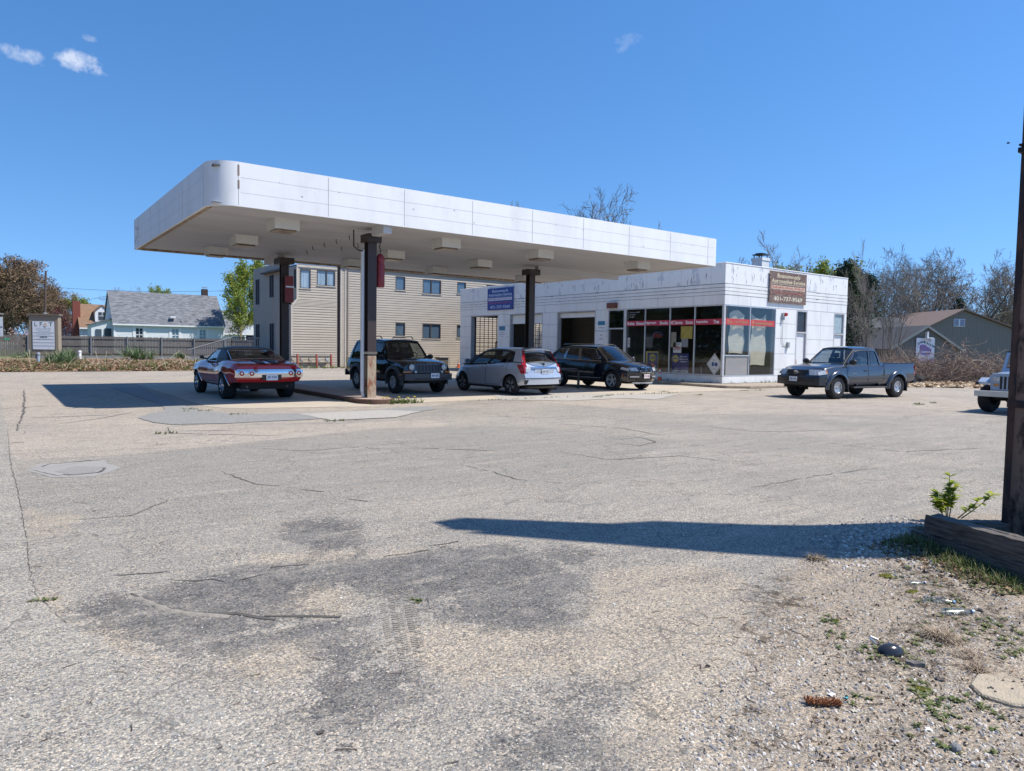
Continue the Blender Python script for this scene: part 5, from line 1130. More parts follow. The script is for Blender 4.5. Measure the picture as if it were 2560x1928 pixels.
# ---------- dark blue-black crossover ----------
def cross():
    P = dict(wb=2.86, x1=2.28, x0=-2.38, arch=.41, wr=.36, floor=.26, nw=.55, tw=.4, nbow=.22, tbow=.1,
        hw=[(-2.38, .85), (-2.0, .92), (-1.2, .945), (0, .93), (1.4, .945), (1.9, .91), (2.28, .80)], zs=[(-2.38, 1.08), (-1, 1.08), (0, 1.04), (1.2, 1.0), (1.9, .92), (2.28, .80)],
        zt=[(-2.38, 1.12), (.8, 1.14), (1.05, 1.12), (1.7, 1.05), (2.1, .96), (2.28, .88)], sill=[(-2.38, .48), (-1.8, .36), (1.7, .32), (2.28, .34)], crease=(.98, .01),
        nose=[(.3, -.06), (.5, .03), (.75, .05), (.98, -.08)], tail=[(.4, 0), (.7, .05), (1.1, -.08)],
        cab=dict(zb=1.08, zr=1.68, hb=.84, hr=.63, a0=1.13, a1=.38, r1=-1.75, r0=-2.22, crown=.05, fd=.06, peak=.6, zslope=-.06, win=[(.085, .06, .29, .285, 'd'), (.31, .305, .565, .58, 'd'), (.59, .61, .90, .965, 'g')], bow=.2, rg=M_cdark, rail=.9, trim=M_chrome))
    c = Car('crossover', 'near black crossover with chrome window line and twin grille by the office', 'suv', (20.38, 21.55), (.05, -1.0), 1.05, P)
    nb = paint('midnight car paint', (0.007, 0.010, 0.018), .07)
    c.body(nb); c.cabin(nb, M_clight, M_cglass, M_trimb, 2); c.wheels(.365, .235, 1.60, .245, 'split', M_rim); c.flares(M_trimb, .05, .012)
    for s in (-1, 1):
        c.seam(s, [(1.02, .95), (1.0, .42), (.02, .42), (-.02, 1.02)]); c.seam(s, [(-.02, 1.0), (.0, .42), (-.78, .45), (-1.08, .8), (-1.1, 1.02)])
        c.strip(s, -.9, .95, .33, .42, .015, 'sill_trim', M_trimb); c.strip(s, -.85, .9, .42, .445, .02, 'sill_brightwork', M_rim)
        MB().tube([(-1.55, s * .60, 1.645), (-1.45, s * .60, 1.69), (.1, s * .60, 1.71), (.25, s * .59, 1.66)], .014, 6).obj('roof_rail', M_chrome, c.t, smooth=40)
        k_ = c.patch(1, s * .03, s * .33, .66, .87, .02, 'kidney_grille', M_chrome, nz=7, ny=6, sh=lambda t, s=s: (s * .02, s * (.22 + .10 * math.sin(math.pi * min(1, t + .2)))))
        for k in range(7):
            y = s * (.055 + k * .036); c.patch(1, y - .011, y + .011, .69, .845, .03, 'grille_slot', M_black, k_, nz=3, ny=2, th=.004)
        c.patch(1, s * .40, s * .74, .74, .86, .03, 'headlight', M_lampg, nz=5, ny=7, sh=lambda t, s=s: (s * (.42 + .03 * t), s * (.68 + .06 * t)))
        c.side(s, [(1.86, .80), (2.18, .73), (2.2, .82), (1.9, .88)], .01, 'headlight', M_lampg)
        c.patch(1, s * .36, s * .72, .50, .545, .045, 'bumper_trim', M_rim, ny=6, nz=3); c.patch(1, s * .36, s * .70, .42, .49, .02, 'side_intake', M_black, ny=6); c.side(s, [(1.95, .5), (1.98, .5), (1.98, .6), (1.95, .6)], .012, 'side_marker', M_amber)
    c.patch(1, -.62, .62, .26, .32, .06, 'skid_plate', M_rim, ny=11, nz=4, sh=lambda t: (-.5 - .1 * t, .5 + .1 * t)); c.patch(1, -.42, .42, .36, .46, .03, 'centre_intake', M_black, ny=7)
    c.plate(1, 0, .545, '1TX 941', M_pred, mat('plate cream', (0.72, 0.68, 0.66), .5), off=.06)
    MB().lathe([(0, .01), (.035, .008), (.04, 0)], 16, (0, 0, 0), 'z').xf(Matrix.Translation((c.endx(2.22, 0, .93) + .02, 0, .925)) @ Matrix.Rotation(R(50), 4, 'Y')).obj('bonnet_badge', M_lampg, c.t)
    c.handle([(.15, .93), (-.9, .97)], nb); c.mirror(.85, 1.16, nb, (.13, .1, .085))
    rows = [[(c.endx(P['x0'], y, z) + .0, y, z) for y in np.linspace(-.8, .8, 5)] for z in (.45, .6)]
cross()
# ---------- grey pickup ----------
def pickup():
    P = dict(wb=3.24, x1=2.62, x0=-2.66, arch=.45, wr=.39, floor=.38, nw=.45, tw=.2, nbow=.20, tbow=.02,
        hw=[(-2.66, .875), (-2.3, .885), (0, .885), (1.6, .895), (2.2, .88), (2.62, .80)], zs=[(-2.66, 1.20), (-1, 1.20), (-.9, 1.20), (-.6, 1.12), (.4, 1.10), (1.1, 1.09), (1.8, 1.06), (2.3, .98), (2.62, .86)],
        zt=[(-2.66, 1.215), (-.9, 1.215), (-.7, 1.14), (.8, 1.16), (1.2, 1.20), (1.8, 1.16), (2.3, 1.08), (2.62, .96)], sill=[(-2.66, .58), (-2.1, .52), (-1.1, .50), (1.0, .46), (2.1, .50), (2.62, .52)], crease=(.95, .006),
        nose=[(.4, .04), (.72, .05), (.8, 0), (1.0, -.10)], tail=[(.5, 0), (1.2, 0)],
        cab=dict(zb=1.13, zr=1.80, hb=.80, hr=.65, a0=1.18, a1=.52, r1=-.62, r0=-.80, crown=.05, fd=.05, zslope=-.02, win=[(.05, .06, .32, .355, 'g'), (.38, .41, .90, .955, 'g')], bow=.14, rg=M_cglass, rail=.88, fb=.96))
    hx = (-.991, .135); ang = Vector((-.991, .135)); fc = Vector((23.75, 13.98)); ctr = fc - ang * 1.66
    c = Car('pickup_truck', 'dark grey extended cab pickup truck with silver six spoke wheels beside the sunlit wall', 'truck', (ctr.x, ctr.y), hx, 1.03, P)
    gr = mat('grey metallic car paint', (0.060, 0.068, 0.085), .25, .55, var=.03, scale=3, coat=1.0); bp = mat('black bumper plastic', (0.022, 0.024, 0.028), .42, var=.05)
    c.body(gr); c.cabin(gr, M_clight, M_cglass, gr, 1)
    c.flares(gr, .12, .07); c.wheels(.385, .26, 1.56, .205, 'six', M_rim)
    # cargo bed
    b = MB().box(-2.55, -1.0, -.72, .72, 1.19, 1.222); b.obj('bed_floor', M_black, c.t)
    for s in (-1, 1): MB().box(-2.62, -.92, s * .76, s * .84, 1.215, 1.235).obj('bed_rail', M_trimb, c.t, bevel=.006)
    mb = MB()
    for k in range(4): mb.tube([(-1.0, -.6 + k * .12, 1.42 - .0), (-1.8, -.6 + k * .12, 1.24)], .012, 5)
    mb.obj('bed_bars', M_alu, c.t)
    for s in (-1, 1):
        c.seam(s, [(1.14, 1.05), (1.12, .55), (.05, .55), (.0, 1.08)]); c.seam(s, [(.0, 1.08), (.02, .55), (-.80, .58), (-.83, 1.12)]); c.seam(s, [(-.86, 1.2), (-.86, .55)], 'bed_gap', .03)
        c.strip(s, -1.1, 1.12, .70, .76, .016, 'side_moulding', gr)
        MB().box(-.85, .95, s * .86, s * 1.02, .36, .41).box(-.6, -.55, s * .6, s * .9, .38, .5).box(.6, .65, s * .6, s * .9, .38, .5).obj('running_board', M_trimb, c.t, bevel=.015)
        c.patch(1, s * .40, s * .80, .80, .98, .02, 'headlight', M_lampg, nz=6, ny=7, sh=lambda t, s=s: (s * (.50 - .08 * t), s * .80))
        c.side(s, [(2.18, .84), (2.5, .80), (2.5, .90), (2.2, .98)], .01, 'headlight', M_lampg); c.side(s, [(2.12, .84), (2.18, .84), (2.2, .97), (2.14, .97)], .012, 'turn_signal', M_amber)
        c.patch(1, s * .52, s * .70, .56, .66, .062, 'fog_recess', M_black, ny=4); c.patch(-1, s * .78, s * .875, .82, 1.12, .01, 'tail_lamp', M_lampr, ny=3)
        c.side(s, [(-2.66, .82), (-2.58, .82), (-2.58, 1.12), (-2.66, 1.12)], .006, 'tail_lamp', M_lampr)
        MB().box(c.xf - .50, c.xf - .47, s * .68, s * .94, .22, .62).obj('mud_flap', M_black, c.t); MB().box(c.xr - .50, c.xr - .47, s * .68, s * .94, .22, .62).obj('mud_flap', M_black, c.t)
    c.patch(1, -.86, .86, .46, .75, .055, 'front_bumper', bp, nz=7, ny=21, th=.30); c.patch(1, -.46, .46, .58, .66, .062, 'lower_intake', M_black, ny=9)
    g = c.patch(1, -.44, .44, .78, .97, .02, 'grille', bp, ny=9, sh=lambda t: (-.34 - .12 * t, .34 + .12 * t))
    for k in range(3): z = .81 + k * .05; c.patch(1, -.36 - .03 * k, .36 + .03 * k, z, z + .022, .03, 'grille_slot', M_black, g, nz=2, ny=9, th=.004)
    for rx, ry in ((.085, .058), (.03, .055), (.055, .024)):
        x = c.endx(P['x1'], 0, .89) + .045; MB().tube([(x, rx * math.cos(a), .885 + ry * math.sin(a) + (.02 if rx == .055 else 0)) for a in [2 * math.pi * k / 20 for k in range(21)]], .009, 5).obj('grille_badge', M_chrome, g)
    c.plate(1, 0, .66, '28143', off=.085); c.handle([(.16, .96)], M_trimb); c.mirror(.98, 1.24, M_trimb, (.16, .1, .10), .15)
    t_ = text('lettering', 'TACOMA', frame((.80, c.sy(.8, .84) + .008, .86), (-1, 0, 0), (0, 0, 1)), .04, M_chrome, c.t, width=.26); c.patch(-1, -.85, .85, .5, .66, .1, 'rear_bumper', bp, th=.1)
    # driver: head and shoulders behind the open front window
    MB().lathe([(0, -.12), (.05, -.11), (.085, -.05), (.09, .02), (.07, .09), (0, .125)], 14, (.18, .36, 1.50)).obj('headrest', M_seat, c.t, smooth=60)
    MB().box(-.25, .95, .62, .66, 1.6, 1.63)
pickup()
# ---------- silver blue open jeep, partly hidden by the pole ----------
def jeep():
    t = thing('offroader', 'pale blue off roader with square headlamps and slotted grille at the right edge', 'suv', (24.1, 7.42, .008), math.pi - .03)
    bl = mat('pale blue car paint', (0.40, 0.47, 0.56), .3, .2, var=.04, coat=.6); tn = mat('silver bumper paint', (0.60, 0.58, 0.52), .4, var=.08)
    b = MB()
    b.prism([(1.62, -.55, .62), (1.62, .55, .62), (1.62, .60, 1.02), (1.60, .52, 1.12), (1.60, -.52, 1.12), (1.62, -.60, 1.02)], (-.12, 0, 0)).obj('grille', bl, t, bevel=.01)
    g = t.children[-1]
    for k in range(7): y = -.3 + k * .1; MB().box(1.615, 1.624, y - .028, y + .028, .68, 1.03).obj('grille_slot', M_black, g)
    for s in (-1, 1):
        MB().box(1.6, 1.635, s * .42 - .09, s * .42 + .09, .90, 1.03).obj('headlight', M_lampg, t, bevel=.01); MB().box(1.6, 1.63, s * .42 - .065, s * .42 + .065, .76, .83).obj('turn_signal', M_amber, t, bevel=.005)
        MB().prism([(1.72, s * .58, .86), (1.5, s * .58, .98), (.62, s * .58, .98), (.45, s * .58, .62), (.55, s * .58, .60), (.68, s * .58, .90), (1.5, s * .58, .90), (1.68, s * .58, .78)], (0, s * .27, 0)).obj('fender', bl, t, bevel=.012)
        MB().box(1.66, 1.74, s * .82, s * .88, .78, .86).obj('fender_lamp', M_trimb, t)
    rows = []
    for x, hw_, z in ((.55, .70, 1.19), (1.0, .64, 1.17), (1.4, .58, 1.15), (1.55, .55, 1.135), (1.61, .52, 1.10)): rows.append([(x, hw_ * q, z - .05 * q * q - (.10 if abs(q) == 1 else 0)) for q in (-1, -.92, -.6, -.2, .2, .6, .92, 1)])
    MB().grid(rows).obj('bonnet', bl, t, smooth=40)
    MB().prism([(1.55, -.58, .62), (1.55, .58, .62), (1.55, .58, 1.04), (1.55, -.58, 1.04)], (-1.0, 0, 0)).obj('engine_bay', bl, t)
    MB().box(-1.9, .56, -.76, .76, .55, 1.12).obj('body', bl, t, bevel=.03); MB().box(-.9, .5, -.6, .6, 1.121, 1.13).obj('cabin_floor', M_seat, t)
    wf = MB()
    for y0, y1 in ((-.70, -.62), (.62, .70)): wf.prism([(.56, y0, 1.15), (.56, y1, 1.15), (.40, y1 * .93, 1.68), (.40, y0 * .93, 1.68)], (-.05, 0, 0))
    wf.prism([(.40, -.66, 1.62), (.40, .66, 1.62), (.385, .65, 1.70), (.385, -.65, 1.70)], (-.05, 0, 0)).prism([(.58, -.7, 1.14), (.58, .7, 1.14), (.54, .7, 1.24), (.54, -.7, 1.24)], (-.05, 0, 0)); wf.obj('windscreen_frame', bl, t)
    MB().quad((.52, -.62, 1.24), (.52, .62, 1.24), (.39, .6, 1.63), (.39, -.6, 1.63)).obj('windscreen', M_clight, t)
    MB().box(-1.85, .38, -.68, .68, 1.70, 1.74).box(-1.85, -1.8, -.68, .68, 1.12, 1.7).box(-.7, -.62, -.68, -.64, 1.12, 1.7).box(-.7, -.62, .64, .68, 1.12, 1.7).obj('soft_top', M_trimb, t, bevel=.02)
    MB().box(1.80, 1.88, -.86, .86, .47, .63).obj('front_bumper', tn, t, bevel=.008); MB().box(-1.7, 1.78, -.36, -.28, .42, .56).box(-1.7, 1.78, .28, .36, .42, .56).obj('chassis_rail', M_chassis, t)
    MB().tube([(1.18, -.66, .38), (1.18, .66, .38)], .045, 8).tube([(-1.18, -.66, .38), (-1.18, .66, .38)], .045, 8).lathe([(0, -.12), (.1, -.1), (.13, 0), (.1, .1), (0, .12)], 12, (1.18, -.2, .38), 'x').obj('axle', M_chassis, t, smooth=40)
    for x in (1.18, -1.18):
        for s in (-1, 1):
            W_ = .27; Rr = .385; w1 = MB().lathe([(.18, -W_ / 2 + .01), (.2, -W_ / 2), (Rr - .04, -W_ / 2), (Rr, -W_ / 2 + .05), (Rr, W_ / 2 - .05), (Rr - .04, W_ / 2), (.2, W_ / 2), (.18, W_ / 2 - .01), (.18, -W_ / 2 + .01)], 32, (0, 0, 0), 'y').obj('wheel', M_tyre, t, smooth=40); MB().lathe([(.19, .09), (.12, .07), (.05, .1), (0, .1)], 24, (0, 0, 0), 'y').obj('rim', M_rim, w1, smooth=40)
            w1.location = (x, s * .74, Rr); w1.rotation_euler = (0, 0, (math.pi if s < 0 else 0) - (.12 if x > 0 else 0))
    MB().lathe([(0, .02), (.035, .01), (.035, -.03)], 12, (1.9, .42, .72), 'x').obj('tow_lamp', M_lampr, t)
jeep()
# ---------------- beige clad office block ----------------
BF = 46.5 / 42.8; BY = 46.5
bx_ = lambda x: x * BF; bz_ = lambda z: 1.65 + (z - 1.65) * BF
M_side = mat('beige lap siding', (0.48, 0.42, 0.34), 0.7, col2=(0.42, 0.365, 0.295), scale=0.8, th=(.3, .7))
M_btrim = mat('beige corner trim', (0.56, 0.50, 0.42), 0.7, var=.08)
M_bwin = mat('brown window frame', (0.10, 0.08, 0.07), 0.5)
off = thing('office_block', 'two storey beige clapboard office block behind the canopy', 'building', (bx_(14.7), BY, 0))
orel = lambda mb: mb.xf(Matrix.Translation((-bx_(14.7), -BY, 0)))
def lap(mb, fn, us, z0, z1, holes, step=.17, lip=.027):
    zs_ = list(np.arange(z0, z1, step)) + [z1]
    def f(a, b, p, q, c0, c1):
        l0 = lip * (1 - (p - c0) / max(c1 - c0, 1e-3)); l1 = lip * (1 - (q - c0) / max(c1 - c0, 1e-3))
        mb.quad(fn(a, p, l0), fn(b, p, l0), fn(b, q, l1), fn(a, q, l1)); mb.quad(fn(a, p, l0), fn(b, p, l0), fn(b, p, -.01), fn(a, p, -.01))
    wall_tiles(mb, us, zs_, holes, f)
def win(parent, rel, fn, u0, u1, z0, z1, glass, fm, mull=(), d=.10, sill=True, name='window'):
    mb = MB(); w_ = .05
    def bxx(a, b, p, q, o0, o1): mb.prism([fn(a, p, o0), fn(b, p, o0), fn(b, q, o0), fn(a, q, o0)], Vector(fn(a, p, o1)) - Vector(fn(a, p, o0)))
    bxx(u0, u0 + w_, z0, z1, -d, .03); bxx(u1 - w_, u1, z0, z1, -d, .03); bxx(u0 + w_, u1 - w_, z0, z0 + w_, -d, .028); bxx(u0 + w_, u1 - w_, z1 - w_, z1, -d, .028)
    for m_ in mull: bxx(m_ - w_ * .6, m_ + w_ * .6, z0 + w_, z1 - w_, -d, .02)
    f = rel(mb).obj(name, fm, parent)
    rel(MB().quad(fn(u0 + w_, z0 + w_, -.05), fn(u1 - w_, z0 + w_, -.05), fn(u1 - w_, z1 - w_, -.05), fn(u0 + w_, z1 - w_, -.05))).obj('pane', glass, f)
    if sill: s2 = MB(); s2.prism([fn(u0 - .05, z0 - .05, -.02), fn(u1 + .05, z0 - .05, -.02), fn(u1 + .05, z0, -.02), fn(u0 - .05, z0, -.02)], Vector(fn(u0, z0, .06)) - Vector(fn(u0, z0, -.02))); rel(s2).obj('sill', M_btrim, f)
    return f
M_bpane = mat('blue reflecting pane', (0.09, 0.14, 0.19), 0.06, spec=1.0, var=.1); M_blind = mat('vertical blinds behind glass', (0.42, 0.52, 0.58), 0.12, col2=(0.12, 0.20, 0.27), scale=9, streak=(6, 6, .05), th=(.42, .55))
fY = lambda y0: (lambda u, z, o: (u, y0 - o, z))
fXm = lambda x0: (lambda u, z, o: (x0 - o, u, z))
W = lambda a, b, c, d: (bx_(a), bx_(b), bz_(c), bz_(d))
hA = [W(15.25, 15.92, 5.0, 6.17), W(16.32, 17.5, 5.23, 6.2)]
hB = [W(21.71, 22.42, 5.28, 6.19), W(23.76, 25.2, 5.15, 6.14), W(26.52, 27.24, 5.3, 6.13), W(21.73, 22.44, 2.23, 3.11), W(23.77, 25.2, 2.09, 3.11), W(26.52, 27.2, 2.2, 3.1), W(29.0, 29.8, 5.3, 6.1)]
mb = MB(); xa, xb_ = bx_(14.74), bx_(17.63)
lap(mb, fY(BY), [bx_(15.09), xb_], bz_(4.33), bz_(6.36), hA); lap(mb, fY(BY), [xa, xb_], -.3, bz_(4.0), []); 
for k in range(4):
    z0 = bz_(4.0) + k * .09; lap(mb, fY(BY), [xa + k * .09, xb_], z0, z0 + .09, [], .09)
orel(mb).obj('wall', M_side, off)
mb = MB(); lap(mb, fY(BY), [bx_(17.86), bx_(37.2)], -.3, bz_(6.45), hB); orel(mb).obj('wall', M_side, off)
# shaded returns
mb = MB(); lap(mb, fXm(bx_(15.09)), [BY, BY + 3.2], bz_(4.2), bz_(6.36), [(BY + .02, BY + .6, bz_(5.0), bz_(6.17))]); lap(mb, fXm(xa), [BY, BY + 3.2], -.3, bz_(4.0), [])
lap(mb, fXm(17.0), [BY + 3.2, BY + 11.8], .0, bz_(7.0), [(BY + 6.7, BY + 7.7, 5.0, 6.7), (BY + 6.7, BY + 7.7, .9, 3.1), (BY + 10.2, BY + 11.2, 4.6, 6.6), (BY + 10.2, BY + 11.2, .9, 3.1)]); orel(mb).obj('wall', M_side, off)
mb = MB().box(xb_ - .0, xb_ + .22, BY + .25, BY + .3, -.3, bz_(6.4)).box(xb_, xb_ + .02, BY, BY + .25, -.3, bz_(6.4)).box(xb_ + .2, xb_ + .24, BY - .01, BY + .25, -.3, bz_(6.4)); orel(mb).obj('recess', mat('recess paint darkened for shade', (0.20, 0.17, 0.15), .8), off)  # shade of the recess is put into its darker wall colour
mb = MB()
for x in (xa, bx_(18.2), bx_(17.9)): mb.box(x - .06, x + .05, BY - .045, BY + .02, -.3, bz_(3.95 if x == xa else 6.4))
mb.box(bx_(15.03), bx_(15.14), BY - .045, BY + .02, bz_(4.33), bz_(6.36)).box(bx_(15.03), xb_, BY - .06, BY + .02, bz_(6.28), bz_(6.42)).prism([(xa - .03, BY - .05, bz_(3.9)), (xa + .1, BY - .05, bz_(3.9)), (bx_(15.16), BY - .05, bz_(4.33)), (bx_(15.04), BY - .05, bz_(4.38))], (0, .07, 0)); orel(mb).obj('corner_trim', M_btrim, off)
mb = MB().box(bx_(18.28), bx_(18.36), BY - .08, BY - .03, -.2, bz_(6.4)); orel(mb).obj('downpipe', mat('brown downpipe', (0.22, 0.18, 0.15), .5), off)
mb = MB().box(16.6, bx_(37.4), BY + .35, BY + 8.8, bz_(6.4), bz_(6.5)).box(bx_(17.8), bx_(37.4), BY - .12, BY + .5, bz_(6.45), bz_(6.6)); orel(mb).obj('roof', mat('grey brown shingle', (0.15, 0.135, 0.12), .9), off)
mb = MB().box(17.1, bx_(37.2), BY + 3.3, BY + 11.7, 0, 6.7).box(bx_(15.3), bx_(37.2), BY + .36, BY + 3.3, 0, 6.7); orel(mb).obj('inner_core', M_dark, off)
MM = lambda a: (bx_(a),)
win(off, orel, fY(BY), *hA[0], M_blind, M_bwin); win(off, orel, fY(BY), *hA[1], M_blind, M_bwin, mull=MM(16.95))
for h_, m_ in zip(hB, ((), MM(24.45), (), (), MM(24.42), (), ())): win(off, orel, fY(BY), *h_, M_bpane, M_bwin, mull=m_)
win(off, orel, fXm(bx_(15.09)), BY + .02, BY + .6, bz_(5.0), bz_(6.17), M_bpane, M_bwin); win(off, orel, fXm(17.0), BY + 6.7, BY + 7.7, 5.0, 6.7, M_bpane, M_bwin, mull=(BY + 7.2,)); win(off, orel, fXm(17.0), BY + 6.7, BY + 7.7, .9, 3.1, M_bpane, M_bwin, mull=(BY + 7.2,)); win(off, orel, fXm(17.0), BY + 10.2, BY + 11.2, 4.6, 6.6, M_bpane, M_bwin, mull=(BY + 10.7,)); win(off, orel, fXm(17.0), BY + 10.2, BY + 11.2, .9, 3.1, M_bpane, M_bwin, mull=(BY + 10.7,)); 

# ramp with railings by the entrance
rp_ = thing('entrance_ramp', 'grey wooden ramp with baluster railing rising to the office block entrance', 'ramp', (14.0, 54.5, 0))
def rail(p0, p1, zA, zB, m):
    mb = MB(); n = int((Vector(p1) - Vector(p0)).length / .13); d = Vector((*p1, 0)) - Vector((*p0, 0))
    for k in range(n + 1):
        q = Vector((*p0, 0)) + d * k / n; z = zA + (zB - zA) * k / n; mb.box(q.x - .02, q.x + .02, q.y - .02, q.y + .02, z, z + .95)
    for h_ in (.08, .92): mb.tube([(p0[0], p0[1], zA + h_), (p1[0], p1[1], zB + h_)], .04, 4)
    return mb.xf(Matrix.Translation((-14.0, -54.5, 0))).obj('railing', m, rp_)
M_rail = mat('grey deck paint', (0.22, 0.23, 0.25), .7); M_railw = mat('pale deck paint', (0.5, 0.46, 0.42), .7)
rail((11.3, 54.5), (14.3, 54.5), .1, 1.05, M_rail); rail((14.3, 54.5), (16.0, 54.5), 1.05, 1.05, M_rail); rail((15.1, 53.2), (15.9, 53.2), 1.05, 1.05, M_railw)
MB().prism([(11.3, 54.5, .0), (14.3, 54.5, .95), (16.0, 54.5, .95), (16.0, 54.5, .8), (14.3, 54.5, .8), (11.5, 54.5, 0)], (0, 1.5, 0)).xf(Matrix.Translation((-14.0, -54.5, 0))).obj('deck', M_rail, rp_)
# gas meters, guard posts, condenser, hazard cone, shrub at the office wall
M_gas = mat('meter grey', (0.45, 0.47, 0.48), .5); M_post = mat('faded red oxide', (0.33, 0.09, 0.06), .7, col2=(0.25, 0.07, 0.05), scale=6)
def guard(x, lab):
    t = thing('guard_post', lab, 'bollard', (x, BY - .75, -.05), group='red guard posts by the gas meters'); MB().lathe([(0, 1.0), (.05, .99), (.075, .94), (.075, 0)], 14).obj('pipe', M_post, t, smooth=40); MB().lathe([(.076, .0), (.10, .0), (.10, .04), (.076, .05)], 14).obj('collar', M_conc, t)
guard(bx_(16.29) * .985, 'faded red guard post left of the gas meters'); guard(bx_(17.23) * .985, 'faded red guard post right of the gas meters'); guard(bx_(15.08) * .985, 'lone red guard post nearest the corner of the beige wall')
gm = thing('gas_meter_bank', 'row of grey gas meters on a black manifold low on the beige wall', 'gas meters', (17.2, BY - .25, 0))
MB().tube([(-.55 - .9, 0, .75), (1.4, 0, .75)], .045, 8).tube([(-1.4, 0, .3), (1.4, 0, .3)], .03, 8).obj('manifold', M_black, gm)
for k in range(5):
    x = -1.2 + k * .58; MB().box(x - .11, x + .11, -.14, .06, .42, .66).box(x - .07, x + .07, -.16, -.13, .47, .6).tube([(x - .06, 0, .66), (x - .06, 0, .75)], .015, 6).tube([(x + .06, 0, .66), (x + .06, 0, .92)], .015, 6).obj('meter', M_gas if k > 2 else mat('meter beige', (0.42, 0.38, 0.32), .6), gm, bevel=.015)
ac = thing('condenser_unit', 'grilled beige air conditioning condenser beside the beige wall', 'air conditioner', (27.0, BY - .9, -.05)); mb = MB().box(-.42, .42, -.4, .4, .78, .84).box(-.42, .42, -.4, .4, 0, .06).box(-.34, .34, -.32, .32, .06, .78)
mb.obj('casing', mat('condenser beige', (0.30, 0.27, 0.23), .6), ac, bevel=.01); mb = MB()
for k in range(9): mb.box(-.42 + k * .1, -.40 + k * .1, -.41, -.40, .06, .78).box(-.43, -.42, -.4 + k * .095, -.38 + k * .095, .06, .78)
mb.obj('guard_grille', M_chassis, ac)
# ---------------- cones, hoop guard ----------------
M_cone = mat('cone orange', (0.72, 0.13, 0.03), .5, var=.1); M_refl = mat('cone collar white', (0.75, 0.73, 0.70), .4)
def cone(x, y, lab, z=.12, s=1.0, rzz=0):
    t = thing('traffic_cone', lab, 'cone', (x, y, z), rzz, 'orange traffic cones by the shop', s); MB().box(-.18, .18, -.18, .18, 0, .03).lathe([(.13, .03), (.085, .30), (.082, .30), (.055, .50), (.052, .5), (.028, .70), (0, .70)], 20).obj('cone_body', M_cone, t, smooth=40)
    MB().lathe([(.088, .30), (.0625, .46)], 20).obj('reflective_band', M_refl, t); MB().lathe([(.052, .54), (.040, .64)], 20).obj('reflective_band', M_refl, t)
cone(25.95, 23.3, 'orange cone with white bands standing on the walk under the navy poster', 0.01); 
t = thing('delineator_post', 'slim orange post leaning beside the traffic cone at the shop window', 'marker post', (25.95, 23.75, .01)); MB().box(-.15, .15, -.15, .15, 0, .04).lathe([(.05, .04), (.045, .9), (.02, .95), (0, .95)], 14).obj('post_body', M_cone, t, smooth=40); MB().lathe([(.052, .6), (.051, .7)], 14).obj('reflective_band', M_refl, t)
cone(28.2, 45.2, 'small orange cone on the ground against the beige wall', 0, .9)
hp = []; hx0, hx1, hy = 17.75, 18.95, 21.3
for k in range(9): a = math.pi - math.pi / 2 * k / 8; hp.append((hx0 + .22 + .22 * math.cos(a), .78 - .22 + .22 * math.sin(a)))
for k in range(9): a = math.pi / 2 - math.pi / 2 * k / 8; hp.append((hx1 - .22 + .22 * math.cos(a), .78 - .22 + .22 * math.sin(a)))
t = thing('hoop_guard', 'dark steel hoop guard standing between the silver hatchback and the crossover', 'hoop barrier', ((hx0 + hx1) / 2, hy, 0)); MB().tube([(p[0] - (hx0 + hx1) / 2, 0, p[1]) for p in [(hx0, 0)] + hp + [(hx1, 0)]], .055, 10).obj('hoop', mat('brown black steel', (0.06, 0.05, 0.05), .5), t, smooth=40); MB().lathe([(.056, 0), (.09, 0), (.09, .01), (.056, .015)], 12, (-.6, 0, 0)).lathe([(.056, 0), (.09, 0), (.09, .01), (.056, .015)], 12, (.6, 0, 0)).obj('foot_plate', M_kerb, t)
# ---------------- fence ----------------
M_fence = mat('weathered grey boards', (0.17, 0.15, 0.135), .9, col2=(0.10, 0.09, 0.08), scale=3, streak=(9, 9, .5), bump=.3, bscale=20); M_fpost = mat('grey fence post', (0.19, 0.20, 0.21), .7)
fn_ = thing('board_fence', 'long weathered grey board fence with steel posts across the back of the far lot', 'fence', (5.0, 82, 0)); r_ = random.Random(2); mb = MB(); x = 2.2 - 5
while x < 24.5 - 5 + 3:
    w_ = .14; h_ = 2.0 + r_.uniform(-.03, .03) - max(0, x) * .004; mb.box(x, x + w_ - .012, .0, .02, .05, h_); x += w_
mb.obj('boards', M_fence, fn_)
MB().box(-2.8, 22.5, -.06, 0, .25, .33).box(-2.8, 22.5, -.06, 0, 1.02, 1.10).box(-2.8, 22.5, -.06, 0, 1.72, 1.80).obj('rails', M_fence, fn_)
for x in (2.8, 5.45, 8.0, 11.2, 14.4, 17.6, 20.8, 24.0): MB().box(x - 5 - .06, x - 5 + .06, -.16, -.06, 0, 2.03).obj('post', M_fpost, fn_)
fb_ = thing('board_fence', 'short return of the grey board fence behind the beige sign post with a green tag', 'fence', (2.2, 78, 0)); mb = MB(); y = 0
for k in range(12): mb.box(-1.6 + k * .14, -1.6 + k * .14 + .125, 0, .02, .05, 1.95 + .02 * (k % 3))
mb.obj('boards', M_fence, fb_); MB().box(-1.3, -.9, -.02, -.01, 1.5, 1.66).obj('green_tag', mat('green tag', (.05, .28, .16), .6), fb_)
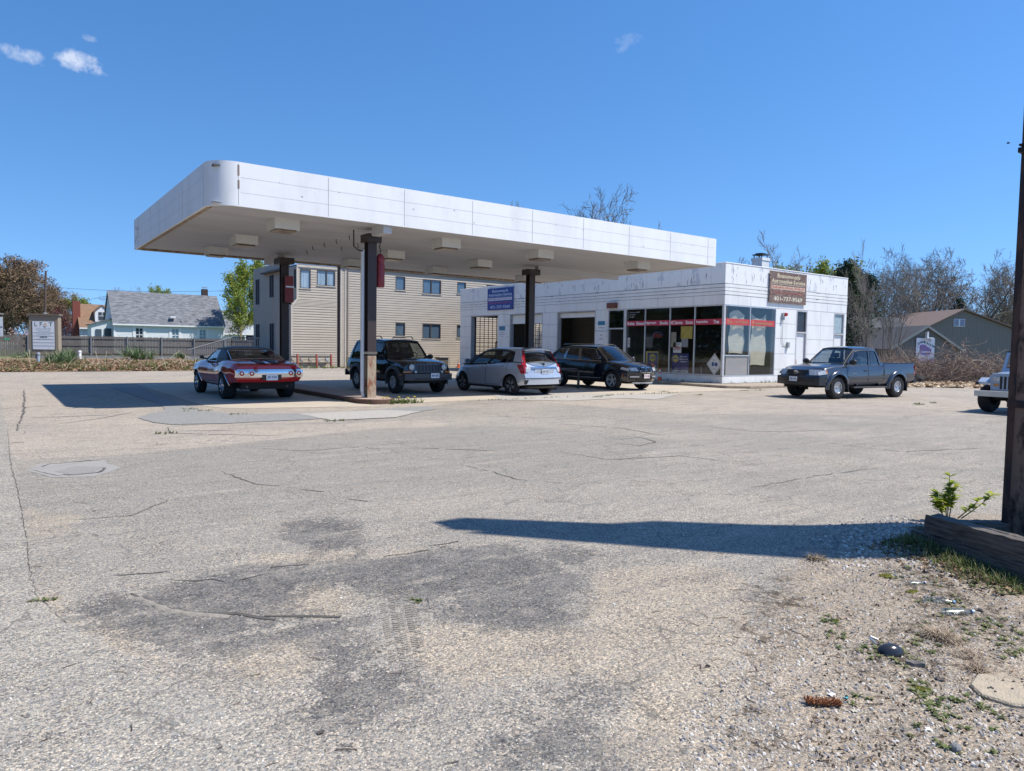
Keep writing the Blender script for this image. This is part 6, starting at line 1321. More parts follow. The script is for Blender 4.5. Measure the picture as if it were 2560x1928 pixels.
# ---------------- houses ----------------
M_shing = mat('grey asphalt shingle', (0.20, 0.205, 0.22), .9, col2=(0.095, 0.10, 0.11), scale=1.6, streak=(1, 1, 5), th=(.40, .60)); M_wsid = mat('white clapboard', (0.74, 0.77, 0.78), .6, var=.04); M_wtrim = mat('white trim', (0.80, 0.81, 0.82), .5, var=.02)
M_tan = mat('tan shingle', (0.25, 0.155, 0.095), .9, col2=(0.17, 0.10, 0.06), scale=2, streak=(1, 1, 5)); M_brick = mat('red brick', (0.26, 0.075, 0.05), .9, col2=(0.18, .05, .04), scale=12)
def gable_house(name, label, x0, x1, y0, y1, ze, zr, wallm, roofm, eave=.3, base=-.2, holes=(), lapm=True):
    h = thing(name, label, 'house', (x0, y0, 0)); rel = lambda mb: mb.xf(Matrix.Translation((-x0, -y0, 0))); ym = (y0 + y1) / 2
    mb = MB(); lap(mb, fY(y0), [x0, x1], base, ze, list(holes), .15, .02); rel(mb).obj('wall', wallm, h)
    mb = MB(); 
    for xx in (x0, x1): mb.prism([(xx, y0, base), (xx, y1, base), (xx, y1, ze), (xx, ym, zr - .1), (xx, y0, ze)], (.02 if xx == x0 else -.02, 0, 0))
    mb.box(x0, x1, y1 - .02, y1, base, ze); rel(mb).obj('wall', wallm, h)
    mb = MB(); sl = (zr - ze) / (ym - y0); t_ = .12
    for s_, ya in ((1, y0), (-1, y1)):
        ye = ya - s_ * eave; zee = ze - sl * eave
        mb.prism([(x0 - .15, ye, zee), (x0 - .15, ym, zr), (x0 - .15, ym, zr + t_), (x0 - .15, ye, zee + t_)], (x1 - x0 + .3, 0, 0))
    rel(mb).obj('roof', roofm, h)
    rel(MB().box(x0 - .15, x1 + .15, y0 - eave - .05, y0 - eave, ze - sl * eave - .08, ze - sl * eave + .1)).obj('gutter', M_wtrim, h)
    return h, rel
HW = [(13.87, 14.69, 1.5, 3.14), (17.84, 18.62, 1.5, 3.14), (21.02, 21.81, 1.5, 3.12)]
h, rel = gable_house('cape_house', 'pale blue white cape house with grey shingle roof behind the board fence', 11.6, 24.0, 95, 103.5, 3.75, 7.55, M_wsid, M_shing, holes=HW)
M_hpane = mat('house pane', (0.06, 0.08, 0.10), .08, spec=1.0); M_curt = mat('curtained pane', (0.40, 0.52, 0.60), .2, col2=(0.2, 0.3, 0.38), scale=3)
for k, q in enumerate(HW):
    f = win(h, rel, fY(95), *q, M_hpane if k == 0 else M_curt, M_wtrim, mull=((q[0] + q[1]) / 2,), sill=False)
    rel(MB().box(q[0] + .05, q[1] - .05, 94.98, 95.03, 2.28, 2.36).box(q[0] + .05, q[1] - .05, 94.99, 95.03, 2.72, 2.75)).obj('glazing_bar', M_wtrim, f)
    for a in (q[0] - .28, q[1] + .02): rel(MB().box(a, a + .26, 94.93, 94.98, 1.4, 3.35)).obj('window_surround', M_wtrim, f)
rel(MB().box(11.6, 24.0, 94.9, 94.97, 3.4, 3.75).box(11.58, 11.75, 94.92, 95, -.2, 3.4).box(23.85, 24.02, 94.92, 95, -.2, 3.4)).obj('frieze', M_wtrim, h)
c = rel(MB().box(22.4, 23.1, 99.4, 100.1, 6.8, 8.5)).obj('chimney', mat('sooty brick', (0.06, 0.045, 0.045), .9), h); rel(MB().box(22.5, 23.0, 99.5, 100.0, 8.5, 8.55).box(22.45, 23.05, 99.45, 100.05, 8.75, 8.8).box(22.55, 22.6, 99.6, 99.65, 8.5, 8.75).box(22.9, 22.95, 99.6, 99.65, 8.5, 8.75)).obj('chimney_cap', M_alu, c)
rel(MB().box(17.7, 18.3, 94.9, 95.5, 4.5, 4.68)).obj('skylight', M_wtrim, h); rel(MB().lathe([(0, .5), (.07, .45), (.09, 0)], 8, (19.0, 95.1, 4.0))).obj('vent_pipe', M_alu, h)
pz = MB().prism([(9.4, 96, -.2), (11.6, 96, -.2), (11.6, 96, 4.1), (9.4, 96, 3.4)], (0, 4, 0)); rel(pz).obj('side_porch', M_wsid, h); rel(MB().prism([(9.2, 95.8, 3.36), (11.65, 95.8, 4.14), (11.65, 95.8, 4.24), (9.2, 95.8, 3.46)], (0, 4.4, 0))).obj('porch_roof', M_shing, h)
rel(MB().box(9.85, 10.45, 95.9, 95.99, 1.0, 2.9).box(10.75, 11.45, 95.9, 95.99, 1.6, 3.0)).obj('porch_window', M_hpane, h)
h, rel = gable_house('side_house', 'small pale house with grey roof and tiny white gable right of the cape house', 24.3, 33.5, 100, 107, 2.95, 5.9, M_wsid, M_shing, holes=[(24.8, 25.4, 1.8, 2.7)]); win(h, rel, fY(100), 24.8, 25.4, 1.8, 2.7, M_hpane, M_wtrim, sill=False)
rel(MB().prism([(27.3, 97.8, 2.6), (30.0, 97.8, 2.6), (28.65, 97.8, 3.9)], (0, 2.5, 0))).obj('porch_gable', M_wtrim, h); rel(MB().box(27.6, 29.7, 98.2, 98.3, -.2, 2.6)).obj('porch_opening', M_dark, h); rel(MB().box(27.35, 27.5, 97.85, 98.0, -.2, 2.6).box(29.8, 29.95, 97.85, 98.0, -.2, 2.6)).obj('porch_post', M_wtrim, h)
h, rel = gable_house('tan_roof_house', 'brown roofed brick house with white dormer far left of the cape house', 9.2, 15.5, 106, 114, 3.3, 6.25, M_wsid, M_tan)
rel(MB().box(8.5, 9.35, 107.5, 108.9, -.2, 6.6)).obj('chimney', M_brick, h)
D = (10.9, 12.5); rel(MB().prism([(D[0], 106.6, 4.0), (D[1], 106.6, 4.0), (D[1], 106.6, 5.3), ((D[0] + D[1]) / 2, 106.6, 6.1), (D[0], 106.6, 5.3)], (0, 3, 0))).obj('dormer', M_wtrim, h)
dm = h.children[-1]; rel(MB().box(11.3, 12.1, 106.55, 106.6, 4.25, 5.25)).obj('dormer_window', M_hpane, dm); rel(MB().box(11.3, 12.1, 106.52, 106.55, 4.72, 4.78).box(11.67, 11.73, 106.52, 106.55, 4.78, 5.25)).obj('glazing_bar', M_wtrim, dm)
rel(MB().prism([(D[0] - .15, 106.5, 5.2), ((D[0] + D[1]) / 2, 106.5, 6.1), ((D[0] + D[1]) / 2, 106.5, 6.2), (D[0] - .15, 106.5, 5.3)], (0, 3, 0)).prism([(D[1] + .15, 106.5, 5.2), ((D[0] + D[1]) / 2, 106.5, 6.1), ((D[0] + D[1]) / 2, 106.5, 6.2), (D[1] + .15, 106.5, 5.3)], (0, 3, 0))).obj('dormer_roof', M_tan, dm)
# picket fence
pf = thing('picket_fence', 'low white picket fence at the far left edge', 'fence', (-1.0, 92, 0)); mb = MB(); p0 = at(18, 868, 95); p1 = at(50, 868, 95); dd = (p1 - p0); 
q0 = at(-60, 860, 82); q1 = at(50, 862, 82); pf.location = (q0.x, q0.y, .12)
L_ = (q1 - q0).xy.length; ux = (q1 - q0).xy / L_
for k in range(int(L_ / .16)):
    c_ = ux * (k * .16); mb.box(c_.x - .04, c_.x + .04, c_.y - .012, c_.y + .012, .1, 1.0 + .05 * (k % 2)).poly([(c_.x - .04, c_.y, 1.0), (c_.x + .04, c_.y, 1.0), (c_.x, c_.y, 1.12)])
mb.obj('pickets', M_wtrim, pf); MB().tube([(0, 0, .3), (ux.x * L_, ux.y * L_, .3)], .04, 4).tube([(0, 0, .8), (ux.x * L_, ux.y * L_, .8)], .04, 4).obj('rails', M_wtrim, pf)
for k in (0, L_): MB().box(ux.x * k - .08, ux.x * k + .08, ux.y * k - .08, ux.y * k + .08, 0, 1.2).obj('post', M_wtrim, pf)
# ---------------- tenant sign ----------------
SC = Vector((2.9, 58.5)); sd_ = Vector((.80, -.60)).normalized()
ts = thing('tenant_sign', 'tall beige box sign with white tenant panel on the leafy bank', 'sign', (SC.x, SC.y, .3), math.atan2(-.42, .9))
M_bsign = mat('beige sign box', (0.34, 0.28, 0.20), .7, var=.06)
MB().box(-.92, .92, 0, .5, .25, 3.0 - .05).obj('cabinet', M_bsign, ts, bevel=.02); MB().box(-1.0, 1.0, -.06, .56, 2.95, 3.08).obj('cap', mat('brown cap', (0.20, 0.16, 0.12), .7), ts); MB().box(-.6, -.45, .1, .25, -.4, .25).box(.45, .6, .1, .25, -.4, .25).obj('leg', M_fpost, ts)
pn = MB().box(-.68, .68, -.03, -.001, .62, 2.55).obj('panel', mat('panel white', (0.82, 0.85, 0.88), .4, var=.02), ts); MB().box(-.72, .72, -.02, -.0005, .58, 2.59).obj('panel_frame', M_ink, ts)
TF = lambda x, z: frame((x, -.034, z), (1, 0, 0), (0, 0, 1)); M_grn = mat('slate lettering', (0.10, 0.16, 0.18), .6); M_gold = mat('gold lettering', (0.62, 0.42, 0.14), .6)
text('lettering', 'L', TF(-.46, 2.36), .28, M_grn, pn); text('lettering', 'F', TF(-.14, 2.36), .28, M_grn, pn); text('lettering', 'T', TF(.46, 2.36), .28, M_grn, pn)
MB().tube([(.14, -.04, 2.24), (.14, -.04, 2.46)], .012, 4).tube([(.14 + .1 * math.cos(a), -.04, 2.33 + .1 * math.sin(a)) for a in [math.pi + math.pi * k / 8 for k in range(9)]], .012, 4).tube([(.08, -.04, 2.42), (.2, -.04, 2.42)], .01, 4).obj('anchor', M_gold, pn)
for k, (s_, z, w_) in enumerate((('LAW OFFICES', 2.08, .9), ('ATTORNEYS AT LAW', 1.98, 1.0), ('TAX & ESTATE', 1.88, .8), ('INSURANCE', 1.66, .9), ('401 SUITES', 1.36, .8))): text('lettering', s_, TF(0, z), .05 if k < 4 else .035, M_teal, pn, width=w_)
text('lettering', 'NEWS', TF(-.0, 1.47), .09, M_ink, pn, width=.45, bold=.05)
MB().box(-.66, .66, -.036, -.031, 1.76, 1.775).box(-.66, .66, -.036, -.031, 1.54, 1.555).box(-.66, .66, -.036, -.031, 1.30, 1.315).box(-.66, .66, -.036, -.031, 1.08, 1.095).box(-.66, .66, -.036, -.031, .86, .875).obj('divider', M_ink, pn)
def stub(name, lab, x, y, h_, r0, m, dome=False, z0=.3):
    t = thing(name, lab, 'pipe', (x, y, z0)); MB().lathe([(0, h_), (r0 * .8, h_ - .005), (r0, h_ - .03), (r0, 0)], 14).obj('pipe', m, t, smooth=40); MB().lathe([(r0 + .002, h_ - .14), (r0 + .02, h_ - .13), (r0 + .02, h_ - .06), (r0 + .002, h_ - .05)], 14).obj('collar', m, t)
g = gnd(95, 927); stub('steel_stub', 'short grey steel pipe standing in leaves in front of the beige sign', g.x + .1, g.y + 1.6, .92, .075, mat('galvanised', (0.28, 0.34, 0.40), .5), z0=.0)
g = gnd(200, 914); stub('vent_pipe', 'short white plastic vent pipe in the leafy bank', g.x, g.y, .62, .09, M_wtrim, z0=.33)
# utility pole and wires
M_wood = mat('pole wood', (0.15, 0.10, 0.08), .9, col2=(0.09, 0.065, 0.05), scale=4, streak=(4, 4, .3))
up = at(110, 855, 104); t = thing('utility_pole', 'leaning brown utility pole with transformer in front of the big bare tree', 'utility pole', (up.x, up.y, 0)); MB().tube([(0, 0, 0), (.4, 0, 11.6)], [.2, .14], 10).obj('shaft', M_wood, t, smooth=40); MB().lathe([(0, 4.4), (.24, 4.45), (.26, 4.6), (.26, 5.4), (0, 5.5)], 12, (.2, -.3, 0)).obj('transformer', M_gas, t, smooth=40)
MB().tube([(-.6, 0, 7.4), (1.0, 0, 7.4)], .05, 5).obj('crossarm', M_wood, t); MB().lathe([(0, .5), (.1, .45), (.35, .1), (.38, 0), (.1, 0)], 12, (.35, -.6, 2.6)).obj('lamp', M_wtrim, t, smooth=40)
def wire(lab, pts, sag, rr=.02):
    P_ = []
    for a, b in zip(pts, pts[1:]):
        for k in range(13): t_ = k / 12; q = Vector(a).lerp(Vector(b), t_); P_.append((q.x, q.y, q.z - sag * 4 * t_ * (1 - t_)))
    o = MB().tube(P_, rr, 4).obj('overhead_wire', M_black); tag(o, lab, 'wire')
wire('upper overhead wire crossing above the cape house roof', [(up.x + .3, up.y, 9.3), tuple(at(660, 722, 110))], .6); wire('lower overhead wire running from the pole to the roof of the cape house', [(up.x + .3, up.y, 7.4), tuple(at(278, 737, 99))], .5); wire('faint overhead wire reaching off the left edge', [(up.x + .3, up.y, 7.2), tuple(at(-60, 740, 100))], .4)
an = at(196, 850, 104); t = thing('tv_antenna', 'thin rooftop television antenna beside the utility pole', 'antenna', (an.x, an.y, 0)); MB().tube([(0, 0, 0), (0, 0, 8.6)], .045, 5).obj('mast', M_alu, t); mb = MB().tube([(-1.6, 0, 8.2), (1.3, 0, 8.3)], .03, 4)
for k in range(6): mb.tube([(-1.2 + k * .4, -.5, 8.22), (-1.2 + k * .4, .5, 8.24)], .015, 3)
mb.obj('boom', M_alu, t)
e = at(0, 840, 40); t = thing('roadside_sign', 'edge of a pale panel sign on a bracket at the far left edge', 'sign', (e.x - .35, e.y, 0)); MB().box(-.5, .5, -.04, .04, 1.75, 2.85).obj('panel', mat('pale panel', (0.45, 0.5, 0.55), .5), t); MB().tube([(-.2, 0, 0), (-.2, 0, 3.1)], .05, 8).tube([(-.2, 0, 3.05), (.55, 0, 3.0)], .04, 6).obj('post', M_fpost, t); MB().box(-.48, .48, -.05, -.041, 2.26, 2.30).obj('divider', M_ink, t)
# ---------------- right side buildings ----------------
def rot_obj(t, mb, name, m, par=None, **k): return mb.obj(name, m, par or t, **k)
fdir = math.atan2(-.575, .818)    # facade parallel to the picture roughly, slightly turned
hl = at(2312, 880, 55); hut = thing('kiosk_hut', 'grey green board hut with steep gable and purple shop sign beyond the brush', 'hut', (hl.x, hl.y, 0), fdir + .05)
M_hutw = mat('grey green boards', (0.17, 0.185, 0.17), .85, col2=(0.12, 0.13, 0.12), scale=2, streak=(8, 8, .4)); M_dshin = mat('dark shingle', (0.085, 0.09, 0.10), .9, col2=(0.05, 0.052, 0.06), scale=3, streak=(1, 1, 5))
mb = MB()
def gz_(x): return 3.72 - abs(x) * .62
xx = -2.5
while xx < 2.5: a, b = xx + .008, min(xx + .17, 2.5) - .008; mb.prism([(a, 0, -.3), (b, 0, -.3), (b, 0, gz_(b)), (a, 0, gz_(a))], (0, .04, 0)); xx += .17
mb.obj('wall', M_hutw, hut); MB().box(-2.45, 2.45, .05, 8, -.3, 2.1).obj('wall', M_hutw, hut)
for s in (-1, 1):
    MB().prism([(0, -.25, 3.80), (s * 3.0, -.25, 3.80 - 3.0 * .62), (s * 3.0, -.25, 3.68 - 3.0 * .62), (0, -.25, 3.68)], (0, 8.3, 0)).obj('roof', M_dshin, hut); MB().prism([(0, -.29, 3.80), (s * 3.0, -.29, 3.80 - 3.0 * .62), (s * 3.0, -.29, 3.62 - 3.0 * .62), (0, -.29, 3.62)], (0, .035, 0)).obj('barge_board', mat('grey green trim', (0.24, 0.27, 0.26), .7), hut)
fl_ = MB().box(-.25, .25, -.6, -.25, 2.78, 2.86).box(-.05, .05, -.3, 0, 2.8, 3.3).obj('sign_lamp', M_wtrim, hut); MB().box(.06, .35, -.55, -.3, 2.62, 2.78).obj('lamp_hood', M_alu, fl_)
ss = thing('painted_sign', 'white square sign with teal arched lettering and purple shape on the grey green hut', 'sign', (hl.x, hl.y, 0), fdir + .05); o0 = Vector((0, -.1, 0))
MB().box(-.78, .70, -.10, -.05, .85, 2.82).xf(Matrix.Identity(4)).obj('board', mat('sign white', (0.72, 0.76, 0.84), .5), ss); M_pur = mat('purple paint', (0.25, 0.16, 0.45), .6); M_tealp = mat('teal paint', (0.02, 0.14, 0.22), .6)
pts = [(-.52, 2.22), (-.40, 2.30), (-.2, 2.32), (0, 2.24), (.2, 2.1), (.4, 1.96), (.5, 1.93), (.45, 1.72), (.35, 1.50), (-.38, 1.50), (-.42, 1.7), (-.5, 1.95)]
MB().prism([(x, -.104, z) for x, z in pts], (0, .003, 0)).obj('purple_shape', M_pur, ss); MB().box(-.36, .36, -.108, -.105, 1.66, 1.80).obj('stripe', M_plainwhite, ss); MB().box(-.78, .70, -.104, -.101, .87, 1.22).obj('lower_band', mat('lilac paint', (0.42, 0.38, 0.62), .6), ss)
arc = [(-.62, 2.36, 28), (-.5, 2.44, 22), (-.38, 2.50, 12), (-.26, 2.52, 0), (-.14, 2.50, -8), (-.05, 2.46, -14), (.10, 2.40, -24), (.22, 2.34, -26), (.35, 2.27, -26), (.50, 2.22, -22), (.60, 2.18, -16), (.66, 2.15, -8)]
for ch_, (x, z, a) in zip('BubblyBowWow', arc): text('lettering', ch_, frame((x, -.108, z), (math.cos(R(a)), 0, math.sin(R(a))), (-math.sin(R(a)), 0, math.cos(R(a)))), .17 if ch_ in 'Bbl' else .14, M_tealp, ss, bold=.05, width=.10)
text('lettering', 'DOG GROOMING', frame((0, -.109, 1.73), (1, 0, 0), (0, 0, 1)), .07, M_pur, ss, width=.6, bold=.02); text('lettering', 'BY APPOINTMENT', frame((-.04, -.108, 1.05), (1, 0, 0), (0, 0, 1)), .1, M_pur, ss, width=1.1, bold=.02)
r_ = random.Random(4); mb = MB()
for k in range(16): x = r_.choice([r_.uniform(-.72, -.6), r_.uniform(.2, .62)]); z = r_.uniform(2.5, 2.75) if x > 0 else r_.uniform(1.3, 2.1); mb.poly([(x, -.107, z), (x + .05, -.107, z + .01), (x + .03, -.107, z + .06)])
mb.obj('paw_dots', M_tealp, ss)
lb_ = at(2195, 880, 62); t = thing('low_building', 'long low building with dark shingle roof left of the hut', 'building', (lb_.x, lb_.y, 0), fdir + .1)
MB().box(-9, 4.0, 0, 7, -.3, 2.5).obj('wall', mat('dark clapboard', (0.12, 0.11, 0.10), .9), t); MB().prism([(-9.3, -.4, 2.4), (-9.3, 3.5, 4.9), (-9.3, 7.4, 2.4)], (13.6, 0, 0)).obj('roof', M_dshin, t)
bn = at(2403, 880, 80); t = thing('barn', 'large grey gabled barn with brown roof and small white windows at the right', 'barn', (bn.x, bn.y, 0), fdir)
M_barn = mat('grey barn boards', (0.27, 0.235, 0.20), .85, var=.08, scale=2, streak=(8, 8, .3)); mb = MB(); xx = -6.5
def bz2(x): return 6.5 - (abs(x) * .50 if x < 0 else x * .34)
while xx < 9.5: a, b = xx + .01, xx + .3 - .01; mb.prism([(a, 0, -.3), (b, 0, -.3), (b, 0, bz2(b)), (a, 0, bz2(a))], (0, .05, 0)); xx += .3
mb.obj('wall', M_barn, t); MB().box(-6.4, 9.4, .07, 14, -.3, 3.1).obj('wall', M_barn, t)
M_brr = mat('faded brown shingle', (0.20, 0.145, 0.12), .9, var=.1); MB().prism([(0, -.3, 6.55), (10.2, -.3, 6.55 - 10.2 * .34), (10.2, -.3, 6.7 - 10.2 * .34), (0, -.3, 6.7)], (0, 14.5, 0)).obj('roof', M_brr, t); MB().prism([(0, -.3, 6.55), (-7.0, -.3, 3.05), (-7.0, -.3, 3.2), (0, -.3, 6.7)], (0, 14.5, 0)).obj('roof', M_brr, t)
f = MB().box(-1.05, -.45, -.06, -.0, 4.7, 5.55).box(-.38, .22, -.06, 0, 4.7, 5.55).box(-.46, -.37, -.062, 0, 4.7, 5.55).obj('window', M_wtrim, t); MB().quad((-1.0, -.07, 4.76), (-.5, -.07, 4.76), (-.5, -.07, 5.5), (-1.0, -.07, 5.5)).quad((-.33, -.07, 4.76), (.17, -.07, 4.76), (.17, -.07, 5.5), (-.33, -.07, 5.5)).obj('pane', mat('lavender pane', (0.28, 0.28, 0.38), .1), f)
# ---------------- vegetation ----------------
def islmat(name, cols, rough=.8, trans=0.0):
    'colour picked per loose piece'
    m = bpy.data.materials.new(name); m.use_nodes = True; n = m.node_tree; P = n.nodes['Principled BSDF']; P.inputs['Roughness'].default_value = rough; P.inputs['Specular IOR Level'].default_value = .3
    g = n.nodes.new('ShaderNodeNewGeometry'); rp = n.nodes.new('ShaderNodeValToRGB'); e = rp.color_ramp; e.interpolation = 'CONSTANT'
    for k, c in enumerate(cols):
        if k < 2: el = e.elements[k]; el.position = k / len(cols)
        else: el = e.elements.new(k / len(cols))
        el.color = (*c, 1)
    n.links.new(g.outputs['Random Per Island'], rp.inputs[0]); n.links.new(rp.outputs[0], P.inputs['Base Color'])
    if trans:
        out = n.nodes['Material Output']; t = n.nodes.new('ShaderNodeBsdfTranslucent'); mx = n.nodes.new('ShaderNodeMixShader'); mx.inputs[0].default_value = trans
        n.links.new(rp.outputs[0], t.inputs[0]); n.links.new(P.outputs[0], mx.inputs[1]); n.links.new(t.outputs[0], mx.inputs[2]); n.links.new(mx.outputs[0], out.inputs[0])
    return m
M_bark = mat('grey brown bark', (0.17, 0.14, 0.115), .9, col2=(0.09, 0.075, 0.065), scale=3)
M_twig = mat('twig bark', (0.28, 0.245, 0.20), .9, col2=(0.17, 0.15, 0.125), scale=2)
M_twigr = mat('budding red brown twigs', (0.21, 0.145, 0.095), .9, col2=(0.13, 0.085, 0.055), scale=1)
def perp(d, a):
    q = Vector((1, 0, 0)) if abs(d.x) < .8 else Vector((0, 1, 0)); e = d.cross(q).normalized(); return (e * math.cos(a) + d.cross(e) * math.sin(a)).normalized()
def grow(seed, H, n0, ang0, levels, nch, ratio, up=.15, r0=.16, first=.3, leaf=None, jit=.16, minr=.012, lead=True, tf=.92):
    rn = random.Random(seed); T = MB(); K = MB(); Lf = MB()
    def br(p, d, L, r, lev, start):
        n = 5 if lev < 2 else 3; pts = [p.copy()]; rs = [r]; q = p.copy(); dd = d.copy()
        for k in range(n):
            dd = (dd + Vector((rn.gauss(0, jit), rn.gauss(0, jit), rn.gauss(0, jit) + up * (.5 if lev == 0 else 1)))).normalized(); q = q + dd * (L / n); pts.append(q.copy()); rs.append(max(minr * .5, r * (1 - .78 * (k + 1) / n)))
        (T if lev == 0 or (lev == 1 and r0 > .2) else K).tube(pts, rs, 6 if lev == 0 else (4 if lev == 1 else 3), cap=False)
        if lev >= levels:
            if leaf:
                for k in range(leaf[0]):
                    t = rn.random(); c = pts[0].lerp(pts[-1], t) + Vector((rn.gauss(0, leaf[2]), rn.gauss(0, leaf[2]), rn.gauss(0, leaf[2]))); s = leaf[1] * rn.uniform(.6, 1.3); a = perp(Vector((rn.gauss(0, 1), rn.gauss(0, 1), rn.gauss(0, .6))).normalized(), rn.uniform(0, 6)); b = Vector((rn.gauss(0, 1), rn.gauss(0, 1), rn.gauss(0, 1))).normalized(); Lf.quad(c - a * s - b * s * .35, c + b * s * .5 - a * s * .1, c + a * s, c - b * s * .5)
            return
        for k in range(nch[min(lev, len(nch) - 1)]):
            N_ = nch[min(lev, len(nch) - 1)]; t = start + (1 - start) * (k + rn.random() * .8) / N_; i = min(n - 1, int(t * n)); b0 = pts[i].lerp(pts[i + 1], t * n - i); dl = (pts[i + 1] - pts[i]).normalized()
            a = rn.uniform(.7, 1.25) * ang0; nd = (dl * math.cos(a) + perp(dl, rn.uniform(0, 6.28)) * math.sin(a)).normalized()
            rr = rs[i] * rn.uniform(.5, .7); br(b0, nd, L * ratio * rn.uniform(.75, 1.15) * (1.15 - .45 * t), max(minr, rr), lev + 1, .15)
    for k in range(n0):
        d = Vector((rn.gauss(0, .05 if n0 == 1 else .22), rn.gauss(0, .05 if n0 == 1 else .22), 1)).normalized(); br(Vector((rn.gauss(0, .02 if n0 == 1 else .2), 0, -.1)), d, H * (tf if n0 == 1 else rn.uniform(tf * .75, tf)), r0 / (1 if n0 == 1 else 1.4), 0, first)
    hh = max(v[2] for v in K.v); s = H / hh
    for m_ in (T, K, Lf): m_.v = [(x * s, y * s, z * s) for x, y, z in m_.v]
    return T, K, Lf
def tree(name, label, cat, g, H, mats, loc, leafname='foliage', group=None):
    t = thing(name, label, cat, loc, 0, group); T, K, Lf = g
    T.obj('trunk', mats[0], t, smooth=60); c = K.obj('crown', mats[1], t)
    if Lf.f: Lf.obj(leafname, mats[2], t)
    t['h'] = H; return t
def put(src, label, u, vtop, d, rz, wide=1.0, new=True, v=None, group=None, lean=0):
    p = at(u, 880, d); top = at(u, vtop, d).z; s = top / src['h']; o = dup(src) if new else src
    place(o, (p.x, p.y, 0), rz, (s * wide, s * wide, s)); o['label'] = label
    if group: o['group'] = group
    return o
M_lf_y = islmat('yellow green spring leaves', [(0.30, 0.34, 0.05), (0.22, 0.30, 0.05), (0.38, 0.37, 0.06), (0.15, 0.24, 0.05)], .6, .35)
M_lf_d = islmat('dark evergreen needles', [(0.025, 0.05, 0.02), (0.04, 0.075, 0.028), (0.018, 0.035, 0.016)], .7, .1)
M_lf_r = islmat('dark red leaves', [(0.13, 0.035, 0.04), (0.09, 0.025, 0.03), (0.20, 0.07, 0.07)], .7, .2)
M_lf_p = islmat('pink blossom', [(0.55, 0.33, 0.34), (0.45, 0.25, 0.27), (0.65, 0.45, 0.44)], .7, .3)
M_lf_b = islmat('brown bud clusters', [(0.20, 0.135, 0.08), (0.14, 0.095, 0.06), (0.26, 0.18, 0.10)], .8, .1)
M_lf_g = islmat('fresh green leaves', [(0.10, 0.17, 0.04), (0.15, 0.21, 0.05), (0.07, 0.12, 0.03)], .7, .25)
RG = 'bare trees in the row beyond the barn'
tA = tree('bare_tree', 'x', 'tree', grow(3, 14, 1, .78, 4, [11, 7, 5, 4], .52, .08, .17, .30, minr=.015, tf=.66), 14, (M_bark, M_twig), (0, 0, 0))
tB = tree('bare_tree', 'x', 'tree', grow(9, 14, 2, .78, 4, [8, 7, 5, 4], .54, .08, .17, .34, minr=.015, tf=.66), 14, (M_bark, M_twig), (0, 0, 0))
tC = tree('bare_tree', 'x', 'tree', grow(21, 12, 4, .62, 3, [9, 7, 6], .46, .09, .11, .2, minr=.012, tf=.7), 12, (M_bark, M_twig), (0, 0, 0))
put(tA, 'tall bare tree with a straight dark trunk, leftmost of the row behind the hut', 2268, 612, 92, 0, 1.0, False, group=RG)
put(tB, 'twin stemmed bare tree behind the hut gable', 2312, 608, 95, 1, 1.0, False, group=RG)
for i, (u, vt, d, src, lab) in enumerate(((2222, 640, 90, tA, 'shorter bare tree between the thin saplings and the straight trunked tree'), (2345, 622, 97, tA, 'bare tree rising over the left slope of the barn roof'), (2385, 640, 100, tB, 'bare tree with spreading top above the barn ridge'), (2425, 636, 98, tA, 'bare tree just right of the barn ridge'), (2462, 642, 102, tB, 'broad bare tree above the brown barn roof'), (2500, 650, 98, tA, 'bare tree next to the rusty pole above the brown roof'), (2540, 655, 100, tB, 'last bare tree, partly behind the rusty pole'), (2290, 618, 104, tB, 'upright bare tree crossing the straight trunked one'), (2520, 648, 106, tA, 'bare tree filling the gap near the rusty pole'))):
    put(src, lab, u, vt, d, 1.3 * i + .5, .95, group=RG)
put(tC, 'vase shaped bare tree rising behind the white chimney', 1955, 566, 52, .4, 1.2, False)
put(tC, 'thin multi stemmed bare sapling right of the white building', 2160, 598, 46, 2.0, .5); put(tC, 'second thin bare sapling nearer the hut', 2222, 610, 49, 3.3, .5)
put(tA, 'largest bare treetop showing above the canopy', 1455, 438, 62, 1.0, .85); put(tB, 'small bare treetop above the canopy left of the largest', 1345, 492, 64, 2.6, .7); put(tB, 'bare treetop above the canopy right of the largest', 1532, 484, 60, 5.0, .75); put(tC, 'tiny bare twig top just over the canopy edge', 1606, 556, 60, 4.0, .6)
oak = tree('bare_oak', 'huge rounded brown budding tree filling the far left edge', 'tree', grow(14, 16, 1, .95, 4, [14, 9, 7, 5], .62, .02, .5, .12, leaf=(4, .12, .16), minr=.022, tf=.55), 16, (M_bark, M_twigr, M_lf_b), (0, 0, 0), 'buds')
put(oak, oak['label'], 38, 634, 112, 0, 1.05, False); put(oak, 'lower brown budding tree left of the big one', -45, 660, 118, 2.1, 1.05); put(oak, 'smaller brown budding tree right of the utility pole', 150, 716, 122, 4.0, 1.1)
mp = tree('leafy_tree', 'sparse yellow green maple in front of the small pale house under the canopy edge', 'tree', grow(31, 13, 1, .8, 3, [18, 9, 6], .34, .10, .2, .14, leaf=(12, .15, .28), tf=.8), 13, (mat('mossy bark', (0.20, 0.17, 0.10), .9), M_twig, M_lf_y), (0, 0, 0)); put(mp, mp['label'], 598, 640, 88, .3, .85, False)
put(mp, 'yellow green treetop behind the brown roofed house', 246, 742, 128, 2, 1.5); put(mp, 'pale yellow treetop behind the cape house ridge', 436, 720, 126, 3, .7); put(mp, 'yellow green treetop behind the parapet right of the chimney', 2035, 656, 66, 1, 1.5); put(mp, 'second yellow green treetop behind the parapet near the evergreen', 1985, 668, 70, 4, 1.2); put(mp, 'low green tree behind the brown barn roof', 2470, 762, 108, 5, 1.6)
